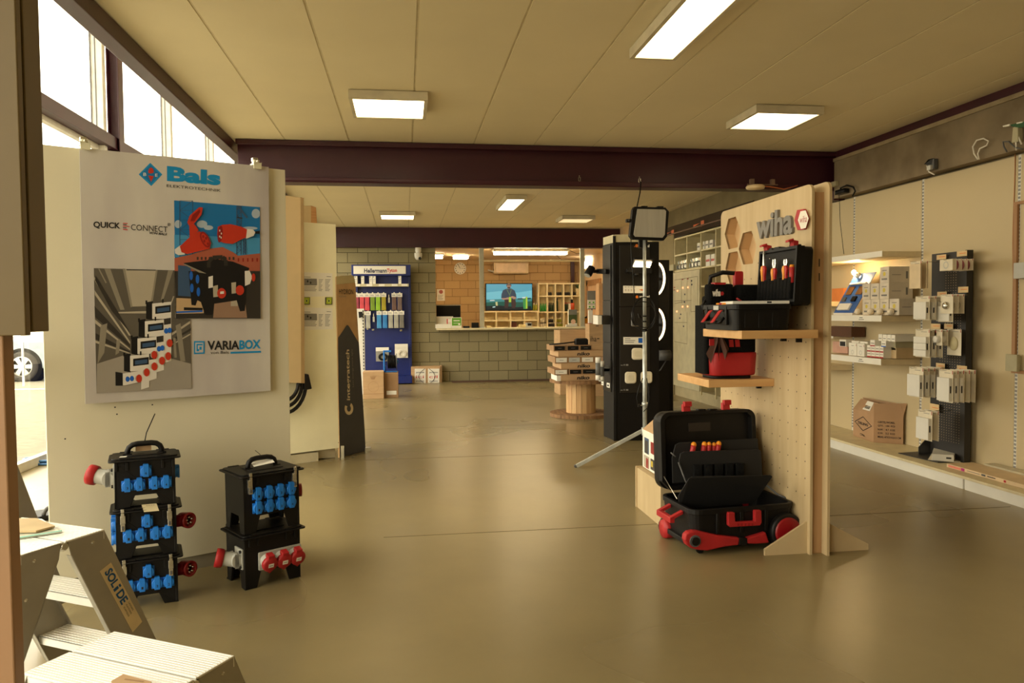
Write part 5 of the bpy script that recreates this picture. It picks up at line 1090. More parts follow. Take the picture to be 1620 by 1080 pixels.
t = thing('work_torch', 'black lamp with a long thin rod lying on top of the tray stack', 'lamp', (nx(920), YN+.1, zz))
MB().rbox((nx(912), YN+.02, zz), (nx(931.5), YN+.14, zz+.075), .012, axis='y').box((nx(914), YN+.03, zz+.07), (nx(930), YN+.13, zz+.085)).build('head', t, m=BLACK, bevel=.006)
MB().tube([(nx(915), YN+.08, zz+.042), (nx(895), YN+.08, zz+.022), (nx(871), YN+.08, zz+.009)], .009).build('rod', t, m=BLACK)
# cartons behind the spool
YK = 12.3
def kb(label, xa, xb, yt, Y, D, z0=0, m=CARD, extra=None):
    a, e = aty(xa, 600, Y).x, aty(xb, 600, Y).x; z = aty((xa+xb)/2, yt, Y).z
    t = thing('cardboard_box', label, 'box', ((a+e)/2, Y+D/2, z0), 0, 'tall cartons behind the cable spool'); MB().box((a, Y, z0), (e, Y+D, z)).build('carton', t, m=m, bevel=.004)
    if extra: b = MB(); extra(b, a, e, z, Y-.002); b.build('print', t, m=INK)
    return t
kb('large plain brown carton standing behind the cable spool', 886, 934, 522, 12.5, .5)
kb('tall brown carton with black printing between the spool and the black tower', 932.5, 962, 512, 12.2, .28, extra=lambda b, x0, x1, z, y: (b.text('iha', (x0+.02, y, z-.29), (x0+.12, y, z-.29), (x0+.02, y, z-.20)), b.box((x0+.13, y-.001, z-.25), (x0+.17, y, z-.235)), b.box((x0+.11, y-.001, z-.04), (x0+.16, y, z-.03))))
kb('slanted brown carton leaning upright behind the black tower', 948, 966, 448, 12.9, .2, m=mat('tan_carton', (206, 160, 112), .8))
t = thing('sample_holder', 'white and red packs on a holder left of the black tower above the cartons', 'holder', (aty(932, 500, 12.4).x, 12.4, 1.0))
a, e = aty(931, 500, 12.4), aty(937, 511, 12.4); MB().box((a.x, 12.38, e.z), (e.x, 12.44, a.z+.1)).build('packs', t, m=PAPER); MB().box((a.x, 12.37, e.z-.05), (e.x-.02, 12.45, e.z)).build('red_foot', t, m=RED)
# ================================================================ BLACK LAMP TOWER
TA = V((2.223, 7.962, 0)); TBk = V((2.196, 8.31, 0)); TR = V((2.70, 7.885, 0))
PF = Plane(TA, TR); PLf = Plane(TBk, TA)
t = thing('display_tower', 'tall black lamp display tower with an orange-dotted lettered panel', 'display stand', (2.43, 8.1, 0))
MB().prism([TA, TR, TR+(TBk-TA), TBk], (0, 0, 2.135)).build('column', t, m=BLACKG, bevel=.004)
hb_ = MB().prism([PF.pt(.012, 2.135), PF.pt(.18, 2.135), PF.pt(.18, 2.215), PF.pt(.012, 2.215)], -PF.n*.05).prism([PF.pt(.19, 2.135), PF.pt(.41, 2.135), PF.pt(.41, 2.215), PF.pt(.19, 2.215)], -PF.n*.05).prism([PLf.pt(.01, 2.13), PLf.pt(.33, 2.13), PLf.pt(.33, 2.215), PLf.pt(.01, 2.215)], -PLf.n*.05).build('header', t, m=mat('header_cream', (206, 196, 160), .5))
b = MB()
for z0, z1, u0, u1 in ((1.45, 2.10, .06, .38), (.52, 1.44, .06, .38)): b.prism([PF.pt(u0, z0), PF.pt(u1, z0), PF.pt(u1, z1), PF.pt(u0, z1)], PF.n*.012)
for z0, z1 in ((1.52, 2.11), (1.06, 1.51), (.52, 1.05)): b.prism([PLf.pt(.02, z0), PLf.pt(.27, z0), PLf.pt(.27, z1), PLf.pt(.02, z1)], PLf.n*.012)
b.build('panels', t, m=mat('black_panel', (30, 27, 24), .3), bevel=.002)
MB().prism([PF.pt(-.01, 0), PF.pt(.02, 0), PF.pt(.02, 2.2), PF.pt(-.01, 2.2)], PF.n*.015).build('corner_profile', t, m=BLACK, bevel=.003)
OR = mat('logo_orange', (226, 120, 30), .5)
F = Flat(PF, 940, 360, .148, step=.0004, l0=.0135)
F.ell(455, 193, 15, 18, OR).ell(434, 203, 4, 5, OR).text('steinel', 479, 207, 590, 210, 479, 178, PAPER, .02).ell(458, 740, 14, 16, OR).text('steinel', 484, 747, 592, 745, 484, 725, PAPER, .02)
F.poly([(310, 620), (540, 624), (540, 700), (310, 698)], PAPER).poly([(480, 662), (535, 655), (535, 676), (500, 672)], OR)
for i in range(4): F.poly([(325+i*32, 632), (347+i*32, 632), (347+i*32, 637), (325+i*32, 637)], INKG).poly([(330+i*30, 655), (345+i*30, 655), (345+i*30, 680), (330+i*30, 680)], mat('pale_ink', (206, 196, 180), .6))
F.b.build('print', t)
F = Flat(PF, 940, 500, .1852, step=.0004, l0=.0135)
F.poly([(249, 178), (421, 178), (421, 242), (249, 242)], PAPER).poly([(378, 186), (420, 186), (420, 228), (378, 228)], P_BL).poly([(262, 190), (310, 190), (310, 196), (262, 196)], INKG).poly([(262, 206), (350, 206), (350, 211), (262, 211)], INKG).poly([(262, 220), (340, 220), (340, 225), (262, 225)], INKG)
for y in (415, 628): F.poly([(226, y), (245, y), (245, y+8), (226, y+8)], INKG).poly([(252, y-6), (262, y-6), (262, y+8), (252, y+8)], INKG).poly([(270, y-6), (292, y-6), (292, y+8), (270, y+8)], INKG)
F.b.build('label_strips', t)
F = Flat(PLf, 940, 500, .1852, step=.0004, l0=.0145)
for (x0, y0, x1, y1) in ((61, 552, 80, 592), (107, 566, 133, 612)): F.poly([(x0, y0), (x1, y0+6), (x1, y1), (x0, y1-6)], PAPER).poly([(x0+5, y0+16), (x1-8, y0+18), (x1-8, y1-10), (x0+5, y1-14)], INK)
for (x0, y0, x1, y1) in ((98, -137, 130, -97), (126, 50-0, 150, 80)): pass
F.b.build('label_stickers', t)
def sensor(label, x, y):
    p = PF.px(x, y, .013); u = PF.u; t_ = thing('motion_sensor', label, 'sensor', tuple(p), 0, 'round-cornered white sensors on the black tower')
    M_ = Matrix(((u.x, PF.n.x, 0, p.x), (u.y, PF.n.y, 0, p.y), (0, 0, 1, p.z), (0, 0, 0, 1)))
    b = MB(M_); b.rbox((-.062, 0, -.063), (.062, .02, .063), .03, axis='y').rbox((-.056, .02, -.057), (.056, .034, .057), .028, axis='y').build('housing', t_, m=mat('sensor_white', (226, 216, 190), .4), bevel=.006)
    MB(M_).rbox((-.032, .034, -.03), (.032, .038, .03), .016, axis='y').build('lens', t_, m=mat('sensor_lens', (214, 204, 176), .3))
sensor('upper of the three white sensors on the black tower', 1008.3, 559.5); sensor('lower left white sensor on the black tower', 997.5, 597); sensor('lower right white sensor on the black tower behind the tripod pole', 1022.5, 596.5)
# floodlight on the tower (lit)
FLD = mat('flood_glow', (240, 240, 230), .5, emit=(1, .74, .38), es=22)
p = PF.px(1016, 420, .13); t_ = thing('floodlight', 'lit flat floodlight on an arm on the black tower', 'floodlight', tuple(p))
c = [PF.px(1001, 422, .14), PF.px(1028, 423, .14), PF.px(1031, 414.5, .22), PF.px(1005, 413.5, .22)]
MB().prism(c, (0, 0, .003)).build('glass', t_, m=FLD)
MB().prism([PF.px(999, 423, .14)+V((0, 0, .006)), PF.px(1030, 424, .14)+V((0, 0, .006)), PF.px(1035, 412, .22)+V((0, 0, .006)), PF.px(1003, 411, .22)+V((0, 0, .006))], (0, 0, .02)).prism([PF.px(990, 426, .012), PF.px(1002, 426, .012), PF.px(1002, 431, .012), PF.px(990, 431, .012)], PF.n*.1).prism([PF.px(995, 424, .012), PF.px(1030, 424, .012), PF.px(1030, 433, .012), PF.px(995, 433, .012)], PF.n*.06).build('body', t_, m=BLACK, bevel=.003)
MB().sphere(PF.px(1007, 434, .05), .03, BLACK, sc=(1, 1, .8)).build('sensor_dome', t_, m=GREYD)
# spot on the left side and up-down lamps
for nm, lb, (x, y) in (('spotlight', 'black spotlight sticking out from the left side of the tower', (945, 430)),):
    t_ = thing(nm, lb, 'spotlight', tuple(PLf.px(952, 430)))
    b = MB(); q = PLf.px(953, 429, 0); e = PLf.px(943, 424, 0)
    b.prism([PLf.px(950, 425, 0), PLf.px(965, 426, 0), PLf.px(965, 433, 0), PLf.px(950, 433, 0)], PLf.n*.05).cyl(q+PLf.n*.05, q+PLf.n*.17, .02)
    b.build('bracket', t_, m=BLACK, bevel=.003)
    o = q+PLf.n*.14; MB().cyl(o+V((.02, .0, .05)), o+V((-.035, -.015, -.04)), .042, r1=.045).build('lamp_head', t_, m=BLACK, bevel=.008); MB().cyl(o+V((-.038, -.016, -.045)), o+V((-.042, -.018, -.052)), .036).build('lens', t_, m=GREYP)
p0 = PLf.px(957, 505, .012); t_ = thing('wall_lamp', 'grey block lamp with a pale front on the left side of the black tower', 'wall lamp', tuple(p0))
B_ = [PLf.px(957, 512, .012), PLf.px(965, 513, .012), PLf.px(965, 499, .012), PLf.px(957, 498, .012)]
MB().prism(B_, PLf.n*.09).build('body', t_, m=mat('anthracite', (48, 44, 38), .45), bevel=.003)
MB().prism([v_+PLf.n*.092 for v_ in B_], PLf.n*.045).build('pale_front', t_, m=PAINTW, bevel=.002)
for i, (x, y0, y1) in enumerate(((946.5, 565, 601), (951.5, 571, 603))):
    t_ = thing('up_down_lamp', ('left grey and white up-down lamp beside the black tower', 'right grey and white up-down lamp beside the black tower, slightly lower')[i], 'wall lamp', tuple(PLf.px(x+8, (y0+y1)/2, .05)), 0, 'up-down lamps on the black tower')
    o = PLf.px(x+14-3*i, 580, .012); off = .13+.0*i; z0 = aty(x, y1, 8.1).z; z1 = aty(x, y0, 8.1).z; c = aty(x, 580, 8.1-.0*i)
    MB().cyl((c.x, 8.1, z0+.055), (c.x, 8.1, z1-.06), .031).box((c.x, 8.08, (z0+z1)/2-.03), (2.215, 8.12, (z0+z1)/2+.03)).build('body', t_, m=mat('lamp_grey', (96, 96, 94), .5))
    MB().cyl((c.x, 8.1, z1-.06), (c.x, 8.1, z1), .031).build('upper_glass', t_, m=PAINTW); MB().cyl((c.x, 8.1, z0), (c.x, 8.1, z0+.055), .031).build('lower_glass', t_, m=PAINTW)
# second tower further back with ring lamps
t = thing('display_tower', 'second dark lamp tower further back, right of the lettered one', 'display stand', (3.45, 10.1, 0))
xa, xb = aty(1035, 500, 9.9).x, aty(1059, 500, 9.9).x; MB().box((xa-.25, 9.9, 0), (xb, 10.4, aty(1055, 411, 9.9).z)).build('column', t, m=BLACKG, bevel=.004)
MB().box((xb, 10.2, 0), (aty(1065, 500, 10.2).x, 10.5, aty(1060, 428, 10.2).z)).build('side_column', t, m=BLACK)
RING = mat('ring_glow', (240, 240, 230), .5, emit=(1, .72, .40), es=3.2)
for i, (yc, lab_) in enumerate(((441, 'upper'), (513, 'lower'))):
    c = aty(1036.5, yc, 8.55); r = .19
    t_ = thing('ring_lamp', f'{lab_} glowing curved ring lamp at the right edge of the black tower', 'ring lamp', tuple(c), 0, 'ring lamps beside the black tower')
    M_ = Matrix.Translation(c) @ Matrix.Rotation(math.radians(-76), 4, 'Z')
    b = MB(M_); n = 40; vs = []
    pts = [(r*math.cos(2*PI*k/n), 0, r*math.sin(2*PI*k/n)) for k in range(n+1)]
    b.tube(pts, .013, seg=8); b.build('light_ring', t_, m=RING)
    MB(M_).lathe([(0, .02), (r*.9, .02), (r*.95, .05), (0, .05)], (0, 0, 0), (0, 1, 0), seg=32).build('backing', t_, m=BLACK); MB().cyl(c, (2.66, 8.24, c.z), .02).build('arm', t_, m=BLACK)
t_ = thing('wall_lamp', 'dark round lamp low on the second tower', 'wall lamp', tuple(aty(1051, 560, 9.7))); q = aty(1051, 562, 9.75); MB().cyl((q.x-.08, 9.75, q.z), (q.x+.08, 9.75, q.z), .07, GREYD).build('head', t_); MB().tube([(q.x+.05, 9.8, q.z-.06), (q.x-.02, 9.85, q.z-.2), (q.x-.1, 9.88, q.z-.26)], .008, GREYD).box((q.x-.03, 9.78, q.z-.03), (q.x+.03, 9.9, q.z+.03)).build('arm', t_, m=GREYD)
# ================================================================ TRIPOD WORK LIGHT
YT_ = 6.6; d_ = ray(1020, 600); TX_ = YT_*d_.x/d_.y
t = thing('tripod_work_light', 'rectangular work light on a galvanised tripod with a coiled black cable', 'work light', (TX_, YT_, 0))
def tz(y): return aty(1020, y, YT_).z
MB().cyl((TX_, YT_, tz(697)), (TX_, YT_, tz(520)), .019).cyl((TX_, YT_, tz(520)), (TX_, YT_, tz(378)), .0155).cyl((TX_, YT_, tz(642)), (TX_, YT_, tz(636)), .026).cyl((TX_, YT_, tz(688)), (TX_, YT_, tz(676)), .03).build('pole', t, m=STEEL)
hub = V((TX_, YT_, tz(679)))
f0 = atz(912, 737, .012); rr = (f0.xy-hub.xy).length; a0_ = math.atan2(f0.y-hub.y, f0.x-hub.x)
for k in range(3):
    a = a0_+k*2*PI/3; ft = V((hub.x+rr*math.cos(a), hub.y+rr*math.sin(a), .012)); q = (ft-hub).normalized(); sd = V((-math.sin(a), math.cos(a), 0))*.011; up = q.cross(sd).normalized()*.016
    st_ = hub+q*.03; b = MB(); b.prism([st_+sd+up, st_-sd+up, st_-sd-up, st_+sd-up], (ft-st_)); b.prism([ft+sd*1.2+up, ft-sd*1.2+up, ft-sd*1.2-up, ft+sd*1.2-up], q*.02, GREYD)
    b.build('leg', t, m=STEEL, bevel=.002)
MB().tube([(TX_-.015, YT_, tz(641)), (TX_-.05, YT_, tz(641))], .005).cyl((TX_-.045, YT_, tz(641)), (TX_-.065, YT_, tz(641)), .014, BLACK).tube([(TX_, YT_-.02, tz(680)), (TX_, YT_-.07, tz(681))], .006).build('clamp_screw', t, m=CHROME)
PH = Plane((TX_-1, YT_-.03), (TX_+1, YT_-.03))
o8 = [(1003, 327), (1050, 328), (1056.5, 333), (1055, 374), (1049, 380), (1000, 378), (996.5, 371), (999, 335)]
o8 = [(1004, 326.5), (1053, 328), (1058.5, 334), (1055.5, 374), (1050, 380.5), (1001, 378.5), (996.5, 372.5), (1001, 331.5)]
MB().prism([PH.px(*p) for p in o8], (0, .06, 0)).prism([PH.px(1015, 327), PH.px(1025, 327), PH.px(1025, 325.5), PH.px(1015, 325.5)], (0, .05, 0)).prism([PH.px(1040, 328), PH.px(1050, 328), PH.px(1050, 326), PH.px(1040, 326)], (0, .05, 0)).box((TX_-.05, YT_+.0, tz(392)), (TX_+.03, YT_+.03, tz(376))).build('lamp_head', t, m=BLACK, bevel=.008)
i8 = [(1008, 330.5), (1051, 331.5), (1053.5, 334), (1051.5, 371), (1048, 376), (1004.5, 374.5), (1002, 371)]
MB().prism([PH.px(*p) for p in i8], (0, -.008, 0)).build('diffuser', t, m=mat('unlit_diffuser', (178, 174, 162), .25, col2=(164, 160, 148), scale=5, stretch=(6, 1, .5)), bevel=.002)
c = PH.px(992, 348.5); MB().box((PH.px(992, 350).x, YT_-.02, PH.px(992, 351).z), (PH.px(999.5, 350).x, YT_+.02, PH.px(992, 346).z)).cyl(PH.px(994, 348.5)+V((0, -.012, 0)), PH.px(994, 348.5)+V((0, -.02, 0)), .008, GREYD).build('tilt_knob', t, m=BLACK)
b = MB()
def pc_(x, y, l=.03): return PH.px(x, y, l)
b.tube([pc_(998, 370), pc_(998.5, 400), pc_(1001, 430), pc_(1003, 460), pc_(1004, 480)], .004)
for (cx, cy, rx, ry) in ((1019, 497, 18.5, 27), (1020, 494, 17, 24), (1018, 499, 19.5, 22)):
    b.tube([pc_(cx+rx*math.cos(k*PI/14), cy+ry*math.sin(k*PI/14), .03+.012*math.sin(k)) for k in range(29)], .0045, seg=6)
b.tube([pc_(1017, 598), pc_(1011, 612), pc_(1007, 628), pc_(1009, 641), pc_(1016, 648)], .004).tube([pc_(1023, 598), pc_(1026, 615), pc_(1027, 630), pc_(1024, 645), pc_(1018, 651)], .004)
for y in (500, 508.5, 521.5): b.cyl((TX_, YT_, tz(y)-.006), (TX_, YT_, tz(y)+.006), .023)
b.build('cable', t, m=BLACK)
MB().prism([PH.px(1000, 494, .02), PH.px(1003, 494, .02), PH.px(1003, 515, .02), PH.px(1000, 515, .02)], (0, .03, 0)).prism([PH.px(1000, 515, .025), PH.px(1012, 515, .025), PH.px(1012, 516, .025), PH.px(1000, 516, .025)], (0, .01, 0), CHROME).prism([PH.px(1010, 496, .02), PH.px(1014, 499, .02), PH.px(1016, 503, .02), PH.px(1012, 503, .02)], (0, .03, 0), BLACK).build('plug', t, m=GREYD)
# cord from the beam down to the lamp, with two cable sockets on the beam
YC = 7.72
b = MB().tube([aty(1014, 287, YC), aty(1012.5, 305, YC), aty(1008, 326, 6.9)], .006, BLACK)
b.build('hanging_cable', m=BLACK, label='thin black cable hanging from the middle beam to the tripod lamp', category='cable')
for i, (x, y) in enumerate(((916.5, 283.5), (1011.6, 285.5))):
    p = aty(x, y, YB1-.012); b = MB()
    for dx in (-.011, .009): b.box((p.x+dx, p.y-.004, p.z-.02), (p.x+dx+.003, p.y+.006, p.z+.02))
    for dz in (-.02, .017): b.box((p.x-.011, p.y-.004, p.z+dz), (p.x+.012, p.y+.006, p.z+dz+.003))
    b.sphere((p.x, p.y, p.z+.033), .006); b.build('cable_clip', m=CHROME, label=f'small metal clip on the middle beam, {("left", "right")[i]} one', category='clip', group='clips on the middle beam')
# ================================================================ PLYWOOD TOOL DISPLAY
XW = 2.27
def plate(outer, holes, th):
    """flat plate with holes from 2D loops; returns verts (u,v,w) and faces"""
    c = bpy.data.curves.new('p', 'CURVE'); c.dimensions = '2D'; c.fill_mode = 'BOTH'; c.extrude = th/2
    for lp in [outer]+holes:
        s = c.splines.new('POLY'); s.points.add(len(lp)-1); s.use_cyclic_u = True
        for i, (x, y) in enumerate(lp): s.points[i].co = (x, y, 0, 1)
    o = bpy.data.objects.new('p', c); COL.objects.link(o); me = bpy.data.meshes.new_from_object(o.evaluated_get(bpy.context.evaluated_depsgraph_get()))
    vs = [tuple(v.co) for v in me.vertices]; fs = [list(p.vertices) for p in me.polygons]
    bpy.data.objects.remove(o); bpy.data.curves.remove(c); bpy.data.meshes.remove(me); return vs, fs
def rr2(x0, y0, x1, y1, r, n=5):
    o = []
    for (cx, cy, a) in ((x1-r, y1-r, 0), (x0+r, y1-r, 90)): o += [(cx+r*math.cos(math.radians(a+90*k/n)), cy+r*math.sin(math.radians(a+90*k/n))) for k in range(n+1)]
    return o+[(x0, y0), (x1, y0)]
def wq(x, y, sc=.10185, ox_=1140, oy_=330): p = atx(ox_+x*sc, oy_+y*sc, XW); return (p.y, p.z)
hexes = [[wq(*p) for p in h] for h in ([(120, 160), (235, 122), (315, 345), (262, 600), (125, 632), (63, 400)], [(345, 380), (480, 345), (560, 580), (497, 852), (352, 868), (280, 630)], [(125, 688), (258, 660), (330, 900), (285, 1150), (140, 1170), (75, 930)])]
t = thing('tool_display_stand', 'tall birch plywood tool display with hexagon cut-outs and raised grey lettering', 'display stand', (2.32, 4.65, 0))
PLYM = PLY
vs, fs = plate(rr2(4.03, 0, 5.275, 2.105, .045), hexes, .016)
b = MB(); b.add([(XW+.008+w, u, v) for u, v, w in vs], fs); b.build('front_board', t, m=PLYM)
vs, fs = plate(rr2(3.995, 0, 5.25, 2.115, .045), [], .016)
b = MB(); b.add([(2.363+w, u, v) for u, v, w in vs], fs); b.build('back_board', t, m=PLYM)
b = MB(); b.box((XW+.016, 4.052, .0), (2.355, 4.066, 2.06))
b.build('centre_board', t, m=mat('plywood_inner', (184, 146, 104), .5, col2=(170, 132, 90), scale=3, stretch=(6, 1, .5)))
MB().box((XW+.016, 5.22, 0), (2.355, 5.235, 2.06)).build('end_board', t, m=PLYM)
b = MB()
for x in (1296, 1305.6):
    for y in (415.5, 438): p = aty(x, y, 4.051); b.box((p.x-.002, 4.048, p.z-.022), (p.x+.002, 4.0525, p.z+.022))
b.build('slots', t, m=INK)
b = MB()
for h in hexes:
    n = len(h)
    for i in range(n):
        (a0_, a1_), (b0_, b1_) = h[i], h[(i+1) % n]; b.add([(XW+.001, a0_, a1_), (XW+.001, b0_, b1_), (XW+.075, b0_, b1_), (XW+.075, a0_, a1_)], [(0, 1, 2, 3)])
    b.add([(XW+.075, a, c) for a, c in h], [list(range(n))])
b.build('hexagon_niches', t, m=mat('plywood_niche', (204, 170, 126), .55, var=.03), flat=True)
for s_, (x0, x1, nm) in enumerate(((2.014, XW, 'left_foot'), (2.651, 2.371, 'right_foot'))):
    y = 4.058; MB().prism([(x0, y, 0), (x0, y, .035), (x1, y, .185), (x1, y, 0)], (0, .016, 0)).build('foot', t, m=PLY)
b = MB()
for i in range(12):
    for j in range(16):
        yy = 4.085+i*.1; z_ = .33+j*.098
        if any(abs(yy-sum(q[0] for q in h)/6) < .14 and abs(z_-sum(q[1] for q in h)/6) < .15 for h in hexes): continue
        if z_ > 1.75: continue
        b.lathe([(.0045, 0), (0, 0)], (XW-.0006, yy, z_), (-1, 0, 0), INK, 8)
b.build('peg_holes', t, m=mat('hole_brown', (90, 56, 28), .8), flat=True)
# raised letters and hexagonal badge
def wp(x, y, l=0): return atx(1140+x*.10185, 330+y*.10185, XW-l)
b = MB(); n_ = (-.018, 0, 0)
b.btext('wiha', wp(590, 478), wp(1152, 388), wp(598, 90), n_, mat('letter_grey', (122, 118, 112), .5), .03); b.build('raised_lettering', t, label='thick grey wiha lettering')
ho = [(1190, 180), (1232, 22), (1330, 5), (1385, 150), (1335, 322), (1240, 335)]; hi = [(1203, 178), (1241, 42), (1322, 25), (1370, 150), (1323, 300), (1250, 316)]
b = MB().prism([wp(*p) for p in ho], n_, RED).prism([wp(*p, l=.018) for p in hi], (-.001, 0, 0), PAPER); b.text('wiha', wp(1225, 225, .0195), wp(1338, 205, .0195), wp(1232, 120, .0195), RED, .0); b.build('badge', t, label='white and red hexagonal badge')
# shelves
def shelf(label, x0, y0, y1, z, th):
    t_ = thing('wooden_shelf', label, 'shelf', ((x0+XW)/2, (y0+y1)/2, z-th), 0, 'thick wooden shelves of the plywood display')
    MB().box((x0, y0, z-th), (XW, y1, z)).build('board', t_, m=mat('shelf_wood', (216, 174, 118), .5, col2=(200, 152, 96), scale=3, stretch=(1, 6, 6)), bevel=.002)
    MB().box((XW-.03, (y0+y1)/2-.1, z-th-.03), (XW, (y0+y1)/2-.08, z-th)).box((XW-.03, (y0+y1)/2+.08, z-th-.03), (XW, (y0+y1)/2+.1, z-th)).build('bracket', t_, m=BLACK)
shelf('upper thick wooden shelf carrying the open black tool case', 1.822, 3.955, 4.50, 1.286, .046)
shelf('lower thick wooden shelf carrying the black and red backpack', 1.842, 4.46, 5.0, .971, .047)
p0 = atx(1182.5, 452, XW); t_ = thing('wooden_shelf', 'small narrow wooden shelf block behind the backpack handle', 'shelf', (2.2, p0.y, p0.z-.07), 0, 'thick wooden shelves of the plywood display')
MB().box((2.14, p0.y-.02, p0.z-.06), (XW, p0.y+.18, p0.z)).build('board', t_, m=PLYE, bevel=.002)
# ---- open tool case on the upper shelf
zc_ = 1.286; t = thing('tool_case', 'open black tool case with red latches on the upper wooden shelf', 'tool case', (1.97, 4.2, zc_))
x0, x1, y0, y1, zr = 1.79, 2.125, 3.975, 4.43, zc_+.145
def tub(T, x0, x1, y0, y1, z0, z1, r, wall, m, name='base', taper=.04):
    b = MB(); n = []
    def loop(i, z, tp=0):
        o = []; cx, cy = (x0+x1)/2, (y0+y1)/2
        for (px_, py_, a0) in ((x1-r, y1-r, 0), (x0+r, y1-r, 90), (x0+r, y0+r, 180), (x1-r, y0+r, 270)):
            for k in range(6):
                a = math.radians(a0+18*k); X_ = px_+(r-i)*math.cos(a); Y_ = py_+(r-i)*math.sin(a); o.append((cx+(X_-cx)*(1-tp), cy+(Y_-cy)*(1-tp), z))
        return o
    L = [loop(0, z0, taper), loop(0, z1-.03, 0), loop(-.008, z1-.028, 0), loop(-.008, z1, 0), loop(wall, z1, 0), loop(wall, z0+.012, taper)]
    N_ = len(L[0]); vs = [p for l in L for p in l]; fs = [(k*N_+i, k*N_+(i+1) % N_, (k+1)*N_+(i+1) % N_, (k+1)*N_+i) for k in range(len(L)-1) for i in range(N_)]
    fs += [list(range(N_-1, -1, -1)), [5*N_+i for i in range(N_)]]
    b.add(vs, fs, m, False); return b, b
b, _ = tub(t, x0, x1, y0, y1, zc_, zr, .035, .012, BLACK)
for yy in (4.02, 4.10, 4.18): b.box((x1+.0, yy, zc_+.02), (x1+.004, yy+.05, zr-.04), BLACK)
for xx in (1.87, 1.95, 2.03): b.box((xx-.02, y0+.001, zc_+.015), (xx+.02, y0+.006, zr-.032), BLACK)
b.build('base', t, m=BLACK, bevel=.002)
b = MB().box((x0-.012, 4.06, zc_+.03), (x0+.006, 4.08, zr-.01)).box((x0-.012, 4.33, zc_+.03), (x0+.006, 4.35, zr-.01)).build('ribs', t, m=BLACK, bevel=.003)
for yy, nm in ((4.13, ''), (4.27, '')):
    MB().prism([(x0-.008, yy-.02, zr-.03), (x0-.008, yy+.02, zr-.03), (x0-.055, yy+.024, zr-.095), (x0-.055, yy-.016, zr-.095)], (-.014, 0, -.008)).build('latch', t, m=RED, bevel=.003)
MB().tube([(x0-.006, 4.10, zr-.075), (x0-.035, 4.10, zr-.10), (x0-.035, 4.31, zr-.10), (x0-.006, 4.31, zr-.075)], .009).build('handle', t, m=BLACK)
MB().box((x0-.011, 4.17, zr-.03), (x0-.008, 4.24, zr-.006)).build('name_plate', t, m=GREYP)
# contents and lid
MB().box((x0+.02, y0+.02, zr-.03), (x1-.02, y1-.02, zr-.022)).build('tool_tray', t, m=FABRIC)
lx0, lx1, lz0, lz1 = 2.135, 2.235, zr-.005, 1.755
Ml = Matrix.Translation((2.135, 4.2, lz0)) @ Matrix.Rotation(math.radians(3), 4, 'Y')
hy = .228; hh = lz1-lz0
b = MB(Ml); b.rbox((.03, -hy, 0), (.095, hy, hh), .03, axis='x')
for a, e in (((.0, -hy, .0), (.045, -hy+.016, hh)), ((.0, hy-.016, 0), (.045, hy, hh)), ((.0, -hy, hh-.016), (.045, hy, hh)), ((.0, -hy, 0), (.045, hy, .016))): b.box(a, e)
for yy in (-.15, .03, .12): b.box((.01, yy-.03, hh), (.05, yy+.03, hh+.012))
b.build('lid', t, m=BLACK, bevel=.003)
b = MB(Ml).box((.024, -hy+.018, .02), (.03, hy-.018, hh-.02)); b.build('lid_lining', t, m=mat('lid_lining', (36, 34, 32), .8))
b = MB(Ml)
for yy, z_ in ((-.18, .30), (.13, .28), (-.18, .03), (.14, .035)): b.sphere((.022, yy, z_), .004, CHROME)
b.build('rivets', t, m=CHROME)
b = MB(Ml)
for k in range(10): b.rbox((-.016, -.20+k*.04, .035), (.022, -.162+k*.04, .155-.006*(k % 3)), .008, axis='z')
b.build('tool_pocket', t, m=FABRIC)
for yy in (-.165, .15): MB(Ml).box((.0, yy-.022, hh), (.03, yy+.022, hh+.03)).prism([(-.0, yy-.022, hh+.03), (-.0, yy+.022, hh+.03), (-.03, yy+.018, hh+.018), (-.03, yy-.018, hh+.018)], (0, 0, .012)).build('latch', t, m=RED, bevel=.003)
# tools held by the lid
def lidp(x, y): p = atx(1140+x*.10185, 330+y*.10185, 2.135); return p.y, p.z
def pliers(label, xc, yt, ys, yb, kind):
    ya, z1 = lidp(xc, yt); yb_, zs = lidp(xc, ys); _, z0 = lidp(xc, yb); X_ = 2.150
    T_ = thing('pliers', label, 'pliers', (X_, ya, z0-.05), 0, 'tools standing in the case lid')
    b = MB(); w = .012
    if kind == 'long': b.prism([(X_, yb_-w, zs), (X_, yb_+w, zs), (X_, ya+.003, z1-.02), (X_, ya, z1), (X_, ya-.004, z1-.02)], (-.012, 0, 0))
    else:
        b.prism([(X_, yb_-w, zs), (X_, yb_, zs), (X_, ya+.0-.004, (zs+z1)/2), (X_, ya-.006, z1), (X_, ya-.018, z1), (X_, ya-.022, (zs+z1)/2)], (-.01, 0, 0)).prism([(X_, yb_, zs), (X_, yb_+w, zs), (X_, ya+.022, (zs+z1)/2), (X_, ya+.016, z1), (X_, ya+.006, z1), (X_, ya+.006, (zs+z1)/2)], (-.01, 0, 0))
    b.build('jaws', T_, m=CHROME)
    for s_, m_ in ((1, ORANGE), (-1, RED)):
        MB().prism([(X_-.002, yb_+s_*.001, zs+.004), (X_-.002, yb_+s_*.022, zs), (X_-.002, yb_+s_*.030, zs-.02), (X_-.002, yb_+s_*.02, z0-.02), (X_-.002, yb_+s_*.022, z0-.06), (X_-.002, yb_+s_*.008, z0-.06), (X_-.002, yb_+s_*.004, z0)], (-.016, 0, 0)).build('handle', T_, m=m_, bevel=.004)
pliers('long-nosed pliers at the left of the open case lid', 655, 660, 895, 1010, 'long')
pliers('combination pliers in the middle of the open case lid', 815, 785, 930, 1010, 'comb')
pliers('wire pliers at the right of the open case lid', 990, 785, 890, 975, 'comb')
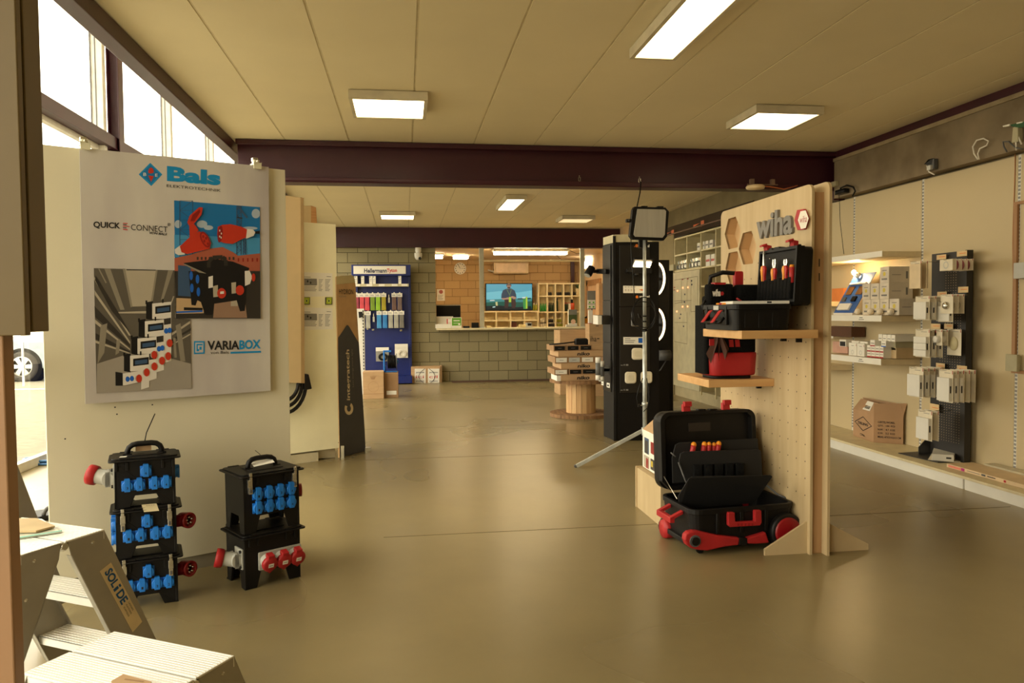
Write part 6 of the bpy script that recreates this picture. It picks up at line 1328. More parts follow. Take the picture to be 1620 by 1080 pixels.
yy, z1 = lidp(1090, 868); _, z0 = lidp(1090, 980)
T_ = thing('screwdriver', 'short red and orange screwdriver handle beside the pliers in the case lid', 'screwdriver', (2.135, yy, z0-.05), 0, 'tools standing in the case lid'); MB().cyl((2.142, yy, z0-.06), (2.142, yy, z1-.013), .0145, RED).build('handle', T_); MB().cyl((2.142, yy, z1-.013), (2.142, yy, z1), .014, r1=.011).build('end_cap', T_, m=ORANGE)
MB().prism([(1.80, 4.02, zr+.002), (2.115, 3.985, zr+.002), (2.12, 4.10, zr+.002), (1.86, 4.33, zr+.002)], (0, 0, .016)).box((1.99, 3.996, zr+.006), (2.02, 3.9985, zr+.015), INK).build('booklet', m=PAPER, label='white booklet lying across the open black tool case', category='booklet')
for i, (yy, mm) in enumerate(((4.22, ORANGE), (4.18, RED), (4.14, ORANGE))):
    T_ = thing('screwdriver', f'red and yellow tool handle lying in the open case base, {("rearmost", "middle", "front")[i]}', 'screwdriver', (1.84, yy+.05, zr-.015), 0, 'tool handles in the case base'); MB().tube([(1.815, yy+.06, zr-.002), (1.87, yy+.05, zr-.002)], .013, mm).build('handle', T_)
# ---- backpack on the lower shelf
zb_ = .971; t = thing('tool_backpack', 'black tool backpack with a red base standing on the lower wooden shelf', 'backpack', (2.0, 4.7, zb_))
b = MB(); X0, X1, Y0, Y1 = 1.862, 2.19, 4.50, 4.74
for (z0, z1, i0, i1) in ((zb_+.155, zb_+.40, 0, 0), (zb_+.40, zb_+.52, 0, .02), (zb_+.52, zb_+.575, .02, .06)):
    b.rbox((X0+i1, Y0+i1, z0), (X1-i1, Y1-i1, z1), .07-i1*.3, seg=6, taper=0)
b.build('body', t, m=FABRIC, bevel=.018, seg=3)
MB().rbox((X0-.0, Y0-.01, zb_+.02), (X1+.005, Y1+.01, zb_+.165), .075, seg=6, taper=.05).build('moulded_base', t, m=RED, bevel=.01)
MB().rbox((X0+.03, Y0+.02, zb_), (X1-.03, Y1-.02, zb_+.02), .05).build('foot', t, m=BLACK)
MB().rbox((X0-.02, Y0-.035, zb_+.455), (X0+.15, Y0+.05, zb_+.59), .03, axis='z').rbox((X0+.17, Y0-.03, zb_+.45), (X1-.0, Y0+.05, zb_+.585), .03).build('top_pocket', t, m=FABRIC, bevel=.015, seg=3)
MB().rbox((X0-.015, Y0+.03, zb_+.03), (X0+.02, Y1-.03, zb_+.46), .02).build('back_pad', t, m=FABRIC, bevel=.012)
pw = Plane((X0, Y0-.037), (X1, Y0-.037))
b = MB().box((X0-.005, Y0-.038, zb_+.505), (X0+.085, Y0-.035, zb_+.565), BLACKM).text('wiha', (X0+.002, Y0-.0395, zb_+.513), (X0+.056, Y0-.0395, zb_+.513), (X0+.004, Y0-.0395, zb_+.557), PAPER, .05)
b.prism([(X0+.060+.012*math.cos(k*PI/3)+.006, Y0-.0395, zb_+.53+.013*math.sin(k*PI/3)) for k in range(6)], (0, -.001, 0), RED); b.build('badge', t)
MB().tube([(X0+.05, Y0+.12, zb_+.57), (X0+.05, Y0+.10, zb_+.64), (X0+.12, Y0+.08, zb_+.665), (X0+.20, Y0+.08, zb_+.66), (X0+.235, Y0+.08, zb_+.62), (X0+.235, Y0+.09, zb_+.57)], .014).build('carry_handle', t, m=BLACK)
MB().rbox((X0+.195, Y0+.06, zb_+.58), (X0+.25, Y0+.10, zb_+.672), .012, axis='y').build('handle_clip', t, m=RED, bevel=.003)
b = MB()
for (x, z, w, h) in ((.02, .325, .15, .022), (.0, .385, .12, .02), (.02, .27, .13, .024), (-.0, .21, .03, .04)): b.box((X0+x, Y0-.006, zb_+z), (X0+x+w, Y0+.0, zb_+z+h))
for x in (.13, .17): b.prism([(X0+x, Y0-.006, zb_+.2), (X0+x+.028, Y0-.006, zb_+.2), (X0+x+.024, Y0-.006, zb_+.245), (X0+x-.004, Y0-.006, zb_+.245)], (0, .006, 0))
b.box((X0+.02, Y0-.04, zb_+.585), (X0+.09, Y0+.02, zb_+.598)); b.tube([(X0+.16, Y0-.038, zb_+.50), (X0+.2, Y0-.04, zb_+.475)], .006)
b.build('red_straps', t, m=RED)
sh = MB(); sh.tube([(X0-.01, Y0+.02, zb_+.5), (X0-.05, Y0-.01, zb_+.46), (X0-.03, Y0+.0, zb_+.40)], .008); sh.build('strap_loop', t, m=BLACK)
c_ = V((X0+.055, Y0-.012, zb_+.30)); b = MB()
for k, (dx, dy) in enumerate(((-.065, .02), (-.02, -.045), (.03, -.05), (.06, .0), (.0, -.02))):
    b.prism([c_+V((0, 0, .015)), c_+V((dx*1.1, dy, -.14+.01*k)), c_+V((dx*.75+.005, dy*.7, -.20+.012*k)), c_+V((dx*.1, dy*.1-.004, -.07))], (.002, .002, 0))
b.build('paper_tags', m=mat('dark_brown_card', (84, 50, 34), .7), label='fan of dark brown card tags hanging on the backpack', category='tag')
# ---- rolling tool case on the floor
rt = .10; t = thing('rolling_tool_case', 'open black rolling tool case with red handles and wheels on the floor', 'tool case', (1.912, 4.36, 0), rt)
Wt, Dt, zb0, zt0 = .66, .42, .055, .262
b, _ = tub(t, -Wt/2, Wt/2, -Dt/2, Dt/2, zb0, zt0, .06, .014, BLACK, taper=.05)
b.M = WM[t.name]; b.v = [b.M @ p for p in b.v]
for x in (-.17, -.02, .14): b.rbox((x-.012, -Dt/2-.008, zb0+.06), (x+.012, -Dt/2+.004, zt0-.01), .004)
b.build('base', t, m=BLACK, bevel=.002)
Mt = WM[t.name]
# lid standing upright at the back
Mlid = Mt @ Matrix.Translation((-.0, Dt/2-.01, zt0+.02)) @ Matrix.Rotation(math.radians(-4), 4, 'X'); lh = .485
b = MB(Mlid); b.rbox((-Wt/2, .03, 0), (Wt/2, .10, lh), .07, axis='y', seg=6)
vs, fs = plate([(x, y) for x, y in rr2(-Wt/2, .0, Wt/2, lh, .06)][:-2]+[(-Wt/2, .06), (-Wt/2+.06, 0), (Wt/2-.06, 0), (Wt/2, .06)], [[(x, y) for x, y in ((-Wt/2+.03, .06), (-Wt/2+.06, .025), (Wt/2-.06, .025), (Wt/2-.03, .06), (Wt/2-.03, lh-.05), (Wt/2-.06, lh-.022), (-Wt/2+.06, lh-.022), (-Wt/2+.03, lh-.05))]], .05)
b.add([(u, .01+w, v) for u, v, w in vs], fs); b.box((-.06, .0, lh), (-.01, .04, lh+.01)).box((.02, .0, lh), (.07, .04, lh+.008)); b.build('lid', t, m=BLACK, bevel=.003)
MB(Mlid).box((-.12, .024, lh-.13), (.03, .03, lh-.075)).build('lid_plate', t, m=mat('dark_brown_plastic', (42, 34, 26), .6))
for x in (-.14, .135): MB(Mlid).box((x-.025, .0, lh-.01), (x+.025, .03, lh+.045)).box((x-.02, -.012, lh+.03), (x+.03, .02, lh+.062)).build('latch', t, m=RED, bevel=.004)
# organiser boards
def tq(x, y, Y): return aty(1040+x*.2222, 640+y*.2222, Y)
BO = mat('organiser_black', (18, 17, 17), .7)
MB().prism([tq(105, 380, 4.50), tq(130, 285, 4.50), tq(160, 270, 4.50), tq(715, 240, 4.50), tq(735, 500, 4.50), tq(110, 560, 4.50)], (0, .012, 0)).build('organiser_board', t, m=BO, bevel=.002)
MB().prism([tq(155, 400, 4.43), tq(165, 350, 4.43), tq(190, 335, 4.43), tq(722, 318, 4.43), tq(740, 330, 4.43), tq(750, 560, 4.43), tq(205, 560, 4.43)], (0, .012, 0)).build('organiser_board', t, m=BO, bevel=.002)
MB().prism([tq(150, 650, 4.30), tq(225, 525, 4.22), tq(250, 508, 4.22), tq(805, 500, 4.22), tq(820, 512, 4.22), tq(765, 590, 4.28), tq(690, 700, 4.34), tq(160, 740, 4.34)], (0, .012, -.004)).build('organiser_flap', t, m=BO, bevel=.002)
b = MB()
for k in range(5): b.rbox((tq(260+k*75, 640, 4.40).x, 4.395, tq(300, 560, 4.4).z), (tq(320+k*75, 640, 4.40).x, 4.425, tq(300, 430, 4.4).z), .008)
b.build('tool_loops', t, m=FABRIC)
MB().tube([tq(48, 512, 4.46), tq(140, 670, 4.20)], .003, CHROME).build('lid_stay', t, m=CHROME)
MB().tube([tq(150, 410, 4.42), tq(205, 555, 4.33)], .005).tube([tq(95, 340, 4.47), tq(130, 370, 4.45)], .004).tube([tq(760, 560, 4.4), tq(860, 640, 4.35), tq(1000, 700, 4.25)], .006).build('webbing', t, m=GREYD)
for i, (x, y, dx) in enumerate(((262, 270, -.012), (337, 268, -.01), (368, 265, -.0), (403, 270, -.003), (440, 262, -.012))):
    Yk = 4.46+.005*(i % 2); top = tq(x, y, Yk); bot = tq(x+dx*1200, 345, Yk)
    T_ = thing('screwdriver', f'red screwdriver handle with yellow end in the rolling case, {("leftmost", "second from left", "middle", "fourth from left", "rightmost")[i]} of five', 'screwdriver', tuple(bot), 0, 'screwdrivers in the rolling case')
    dd = (bot-top); rr_ = .0165 if i != 2 and i != 3 else .0135
    MB().tube([top+dd*.22, top+dd*.5, top+dd, top+dd*1.4], rr_, m=RED, seg=12).build('handle', T_, bevel=0)
    MB().sphere(top+dd*.2, rr_*1.02, ORANGE, sc=(1, 1, 1.1)).build('end_cap', T_)
# red handles, bumpers, wheels
def tp(x, y, ly): # point on local plane y=ly of the rolling case under pixel of the crop
    o = Mt @ V((0, ly, 0)); n = Mt.to_3x3() @ V((0, 1, 0)); r_ = ray(1040+x*.2222, 640+y*.2222); k = (o-CAMP).dot(n)/r_.dot(n); return CAMP+r_*k
nv = Mt.to_3x3() @ V((0, 1, 0)); ly = -Dt/2-.03
MB().prism([tp(x, y, ly) for x, y in ((508, 768), (552, 768), (556, 836), (695, 830), (696, 752), (742, 752), (744, 840), (732, 860), (520, 872), (508, 862))], nv*.028).build('front_handle', t, m=RED, bevel=.004)
b = MB()
for k in range(5): b.prism([tp(572+k*25, 843, ly-.001), tp(582+k*25, 843, ly-.001), tp(582+k*25, 862, ly-.001), tp(572+k*25, 862, ly-.001)], nv*.002)
b.build('handle_grips', t, m=REDD)
MB(t).box((-Wt/2-.085, -.10, .165), (-Wt/2-.055, .09, .20)).prism([(-Wt/2-.08, -.10, .20), (-Wt/2-.08, -.07, .20), (-Wt/2+.0, -.07, .235), (-Wt/2+.0, -.10, .235)], (0, 0, -.022)).prism([(-Wt/2-.08, .06, .20), (-Wt/2-.08, .09, .20), (-Wt/2+.0, .09, .235), (-Wt/2+.0, .06, .235)], (0, 0, -.022)).build('side_handle', t, m=RED, bevel=.004)
lyb = -Dt/2-.02
MB().prism([tp(x, y, lyb) for x, y in ((198, 965), (203, 930), (228, 908), (262, 900), (310, 903), (430, 930), (590, 948), (580, 1000), (480, 1012), (360, 1040), (290, 1035), (240, 1022), (212, 1000))], nv*.05).prism([tp(x, y, lyb) for x, y in ((637, 952), (775, 908), (800, 985), (700, 992), (640, 990))], nv*.05).build('bumper', t, m=RED, bevel=.008)
MB().prism([tp(x, y, lyb-.004) for x, y in ((585, 945), (640, 950), (640, 1000), (585, 1000))], nv*.05).build('bumper_joint', t, m=BLACK, bevel=.003)
c = tp(268, 970, lyb); MB().cyl(c-nv*.006, c+nv*.01, .034, GREYD).cyl(c-nv*.012, c, .024, BLACK).build('front_cap', t)
b = MB(); c = tp(305, 1040, lyb+.05); b.cyl(V((c.x, c.y, .022)), V((c.x, c.y+.02, .022)), .022, BLACK); b.build('small_wheel', t)
for y_, nm in ((-Dt/2-.035, ''), (Dt/2-.01, '')):
    w_ = MB(t); cx_ = .262; w_.lathe([(0, 0), (.072, 0), (.098, -.004), (.105, .01), (.105, .035), (.098, .045), (0, .045)], (cx_, y_, .105), (0, 1, 0), BLACK, 36); wo = w_.build('wheel', t)
    MB(t).lathe([(0, -.012), (.07, -.009), (.084, -.004), (.084, .0)], (cx_, y_, .105), (0, 1, 0), REDD, 36).build('wheel_disc', wo)
MB(t).cyl((-.29, Dt/2-.03, .06), (-.29, Dt/2+.01, .06), .055, BLACK).cyl((-.30, -.18, .05), (-.30, .16, .05), .02).box((-.34, -.14, .045), (-.30, .12, .075)).build('rear_roller', t, m=BLACK, bevel=.003)
MB(t).lathe([(0, 0), (.055, 0), (.06, .02), (.06, .05)], (-.345, Dt/2-.06, .06), (1, 0, 0), RED, 24).build('side_bumper', t)
for x in (-.2, .2): MB(t).box((x-.02, -.1, 0), (x+.02, .1, zb0+.01)).build('foot', t, m=BLACK)
# ---- boxes behind the rolling case
t = thing('plywood_crate', 'low birch plywood crate on the floor behind the rolling case', 'crate', (1.94, 4.98, 0))
MB().box((1.625, 4.72, 0), (2.262, 5.24, .285)).build('body', t, m=PLY, bevel=.001); MB().box((1.618, 5.225, 0), (2.262, 5.245, .293)).build('end_panel', t, m=PLY, bevel=.001); MB().box((1.618, 4.70, 0), (2.262, 4.72, .293)).build('end_panel', t, m=PLY, bevel=.001)
t = thing('printed_carton', 'white carton with photographs and open flaps on the plywood crate', 'box', (1.8, 5.08, .293))
MB().box((1.665, 4.93, .293), (1.93, 5.22, .56)).prism([(1.665, 5.22, .56), (1.665, 4.93, .56), (1.74, 4.95, .63), (1.74, 5.2, .63)], (.003, 0, .003), CARD).prism([(1.76, 4.93, .56), (1.93, 4.93, .56), (1.93, 4.86, .60), (1.73, 4.86, .60)], (0, .002, .003), PAPER).build('carton', t, m=PAPER)
b = MB(); XX = 1.6645
for (ya, yb, za, zb2, m_) in ((5.18, 5.08, .40, .51, P_ST), (5.17, 5.10, .40, .49, P_DK), (5.04, 4.95, .42, .50, P_RDD), (5.19, 5.07, .30, .385, P_GRL), (5.14, 5.09, .30, .37, P_RDD), (5.04, 4.96, .31, .385, P_DK), (5.03, 4.99, .33, .37, mat('yellow_print', (206, 180, 60), .5))):
    XX -= .0003; b.box((XX, ya, za), (XX+.0002, yb, zb2), m_)
b.box((1.76, 4.857, .585), (1.80, 4.858, .596), INK).box((1.87, 4.857, .585), (1.92, 4.858, .592), INKR); b.build('printed_photos', t)
t = thing('printed_carton', 'long flat white box with a red stripe behind the lid of the rolling case', 'box', (2.0, 4.95, .56))
MB().prism([(1.80, 5.16, .565), (1.84, 4.74, .565), (2.258, 4.74, .565), (2.258, 5.22, .565)], (0, 0, .095)).build('carton', t, m=PAPER, bevel=.002)
b = MB(); q0, q1 = V((1.80, 5.16, .565)), V((1.84, 4.74, .565)); n = V((-.002, 0, 0)); b.prism([q0+V((0, 0, .03))+n, q1+V((0, 0, .03))+n, q1+V((0, 0, .065))+n, q0+V((0, 0, .065))+n], (.001, 0, 0), INKR)
b.prism([q0+(q1-q0)*.08+V((-.003, 0, .045)), q0+(q1-q0)*.7+V((-.003, 0, .045)), q0+(q1-q0)*.7+V((-.003, 0, .050)), q0+(q1-q0)*.08+V((-.003, 0, .050))], (.0005, 0, 0), PAPER)
b.prism([(1.90, 5.0, .6603), (2.25, 4.86, .6603), (2.25, 4.90, .6603), (1.90, 5.06, .6603)], (0, 0, .0005), INKR).prism([(1.87, 5.14, .6603), (1.98, 5.14, .6603), (1.98, 5.15, .6603), (1.87, 5.15, .6603)], (0, 0, .0005), INK).prism([(2.1, 5.02, .6603), (2.2, 4.99, .6603), (2.2, 5.03, .6603), (2.1, 5.06, .6603)], (0, 0, .0005), INKR); b.build('print', t)
MB().box((1.93, 4.95, .293), (2.25, 5.2, .5645)).build('support_box', m=CARD, label='brown box under the long flat white box behind the rolling case', category='box')
# ================================================================ RIGHT WALL SHELVING
XP = 4.72
ups = [3.15, 4.25, 5.34, 6.45, 7.53, 8.62]
PAN = mat('shelving_panel', (197, 179, 140), .5, var=.015, scale=1.5)
for i in range(len(ups)-1):
    nm = ('nearest, mostly outside the photo', 'with the wooden frame', 'behind the black perforated display', 'behind the light bulb boxes', 'partly hidden by the plywood display')[i]
    t = thing('wall_panel', f'tall cream wall panel of the right-hand shelving, {nm}', 'wall panel', (XP+.012, (ups[i]+ups[i+1])/2, .1), 0, 'cream panels of the right wall')
    MB().box((XP, ups[i]+.016, .105), (XP+.02, ups[i+1]-.016, 2.575)).build('board', t, m=PAN)
for i, y in enumerate(ups):
    nm = ('outside the photo at the right', 'by the wooden frame at the far right', 'right of the black perforated display', 'left of the black perforated display', 'left of the light bulb boxes', 'behind the plywood display')[i]
    t = thing('slotted_upright', f'slotted metal upright of the right-hand shelving, {nm}', 'upright', (XP+.0, y, .1), 0, 'slotted uprights of the right wall')
    MB().box((XP+.002, y-.014, .105), (XP+.03, y+.014, 2.58)).build('profile', t, m=PAINTW)
    b = MB(); z = .14
    while z < 2.55: b.box((XP+.0005, y-.009, z), (XP+.003, y-.003, z+.018)).box((XP+.0005, y+.003, z), (XP+.003, y+.009, z+.018)); z += .03
    b.build('slots', t, m=GREYD)
t = thing('shelving_base', 'long low cream base plinth running along the right wall', 'shelf base', (4.5, 5.8, 0))
MB().box((4.275, 2.6, 0), (4.30, 8.6, .082)).build('kickboard', t, m=PAINTW)
MB().box((4.25, 2.6, .082), (XP, 8.6, .104)).build('top', t, m=mat('base_top', (214, 200, 160), .45), bevel=.002)
MB().box((4.26, 2.62, 0), (4.274, 5.30, .08)).box((4.26, 5.32, 0), (4.274, 8.6, .08)).build('front_panels', t, m=PAINTW)
# shelves
def wshelf(label, y0, y1, z, th=.055, lab=True, x0=4.33):
    t = thing('wall_shelf', label, 'shelf', ((x0+XP)/2, (y0+y1)/2, z-th), 0, 'cream shelves on the right wall')
    MB().box((x0, y0, z-th), (XP, y1, z)).build('board', t, m=mat('shelf_board', (226, 208, 168), .45), bevel=.002)
    MB().box((x0-.004, y0, z-th+.002), (x0, y1, z+.004)).build('price_rail', t, m=PAPER)
    if lab:
        b = MB()
        for yy in (y0+.32, y1-.12): b.box((x0-.0055, yy-.03, z-th+.032), (x0-.004, yy+.02, z-th+.040)).box((x0-.0055, yy-.05, z-th+.016), (x0-.004, yy+.03, z-th+.022))
        b.build('price_print', t, m=INKG)
    return t
wshelf('top canopy shelf with a light beneath it on the right wall', 6.46, 8.6, 1.925, .05, False)
wshelf('middle wall shelf with the light bulb boxes', 6.46, 7.52, 1.335)
wshelf('lower wall shelf with small red and white boxes', 6.46, 7.52, .935)
wshelf('wall shelf further back left of the light bulb boxes, partly hidden', 7.54, 8.6, 1.48, .05, False, 4.38)
wshelf('low wall shelf further back behind the plywood display', 7.54, 8.6, .80, .05, False, 4.38)
# boxes helper: front faces -X between pixels xl..xr
def fbox(name, label, xl, xr, yt, yb, Xf, D, m, z=None, cat='box', group=None, side=None, pr=None):
    a, b_ = atx(xl, yb, Xf), atx(xr, yb, Xf); z0 = b_.z if z is None else z; z1 = z0+(atx(xr, yt, Xf).z-b_.z)
    t = thing(name, label, cat, (Xf+D/2, (a.y+b_.y)/2, z0), 0, group)
    y0, y1 = min(a.y, b_.y)+.001, max(a.y, b_.y)-.001
    MB().box((Xf, y0, z0), (Xf+D, y1, z1)).build('carton', t, m=m, bevel=.0015)
    if pr: g = MB(); pr(g, Xf, y0, y1, z0, z1); g.build('print', t, m=INKG)
    return t, (y0, y1, z0, z1)
WB = mat('bulb_box_white', (214, 204, 186), .5); WBS = mat('bulb_box_lilac', (186, 176, 168), .5); YEL = mat('bulb_yellow', (216, 196, 80), .5)
def bulbprint(g, X, y0, y1, z0, z1):
    h = z1-z0; w = y1-y0; yc = (y0+y1)/2
    g.box((X-.001, yc-w*.25, z1-h*.25), (X, yc+w*.25, z1-h*.21), INKG).lathe([(w*.15, 0), (0, 0)], (X-.001, yc, z0+h*.55), (-1, 0, 0), YEL, 12).box((X-.001, yc-w*.3, z0+h*.18), (X, yc+w*.3, z0+h*.28), INKG)
    g.box((X+.03, y0-.001, z0+h*.47), (X+.12, y0, z0+h*.5), INKG).box((X+.17, y0-.001, z0+h*.25), (X+.19, y0, z0+h*.7), INKG)
zs_ = 1.341; Xb = 4.40; hB = .148
def shelfY(x): return atx(x, 480, Xb).y
rows_ = [([(1364.5, 1377.5), (1378, 1391.5), (1392, 1406), (1407, 1422.5)], 0, 'bottom'), ([(1364, 1376), (1376.8, 1390.5), (1391.2, 1406)], 1, 'middle'), ([(1391.5, 1406)], 2, 'top')]
for cells, lv, nm in rows_:
    for i, (xl, xr) in enumerate(cells):
        w = {4: ['leftmost', 'second from left', 'third from left', 'rightmost'], 3: ['left', 'centre', 'right'], 1: ['only']}[len(cells)][i]
        y0, y1 = shelfY(xr)+.001, shelfY(xl)-.001; z0 = zs_+lv*(hB+.001)
        t = thing('light_bulb_box', f'white light bulb box on the middle wall shelf, {nm} row, {w}', 'box', (Xb+.12, (y0+y1)/2, z0), 0, 'light bulb boxes')
        MB().box((Xb, y0, z0), (Xb+.24, y1, z0+hB)).build('carton', t, m=WB, bevel=.0015)
        g = MB(); bulbprint(g, Xb, y0, y1, z0, z0+hB); g.build('print', t, m=INKG)
for i, x in enumerate((1357, 1377, 1392, 1409)):
    p = atx(x, 490, 4.37); t = thing('light_bulb', f'round clear light bulb lying in front of the bulb boxes, {("leftmost", "second", "third", "rightmost")[i]} of four', 'light bulb', (4.37, p.y, zs_), 0, 'round bulbs on the middle wall shelf')
    MB().sphere((4.37, p.y, zs_+.032), .031, mat('bulb_glass', (232, 220, 196), .1)).build('globe', t); MB().cyl((4.395, p.y, zs_+.032), (4.425-.03, p.y, zs_+.032), .013).build('cap', t, m=CHROME)
# blue display with a burning bulb
pB0, pB1 = atx(1319, 490, 4.36), atx(1349, 490, 4.36)
t = thing('lamp_display', 'slanted blue counter display with a burning light bulb on the middle wall shelf', 'counter display', (4.45, (pB0.y+pB1.y)/2, zs_))
BLP = mat('display_blue', (56, 96, 164), .45)
tl, tr_ = atx(1352, 440, 4.56), atx(1392, 428, 4.64)
quad = [atx(1319, 490, 4.36), atx(1349, 490, 4.36), atx(1386, 430, 4.56), atx(1353, 433, 4.56)]
quad[0].z = quad[1].z = zs_+.02; quad[2].z = quad[3].z = max(quad[2].z, quad[3].z)
n_ = (quad[1]-quad[0]).cross(quad[3]-quad[0]).normalized()
if n_.dot(CAMP-quad[0]) < 0: n_ = -n_
MB().prism(quad, -n_*.006).build('slanted_board', t, m=BLP)
MB().box((4.355, quad[1].y, zs_), (4.55, quad[0].y, zs_+.02)).build('base', t, m=PAINTW)
def qp(u, v, l=.001): a = quad[0]+(quad[1]-quad[0])*u; c = quad[3]+(quad[2]-quad[3])*u; return a+(c-a)*v+n_*l
def qbox(b, u0, u1, v0, v1, h, m): b.prism([qp(u0, v0), qp(u1, v0), qp(u1, v1), qp(u0, v1)], n_*h, m)
b = MB(); qbox(b, .15, .75, .06, .22, .02, PAINTW); qbox(b, .1, .9, .70, .74, .02, PAINTW); b.build('white_modules', t, bevel=.003)
b = MB(); qbox(b, .12, .4, .45, .66, .006, mat('amber_dark', (110, 74, 30), .4)); qbox(b, .62, .92, .45, .66, .006, mat('amber_dark', (110, 74, 30), .4)); qbox(b, .12, .3, .28, .38, .015, GREYD); qbox(b, .6, .8, .28, .40, .015, BLACK); b.build('dark_modules', t)
lb = atx(1351, 431, 4.50)
t2 = thing('burning_light_bulb', 'brightly burning bulb on the blue display under the canopy shelf', 'light bulb', tuple(lb))
MB().sphere(lb, .021, mat('burning_bulb', (255, 240, 220), .5, emit=(1, .70, .34), es=420), sc=(1, 1, 1.15)).build('globe', t2)
MB().lathe([(.018, -.02), (.03, -.04), (.03, -.06), (.012, -.07)], lb, (-.6, .5, .6), m=PAINTW).build('holder', t2)
# things on the far shelf
t, _ = fbox('box', 'pair of orange-brown boxes at the back behind the blue display', 1316, 1334, 427, 448, 4.62, .08, mat('orange_box', (206, 122, 50), .6), z=1.482, group=None)
t.name = 'storage_box'
fbox('storage_box', 'dark brown box under the shelf beside the plywood display', 1300, 1347, 507, 523, 4.55, .15, mat('brown_box', (92, 58, 34), .7), z=1.11, cat='box')[0]
wshelf('short shelf under the dark brown box', 7.54, 8.6, 1.108, .02, False, 4.5)
# lower shelf goods
z3 = .941
for i, (xl, xr) in enumerate(((1342.5, 1355), (1355.5, 1367.5))):
    fbox('detector_box', f'white smoke alarm box on the lower wall shelf, {("left", "right")[i]} one', xl, xr, 542.5, 563, 4.36, .10, PAPER, z=z3, group='smoke alarm boxes', pr=lambda g, X, y0, y1, z0, z1: g.lathe([(.022, 0), (.017, 0)], (X-.001, (y0+y1)/2, z0+.035), (-1, 0, 0), GREYP, 16).box((X-.001, (y0+y1)/2-.02, z1-.03), (X, (y0+y1)/2+.02, z1-.026), INKG).box((X-.001, y0+.004, z1-.03), (X, y0+.009, z1-.012), RED))
for i, (xl, xr) in enumerate(((1347, 1359), (1360, 1372.5))):
    fbox('detector_box', f'low white box lying on the smoke alarm boxes, {("left", "right")[i]} one', xl, xr, 535, 542, 4.40, .10, PAPER, z=z3+.10, group='low white boxes', pr=lambda g, X, y0, y1, z0, z1: g.box((X-.001, y0+.02, z0+.012), (X, y1-.02, z0+.02), INKG))
fbox('photo_box', 'small white box with a black picture on the lower wall shelf', 1328, 1338.5, 533, 544, 4.45, .1, PAPER, z=z3+.075, pr=lambda g, X, y0, y1, z0, z1: g.box((X-.001, y0+.012, z0+.004), (X, y1-.01, z1-.02), INK))
fbox('storage_box', 'pinkish box at the left end of the lower wall shelf', 1317, 1341, 544, 562, 4.50, .12, mat('pink_box', (206, 160, 140), .6), z=z3)
for r in range(2):
    for c in range(4):
        xl = 1371.5+c*6.6
        def fuse(g, X, y0, y1, z0, z1): g.box((X-.001, y0, z0), (X, y1, z0+.012), RED).box((X-.001, y0+.006, z0+.03), (X, y1-.006, z0+.036), INKG)
        fbox('small_fuse_box', f'tiny red-footed white box on the lower wall shelf, {("bottom", "top")[r]} row, {("leftmost", "second from left", "third from left", "rightmost")[c]}', xl, xl+6.2, 545 if r else 555.5, 555 if r else 566, 4.37, .09, PAPER, z=z3+r*.053, group='tiny red and white boxes', pr=fuse)
for (x, lab_, z_, g_) in (((1377.5), 'small white box with a red foot above the tiny boxes', z3+.106, RED), ((1395), 'small white box with a blue mark above the tiny boxes', z3+.106, P_BL)):
    def fz(g, X, y0, y1, z0, z1, g_=g_): g.box((X-.001, y0, z0), (X, y1, z0+.01), g_).box((X-.001, y0+.01, z0+.025), (X, y1-.01, z0+.032), INKG)
    fbox('small_box', lab_, x-1, x+6.5, 534, 544, 4.37, .09, PAPER, z=z_, pr=fz)
SHW2 = mat('box_side_olive', (176, 168, 136), .6)
for i in range(4):
    fbox('long_box', f'long white box, upper back row of the lower wall shelf, {("leftmost", "second from left", "third from left", "rightmost")[i]}', 1389.5+i*6.8, 1395.8+i*6.8, 523, 533.8, 4.40, .3, PAPER, z=z3+.158, group='long boxes of the upper row', pr=lambda g, X, y0, y1, z0, z1: g.box((X-.001, y0+.01, z0+.02), (X, y1-.01, z0+.027), INKG))
fbox('storage_box', 'long grey-green box carrying the upper row of long boxes on the lower wall shelf', 1385, 1417, 534.5, 549, 4.45, .25, SHW2, z=z3+.078)
fbox('storage_box', 'plain beige box at the right end of the lower wall shelf', 1399, 1418, 549, 566, 4.45, .25, mat('beige_box', (196, 170, 128), .6), z=z3)
# open carton on the base
A_, Bc, Cc = atz(1349.5, 688.5, .104), atz(1382, 699.5, .104), atz(1428, 696, .104)
Dd = A_+(Cc-Bc); t = thing('cardboard_box', 'brown open cardboard box with a black diamond print on the base along the right wall', 'box', tuple((A_+Cc)/2))
def zat(x, y, P_): d = ray(x, y); k = P_.xy.length/V((d.x, d.y)).length; return (CAMP+d*k).z
zt1 = zat(1382, 655, Bc); q_ = atx(1429, 696, 4.69); Cc = V((4.69, q_.y, .104)); Dd = V((4.69, A_.y+.05, .104))
KC = mat('carton_brown', (178, 142, 106), .85, var=.05, scale=4)
b = MB(); H_ = V((0, 0, zt1-.104)); pts = [A_, Bc, Cc, Dd]
for i in range(4):
    p, q = pts[i], pts[(i+1) % 4]; nn = (q-p).cross(V((0, 0, 1))).normalized()*-.004
    b.prism([p, q, q+H_, p+H_], nn)
b.prism([A_+V((0, 0, .002)), Bc+V((0, 0, .002)), Cc+V((0, 0, .002)), Dd+V((0, 0, .002))], (0, 0, .004)); b.build('body', t, m=KC)
top = [p+H_ for p in pts]; inn = ((A_+Cc)/2+H_)
fl1 = [top[0], top[1], top[1]+V((.07, .04, .10)), top[0]+V((.10, .02, .10))]
fl2 = [top[1], top[2], top[2]+V((.02, -.02, .12)), top[1]+V((.0, -.0, .10))]
fl3 = [top[3], top[0], top[0]+V((.05, .03, -.08)), top[3]+V((.0, -.02, -.09))]; fl4 = [top[2], top[3], top[3]+V((-.02, -.01, .11)), top[2]+V((-.02, .01, .11))]
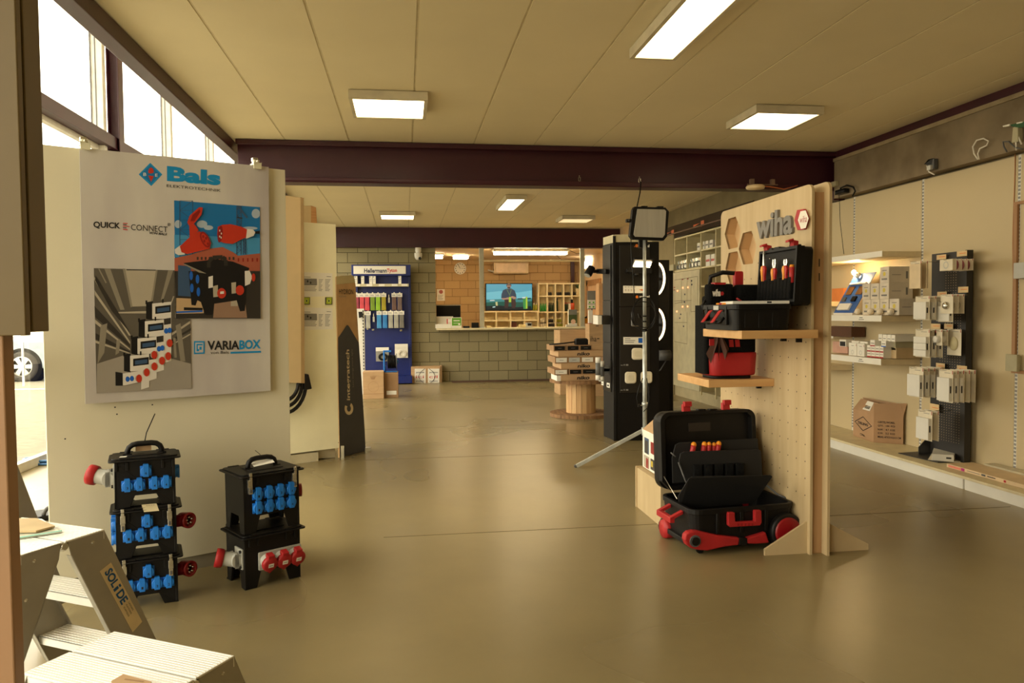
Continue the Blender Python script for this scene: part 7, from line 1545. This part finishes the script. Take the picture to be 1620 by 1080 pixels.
for f in (fl1, fl2, fl4): MB().prism(f, (0, .003, .001)).build('flap', t, m=KC)
def onf(P0, P1, h, u, v, l=.002):
    nn = (P1-P0).cross(V((0, 0, 1))).normalized()
    if nn.dot(CAMP-P0) < 0: nn = -nn
    return P0+(P1-P0)*u+V((0, 0, h*v))+nn*l
h_ = H_.z; b = MB()
dm = [(.5, .82), (.92, .55), (.5, .28), (.08, .55)]; di = [(.5, .79), (.88, .55), (.5, .31), (.12, .55)]
for i in range(4): j = (i+1) % 4; b.poly([onf(A_, Bc, h_, *dm[i]), onf(A_, Bc, h_, *dm[j]), onf(A_, Bc, h_, *di[j]), onf(A_, Bc, h_, *di[i])])
b.text('DELING', onf(A_, Bc, h_, .26, .50), onf(A_, Bc, h_, .74, .50), onf(A_, Bc, h_, .26, .60), INK, .02).text('C/No.', onf(A_, Bc, h_, .36, .10), onf(A_, Bc, h_, .6, .10), onf(A_, Bc, h_, .36, .18), INK, .02)
for k, tx in enumerate(('CERTEL/WOREL', 'QTY.   100  PCS', 'N.W.   4.7  KGS', 'G.W.   5.2  KGS', 'MEAS: 47X31X23.5 CM')): b.text(tx, onf(Bc, Cc, h_, .14, .70-.13*k), onf(Bc, Cc, h_, .92 if k == 4 else .72, .70-.13*k), onf(Bc, Cc, h_, .14, .77-.13*k), INK, .01)
b.build('black_print', t, m=INK)
g = MB(); e0, e1, e2, e3 = fl1
def fp(u, v): a = e0+(e1-e0)*u; c = e3+(e2-e3)*u; return a+(c-a)*v+V((-.004, -.004, .003))
g.prism([fp(.42, .15), fp(.78, .15), fp(.78, .95), fp(.42, .95)], (0, .001, 0), PAPER)
for k in range(7): g.prism([fp(.48+.035*k, .28)+V((-.002, -.002, .001)), fp(.50+.035*k, .28)+V((-.002, -.002, .001)), fp(.50+.035*k, .55)+V((-.002, -.002, .001)), fp(.48+.035*k, .55)+V((-.002, -.002, .001))], (0, .0005, 0), INK)
g.build('shipping_label', t)
# ---- black perforated display with hanging packs
XD = 4.61
yR, yL = atx(1527.5, 600, XD-.0).y, atx(1472, 600, XD).y; zT = atx(1538, 395, XD).z
t = thing('pegboard_display', 'tall black perforated display with hanging packs on the right wall base', 'display stand', (XD, (yR+yL)/2, .104))
DK = mat('display_black', (40, 37, 35), .5, var=.06)
MB().box((XD, yR+.02, .11), (XD+.012, yL, zT)).box((XD-.004, yR-.0, .11), (XD+.055, yR+.02, zT+.004)).box((XD+.0, yL-.012, .11), (XD+.055, yL, zT)).build('panel', t, m=DK, bevel=.001)
b = MB()
for (y0_, y1_, z0_, z1_) in ((yL-.30, yL-.03, 1.46, zT-.1), (yL-.36, yL-.10, .26, 1.40)):
    yy = y0_
    while yy < y1_:
        zz_ = z0_
        while zz_ < z1_: b.box((XD-.0006, yy-.003, zz_-.003), (XD, yy+.003, zz_+.003)); zz_ += .022
        yy += .03
b.build('perforations', t, m=mat('perforation_grey', (190, 170, 136), .6), flat=True)
q = [atz(1421, 717, .106), atz(1484, 732, .106), atz(1540, 730, .106), V((XD+.06, yL+.1, .106))]
for p_ in q: p_.x = min(p_.x, XP-.03)
MB().prism(q, (0, 0, .006)).prism([V((XD-.11, yL-.01, .112)), V((XD, yL-.01, .112)), V((XD, yL-.01, .23)), V((XD-.05, yL-.01, .23)), V((XD-.11, yL-.01, .17))], (0, .01, 0)).build('foot_plate', t, m=DK)
LBC = mat('label_cream', (222, 192, 142), .6)
b = MB()
for (x0_, x1_, y0_, y1_) in ((1482, 1497, 402, 411), (1514, 1530, 396, 406), (1516, 1532, 453, 463), (1483, 1498, 461, 469), (1473, 1488, 512, 520), (1494, 1508, 512, 520), (1481, 1495, 575, 583), (1514, 1530, 579, 588), (1471, 1486, 640, 650)):
    p = atx(x0_, y1_, XD-.03); q_ = atx(x1_, y0_, XD-.03); b = MB(); b.box((XD-.032, q_.y, p.z), (XD-.03, p.y, q_.z), LBC).box((XD-.0325, q_.y+.01, (p.z+q_.z)/2), (XD-.032, p.y-.03, (p.z+q_.z)/2+.005), OR)
    b.box((XD-.03, (p.y+q_.y)/2-.002, q_.z-.005), (XD, (p.y+q_.y)/2+.002, q_.z), CHROME)
    b.build('price_ticket', t)
CW = mat('pack_white', (226, 216, 192), .5); CLR = mat('pack_clear', (206, 198, 172), .3)
def hang(label, xl, xr, yt, yb, X, kind, row, n=None):
    """one hanging pack facing the aisle; pixel box of its card on the plane X"""
    a, c = atx(xl, yb, X), atx(xr, yt, X); y0, y1 = min(a.y, c.y), max(a.y, c.y); z0, z1 = min(a.z, c.z), max(a.z, c.z); yc = (y0+y1)/2
    t_ = thing('hanging_pack', label, 'hanging pack', (X, yc, z0), 0, row)
    MB().box((X, y0, z0), (X+.002, y1, z1)).build('card', t_, m=CW)
    w, h = y1-y0, z1-z0
    if kind == 'box': MB().box((X-.028, y0+w*.06, z0+h*.04), (X, y1-w*.06, z1-h*.24)).build('white_box', t_, m=PAINTW, bevel=.002); MB().box((X-.02, y0+w*.06-.001, z0+h*.3), (X-.008, y0+w*.06, z0+h*.52)).build('bar_print', t_, m=INK)
    elif kind == 'segments':
        g = MB()
        for k in range(3): g.box((X-.028, y0+w*.06, z0+h*(.04+.235*k)), (X, y1-w*.06, z0+h*(.04+.235*k+.228)))
        g.build('white_boxes', t_, m=PAINTW, bevel=.002); MB().box((X-.02, y0+w*.06-.001, z0+h*.28), (X-.008, y0+w*.06, z0+h*.5)).build('bar_print', t_, m=INK)
    elif kind == 'dome': MB().lathe([(.032, 0), (.032, .012), (.024, .026), (0, .032)], (X, yc, z0+h*.42), (-1, 0, 0), CHROME, 20).build('metal_dome', t_)
    elif kind == 'knob': MB().lathe([(.03, 0), (.03, .03), (.022, .034), (0, .034)], (X, yc, z0+h*.4), (-1, 0, 0), PAINTW, 20).build('round_knob', t_)
    elif kind == 'oval': MB().sphere((X-.005, yc, z0+h*.45), .05, mat('detector_cream', (206, 196, 156), .4), sc=(.35, 1, 1.15)).build('round_detector', t_)
    elif kind == 'shiny': MB().box((X-.012, y0, z0), (X, y1, z1-h*.1)).build('silver_bag', t_, m=mat('silver_bag', (226, 206, 170), .3, metal=.2), bevel=.004)
    elif kind == 'pink': MB().lathe([(.045, 0), (.045, .02), (0, .02)], (X, yc, z0+h*.5), (-1, 0, 0), mat('pink_disc', (160, 84, 96), .5), 24).build('pink_disc', t_)
    elif kind == 'case': MB().box((X-.03, y0+.004, z0), (X, y1-.004, z1)).lathe([(.03, .031), (.022, .031)], (X, yc, z0+h*.5), (-1, 0, 0), GREYP, 24).build('white_case', t_, m=CW, bevel=.004)
    MB().box((X-.0005, y0+.004, z1-h*.12), (X, y0+.012, z1-.002)).build('red_mark', t_, m=RED)
    MB().box((X-.0008, yc-w*.3, z1-h*.1), (X, yc+w*.1, z1-h*.085)).build('print', t_, m=INKG)
    return t_
def shift(px_, X, Xn):  # pixel x of the same world Y on another depth
    p = atx(px_, 500, X); p = V((Xn, p.y, p.z)); d = p-CAMP; return 810+FPX*d.dot(_r)/d.dot(_f)
def hrow(desc, xl, xr, yt, yb, X, step, kinds, row):
    n = len(kinds); a, c = atx(xl, yb, X), atx(xr, yt, X)
    for k, kd in enumerate(kinds):
        Xk = X+step*k
        y_l, y_r = a.y, c.y
        # reproject the same world card onto the deeper hook position
        def pj(y, z, Xk=Xk): d = V((Xk, y, z))-CAMP; return (810+FPX*d.dot(_r)/d.dot(_f), 540-FPX*d.dot(_u)/d.dot(_f))
        (u0, v1), (u1, v0) = pj(y_l, a.z), pj(y_r, c.z)
        pl = 'frontmost' if k == 0 else ('rearmost' if k == n-1 else ('second from front', 'third from front', 'fourth from front')[k-1])
        hang(f'{desc}, {pl}', u0, u1, v0, v1, Xk, kd, row)
    yc = (a.y+c.y)/2; z_ = c.z-.006
    MB().tube([(XD+.002, yc-.006, z_), (X-.05, yc-.006, z_-.0), (X-.06, yc-.006, z_+.006)], .0022).tube([(XD+.002, yc+.006, z_), (X-.03, yc+.006, z_)], .002).build('display_hook', m=CHROME, label=f'thin wire hook of the {row}', category='hook')
hrow('silver bag on the top left hook, black display', 1440, 1458, 412, 457, 4.36, .06, ['shiny', 'shiny'], 'silver bags at the top left')
hrow('white case with a pink disc on the top right hook, black display', 1491, 1513, 409, 429, 4.40, .05, ['case', 'pink', 'pink', 'pink'], 'pink disc packs at the top right')
hrow('boxed pack in second row left, black display', 1448, 1471, 468, 506, 4.36, .06, ['box', 'box', 'box'], 'second row left hook')
hrow('card with a metal dome in second row right, black display', 1488, 1508, 465, 496, 4.43, .05, ['dome', 'dome', 'dome'], 'second row right hook')
hrow('boxed pack behind the metal dome cards in the second row', 1484, 1508, 476, 509, 4.47, .06, ['box'], 'second row middle hook')
hrow('segmented pack in third row left, black display', 1448, 1471, 521, 564, 4.36, .06, ['segments', 'box', 'box'], 'third row left hook')
hrow('round knob pack in third row middle, black display', 1478, 1491, 522, 546, 4.42, .05, ['knob', 'knob'], 'third row middle hook')
hrow('oval detector pack in third row right, black display', 1498, 1521, 521, 561, 4.52, .05, ['oval'], 'third row right hook')
hrow('boxed pack in fourth row left, black display', 1438, 1461, 582, 626, 4.32, .055, ['box', 'box', 'box', 'box'], 'fourth row left hook')
hrow('boxed pack in fourth row right, black display', 1485, 1508, 586, 634, 4.37, .05, ['box', 'box', 'box', 'plain', 'plain'], 'fourth row right hook')
hrow('boxed pack in lowest row, black display', 1452, 1475, 651, 693, 4.36, .06, ['box', 'plain'], 'lowest row hook')
t = thing('boxed_pack', 'white boxed pack lying on the foot of the black display', 'pack', tuple(atz(1495, 729, .113)))
q = [atz(1474, 728, .113), atz(1509, 730, .113), atz(1517, 718, .113), atz(1477, 718, .113)]; MB().prism(q, (0, 0, .055)).build('white_box', t, m=PAINTW, bevel=.002); MB().prism([q[0]+(q[1]-q[0])*.65+V((0, -.002, .02)), q[0]+(q[1]-q[0])*.88+V((0, -.002, .02)), q[0]+(q[1]-q[0])*.88+V((0, -.002, .034)), q[0]+(q[1]-q[0])*.65+V((0, -.002, .034))], (0, .001, 0)).build('bar_print', t, m=INK); MB().prism([atz(1468, 727, .113), atz(1520, 732, .113), atz(1516, 716, .113), atz(1474, 717, .113)], (0, 0, .0015)).build('card', t, m=CW)
# ---- wooden frame, device and leaflet at the right edge
t = thing('picture_frame', 'thin wooden picture-like frame on the wall panel at the right edge', 'frame', (XP-.01, 4.9, 1.0))
yF = atx(1609, 450, XP).y; zT_, zB_ = atx(1607, 320, XP).z, atx(1606, 590, XP).z
MB().box((XP-.02, yF-.012, zB_), (XP, yF+.022, zT_)).build('side_bar', t, m=OAK); MB().box((XP-.02, yF-.9, zT_-.022), (XP, yF-.012, zT_)).build('top_bar', t, m=OAK); MB().box((XP-.02, yF-.9, zB_), (XP, yF-.012, zB_+.025)).build('bottom_bar', t, m=OAK); MB().box((XP-.02, yF-.9, zB_+.025), (XP, yF-.87, zT_-.022)).build('side_bar', t, m=OAK)
MB().tube([(XP-.004, atx(1605, y, XP).y+.0+.012*math.sin(y*.02), atx(1605, y, XP).z) for y in range(244, 600, 24)], .004).build('hanging_wire', m=mat('tan_wire', (176, 120, 70), .5), label='tan wire hanging down beside the wooden frame', category='cable')
for i, (y0_, y1_, lb_) in enumerate(((414, 441, 'grey box inside the wooden frame at the right edge'), (561, 586, 'pale socket at the lower corner of the wooden frame'))):
    a, c = atx(1612 if i == 0 else 1599, y1_, XP), atx(1635 if i == 0 else 1618, y0_, XP); MB().box((XP-.05, c.y, a.z), (XP-.0201, a.y, c.z)).box((XP-.0203, c.y+.01, a.z+.01), (XP, a.y-.01, c.z-.01)).build('wall_device', m=GREYP if i == 0 else SHW2, label=lb_, category='device', bevel=.004)
q = [atz(1549, 735, .108), atz(1640, 762, .108), atz(1640, 738, .108), atz(1566, 731, .108)]
q = [V((4.36, atz(1549, 736, .108).y, .106)), V((4.36, 4.62, .106)), V((4.60, 4.62, .106)), V((4.60, atz(1549, 736, .108).y, .106))]
t = thing('boxed_kit', 'long flat white box with pink print lying on the base at the right edge', 'box', (4.48, 5.0, .106)); MB().prism(q, (0, 0, .03)).build('carton', t, m=mat('kit_box', (216, 190, 150), .5), bevel=.001)
y_ = q[0].y; b = MB().box((4.3585, y_-.16, .112), (4.36, y_-.02, .128), mat('pink_print', (226, 130, 110), .5)).box((4.358, y_-.20, .110), (4.3595, y_-.165, .132), mat('magenta_print', (180, 40, 120), .5)).box((4.358, y_-.42, .116), (4.3595, y_-.38, .130), GREYD)
b.box((4.358, y_-.36, .120), (4.3595, y_-.23, .124), INKG).box((4.358, y_-.52, .120), (4.3595, y_-.44, .126), INK).box((4.358, y_-.62, .114), (4.3595, y_-.60, .130), RED); b.build('print', t)
MB().box((4.60, 4.5, .106), (4.70, y_-.12, .15)).build('clear_tray', m=mat('clear_tray', (190, 180, 150), .3), label='low translucent tray behind the long flat box', category='tray')
for i, (x_, y_p) in enumerate(((1460, 716), (1505, 742))): pass
# ---- cables and sockets above the panels
XU = 4.615
def upx(x, y, l=0): return atx(x, y, XU-l)
t = thing('wall_socket', 'grey wall socket with a black plug and looping cable above the panels near the beam', 'socket', tuple(upx(1320, 300)))
a, c = upx(1316, 297, 0), upx(1327, 286, 0); MB().box((XU-.04, c.y, a.z), (XU, a.y, c.z)).build('box', t, m=SHW2, bevel=.004)
MB().tube([upx(1330, 305, .03), upx(1330, 297, .04), upx(1340, 293, .04), upx(1350, 296, .04), upx(1353, 302, .03), upx(1349, 310, .02)], .009).rbox((XU-.07, upx(1345, 300).y, upx(1340, 306).z), (XU-.01, upx(1330, 300).y, upx(1340, 299).z), .01).build('plug', t, m=BLACK)
MB().tube([upx(1327, 306, .02), upx(1328, 318, .06), upx(1329, 350, .0)+V((.0, 0, 0)), upx(1335, 402, .0)], .003).build('cord', t, m=BLACK)
for i, (pts, lb_, mm) in enumerate((([(1547, 252), (1541, 243), (1539, 232), (1545, 222), (1556, 219), (1564, 223), (1561, 230), (1550, 235), (1547, 243), (1549, 252)], 'white cable loop sticking up above the panels', SKINM), ([(1593, 240), (1588, 232), (1587, 224), (1596, 224), (1606, 233), (1618, 236)], 'grey cable bending up above the panels near the right edge', GREYD), ([(1466, 262), (1470, 272), (1478, 276)], 'short white cable below the middle wall socket', SKINM), ([(1608, 238), (1607, 220), (1606, 200), (1609, 196), (1611, 215), (1616, 228)], 'beige cable dropping from the green adaptor', SKINM))):
    MB().tube([upx(x, y, .03) for x, y in pts], .006).build('cable', m=mm, label=lb_, category='cable')
t = thing('wall_socket', 'grey wall socket with a plug in the middle above the panels', 'socket', tuple(upx(1478, 268))); a, c = upx(1472, 270), upx(1484, 251); MB().box((XU-.04, c.y, a.z), (XU, a.y, c.z)).build('box', t, m=GREYD, bevel=.004); MB().prism([upx(1461, 260, .07), upx(1468, 252, .07), upx(1476, 250, .04), upx(1474, 260, .04)], (.02, 0, 0)).build('plug', t, m=BLACK, bevel=.004); MB().box((XU-.06, upx(1482, 262).y, upx(1475, 270).z), (XU-.04, upx(1476, 262).y, upx(1475, 263).z)).build('outlet', t, m=GREYP)
t = thing('socket_adaptor', 'green plug adaptor above the panels at the right edge', 'adaptor', tuple(upx(1610, 200))); MB().prism([upx(1598, 197, .05), upx(1630, 190, .05), upx(1630, 199, .05), upx(1612, 202, .05), upx(1600, 200, .05)], (.04, 0, 0)).build('body', t, m=GREEND, bevel=.003); MB().prism([upx(1586, 199, .05), upx(1597, 196, .05), upx(1597, 199, .05), upx(1587, 201, .05)], (.02, 0, 0)).prism([upx(1608, 194, .055), upx(1617, 192, .055), upx(1617, 194, .055), upx(1608, 196, .055)], (.01, 0, 0)).build('pins', t, m=PAPER); MB().prism([upx(1608, 226, .0), upx(1618, 224, .0), upx(1618, 200, .0), upx(1610, 202, .0)], (-.04, 0, 0)).build('socket_box', t, m=SHW2)
# ---- ceiling spot and cables near the beam
c = aty(1195, 297, 7.66); t = thing('ceiling_spot', 'flat round cream lamp hanging under the middle beam above the plywood display', 'lamp', tuple(c)); MB().lathe([(0, .0), (.09, .008), (.10, .03), (.085, .045), (0, .05)], c-V((0, 0, .02)), (0, 0, 1), mat('spot_cream', (226, 200, 156), .4), 24).build('shade', t)
MB().box((c.x-.09, 7.655, c.z+.03), (c.x+.25, 7.665, c.z+.04)).box((c.x-.06, 7.64, c.z+.03), (c.x-.02, 7.68, c.z+.09)).box((c.x+.17, 7.64, c.z+.03), (c.x+.21, 7.68, c.z+.09)).build('bracket', t, m=mat('bracket_brown', (120, 96, 80), .5)); MB().tube([c+V((.08, 0, .02)), c+V((.2, 0, .01)), c+V((.32, .0, -.01)), c+V((.5, .05, .04))], .006).build('cord', t, m=mat('orange_cord', (196, 110, 60), .5))
# ================================================================ FAR RIGHT: CUBBY SHELVING
XC = 4.42
def cy(x): return atx(x, 500, XC).y
def cz(x, y): return atx(x, y, XC).z
t = thing('cubby_shelving', 'tall cream wall of cubby holes on the far right, behind the plywood display', 'shelf', (XC+.15, 11, 0))
ys = [cy(x) for x in (1067, 1086.5, 1108.5, 1132, 1151, 1172)]; zt0 = cz(1109, 367.5); rowsz = [zt0, cz(1109, 396), cz(1109, 423.5), cz(1109, 453), cz(1109, 483), 1.0]
CBM = mat('cubby_cream', (214, 202, 160), .5); CBB = mat('cubby_back', (150, 140, 112), .7)
b = MB(); yend = cy(1182)
b.box((XC+.30, yend, .12), (XC+.32, ys[0], zt0), CBB)
for z in rowsz[:3]: b.box((XC, yend, z-.012), (XC+.3, ys[0], z+.012), CBM)
for z in rowsz[3:]: b.box((XC, yend, z-.012), (XC+.3, ys[2], z+.012), CBM)
yy = ys[0]
for i, y in enumerate(ys+[yend]): b.box((XC, y-.012, .12 if i >= 2 else rowsz[2]), (XC+.3, y+.012, zt0), CBM)
b.build('cubbies', t)
MB().box((XC-.02, ys[2], .17), (XC+.1, ys[0]+.03, rowsz[2]-.02)).build('board_panel', t, m=mat('board_grey', (190, 182, 150), .45), bevel=.002)
MB().box((XC+.02, yend, 0), (XC+.3, ys[0]+.03, .165)).build('plinth', t, m=mat('plinth_cream', (176, 164, 130), .5))
b = MB(); X_ = XC-.021; 
def bl(x0_, y0_, x1_, y1_, m, w=.004):
    p, q = atx(x0_, y0_, X_), atx(x1_, y1_, X_); L_ = (q-p); n__ = V((0, -L_.z, L_.y)).normalized()*w; b.prism([p+n__, q+n__, q-n__, p-n__], (-.001, 0, 0), m)
LN = mat('diagram_line', (120, 112, 90), .6)
for sgm in ((1067, 443, 1103.5, 437), (1067, 443, 1067, 540), (1103.5, 437, 1103.5, 493), (1078, 441, 1078, 480), (1087, 440, 1087, 480), (1093, 439, 1093, 493), (1067, 476, 1094, 475), (1067, 540, 1087, 544), (1087, 494, 1087, 544), (1067, 480, 1084, 477), (1084, 477, 1084, 492), (1093, 493, 1104, 492), (1067, 510, 1087, 510)): bl(*sgm, LN)
LED = mat('red_led', (255, 60, 30), .5, emit=(1, .16, .06), es=6)
for (x, y) in ((1072, 460), (1080.5, 455), (1088.5, 454.5), (1080, 485), (1088, 484.5), (1071, 492.5)): b.sphere(atx(x, y, X_), .013, LED, 8, 6)
for (x, y) in ((1080, 442), (1088, 441), (1067, 454.5), (1067, 458.5)): p = atx(x, y, X_); b.box((X_-.004, p.y-.03, p.z-.008), (X_, p.y+.03, p.z+.008), REDD)
for (x, y) in ((1094, 444), (1094.5, 450), (1083.5, 465.5), (1083, 477.5), (1077, 497), (1075.5, 503), (1081.5, 516)): p = atx(x, y, X_); b.box((X_-.004, p.y-.02, p.z-.012), (X_, p.y+.02, p.z+.012), mat('navy_ink', (20, 30, 70), .5))
b.build('wiring_diagram', t)
def goods(label, x0_, x1_, yt, yb, m, name='carton', grp=None, X=XC+.03, D=.2, pr=None):
    a, c = atx(x0_, yb, X), atx(x1_, yt, X); z1 = a.z+abs(atx(x0_, yt, X).z-a.z); zr_ = min((z for z in rowsz), key=lambda z: abs(z+.012-a.z)); z0 = zr_+.0125
    t_ = thing(name, label, 'box', (X+D/2, (a.y+c.y)/2, z0), 0, grp); MB().box((X, c.y, z0), (X+D, a.y, z0+z1-a.z)).build('body', t_, m=m, bevel=.002)
    g = MB().box((X-.001, c.y+.01, z0+(z1-a.z)*.4), (X, a.y-.01, z0+(z1-a.z)*.6)); g.build('print', t_, m=pr or INKG); return t_
goods('single white jar box in the second top cubby', 1102.8, 1107.2, 381, 393, PAPER)
for i, (x0_, x1_) in enumerate(((1110, 1114.5), (1116, 1120.5), (1122.5, 1127.5))): goods(f'white-fronted box in the third top cubby, {("left", "middle", "right")[i]} of the lower row', x0_, x1_, 378.5, 391, PAPER, grp='white-fronted boxes in the third top cubby')
MB().box((XC+.05, cy(1131)+.0, rowsz[1]+.0125), (XC+.25, cy(1122.6)-.12, rowsz[0]-.06)).build('carton', m=mat('brown_box', (92, 58, 34), .7), label='brown carton at the right in the third top cubby', category='box')
for i, (x0_, x1_) in enumerate(((1116.5, 1123), (1124.5, 1130.5))): goods(f'red and white pack in the third cubby of the second row, {("left", "right")[i]} one', x0_, x1_, 402, 420, PAPER, grp='red and white packs in a cubby', pr=RED)
for i, (xa, xb) in enumerate(((1069, 1085), (1089, 1107))):
    a, c = atx(xa, 421, XC+.03), atx(xb, 405, XC+.03); t_ = thing('cable_gland_tray', f'tray of shiny metal fittings in the second row of cubbies, {("left", "right")[i]} one', 'tray', (XC+.1, (a.y+c.y)/2, rowsz[2]+.0125), 0, 'trays of fittings')
    MB().box((XC+.02, c.y, rowsz[2]+.0125), (XC+.25, a.y, rowsz[2]+.03)).box((XC+.25, c.y, rowsz[2]+.0125), (XC+.26, a.y, rowsz[1]-.05)).build('tray', t_, m=SHW2)
    b = MB(); random.seed(i)
    for k in range(7): y_ = c.y+(a.y-c.y)*(k+.5)/7; b.cyl((XC+.03, y_, rowsz[2]+.07), (XC+.2, y_, rowsz[2]+.07), .032, GREYD if k % 2 else STEEL, 12).cyl((XC+.05, y_+.02, rowsz[2]+.14+.01*random.random()), (XC+.2, y_+.02, rowsz[2]+.15), .028, STEEL if k % 2 else CHROME, 12)
    b.build('fittings', t_)
# banners above the cubbies
t = thing('lamp_banner', 'long dark banner strip with orange marks above the cubby shelving', 'banner', (XC, 11, zt0+.03))
a, c = atx(1040, 384, XC), atx(1140, 352, XC)
MB().prism([(XC, atx(1040, 383, XC).y, zt0+.03), (XC, cy(1180), zt0+.03), (XC+.1, cy(1180), zt0+.26), (XC+.1, atx(1040, 383, XC).y, zt0+.26)], (.01, 0, 0)).build('banner', t, m=mat('banner_dark', (58, 44, 36), .5))
b = MB()
for (x0_, x1_, y0_, y1_) in ((1099, 1110, 352.5, 359), (1111, 1116, 348, 359), (1056, 1064, 366.5, 371), (1064, 1068, 363, 373)): p, q = atx(x0_, y1_, XC+.02), atx(x1_, y0_, XC+.02); b.prism([(XC-.0, p.y, p.z), (XC+.0, q.y, p.z+.03), (XC+.0, q.y, q.z+.0), (XC-.0, p.y, q.z)], (-.002, 0, 0), mat('banner_orange', (206, 96, 44), .5))
b.build('orange_marks', t)
MB().tube([(XC-.01, atx(1040, 380, XC).y, zt0+.1), (XC-.01, cy(1180), zt0+.1)], .012).build('rail', t, m=mat('bracket_brown', (120, 96, 80), .5))
struct(MB().box((XC+.0, cy(1067)+.04, 0), (XC+.06, 15.5, ZC-.42)), 'wall_far_right', mat('olive_plaster', (150, 136, 100), .8, var=.04))
struct(MB().box((XC+.12, YB1+.22, 2.62), (XR, 15.4, ZC)), 'trim_wall_head', mat('olive_concrete', (128, 116, 84), .85, col2=(108, 96, 68), scale=3))
t = thing('electrical_box', 'grey box on the wall between the second tower and the cubby shelving', 'box', tuple(atx(1060, 424, XC-.02))); a, c = atx(1056.5, 429, XC-.02), atx(1066, 420, XC-.02); MB().box((XC-.03, c.y, a.z), (XC+.0, a.y, c.z+.02)).build('cover', t, m=SHW2, bevel=.003)
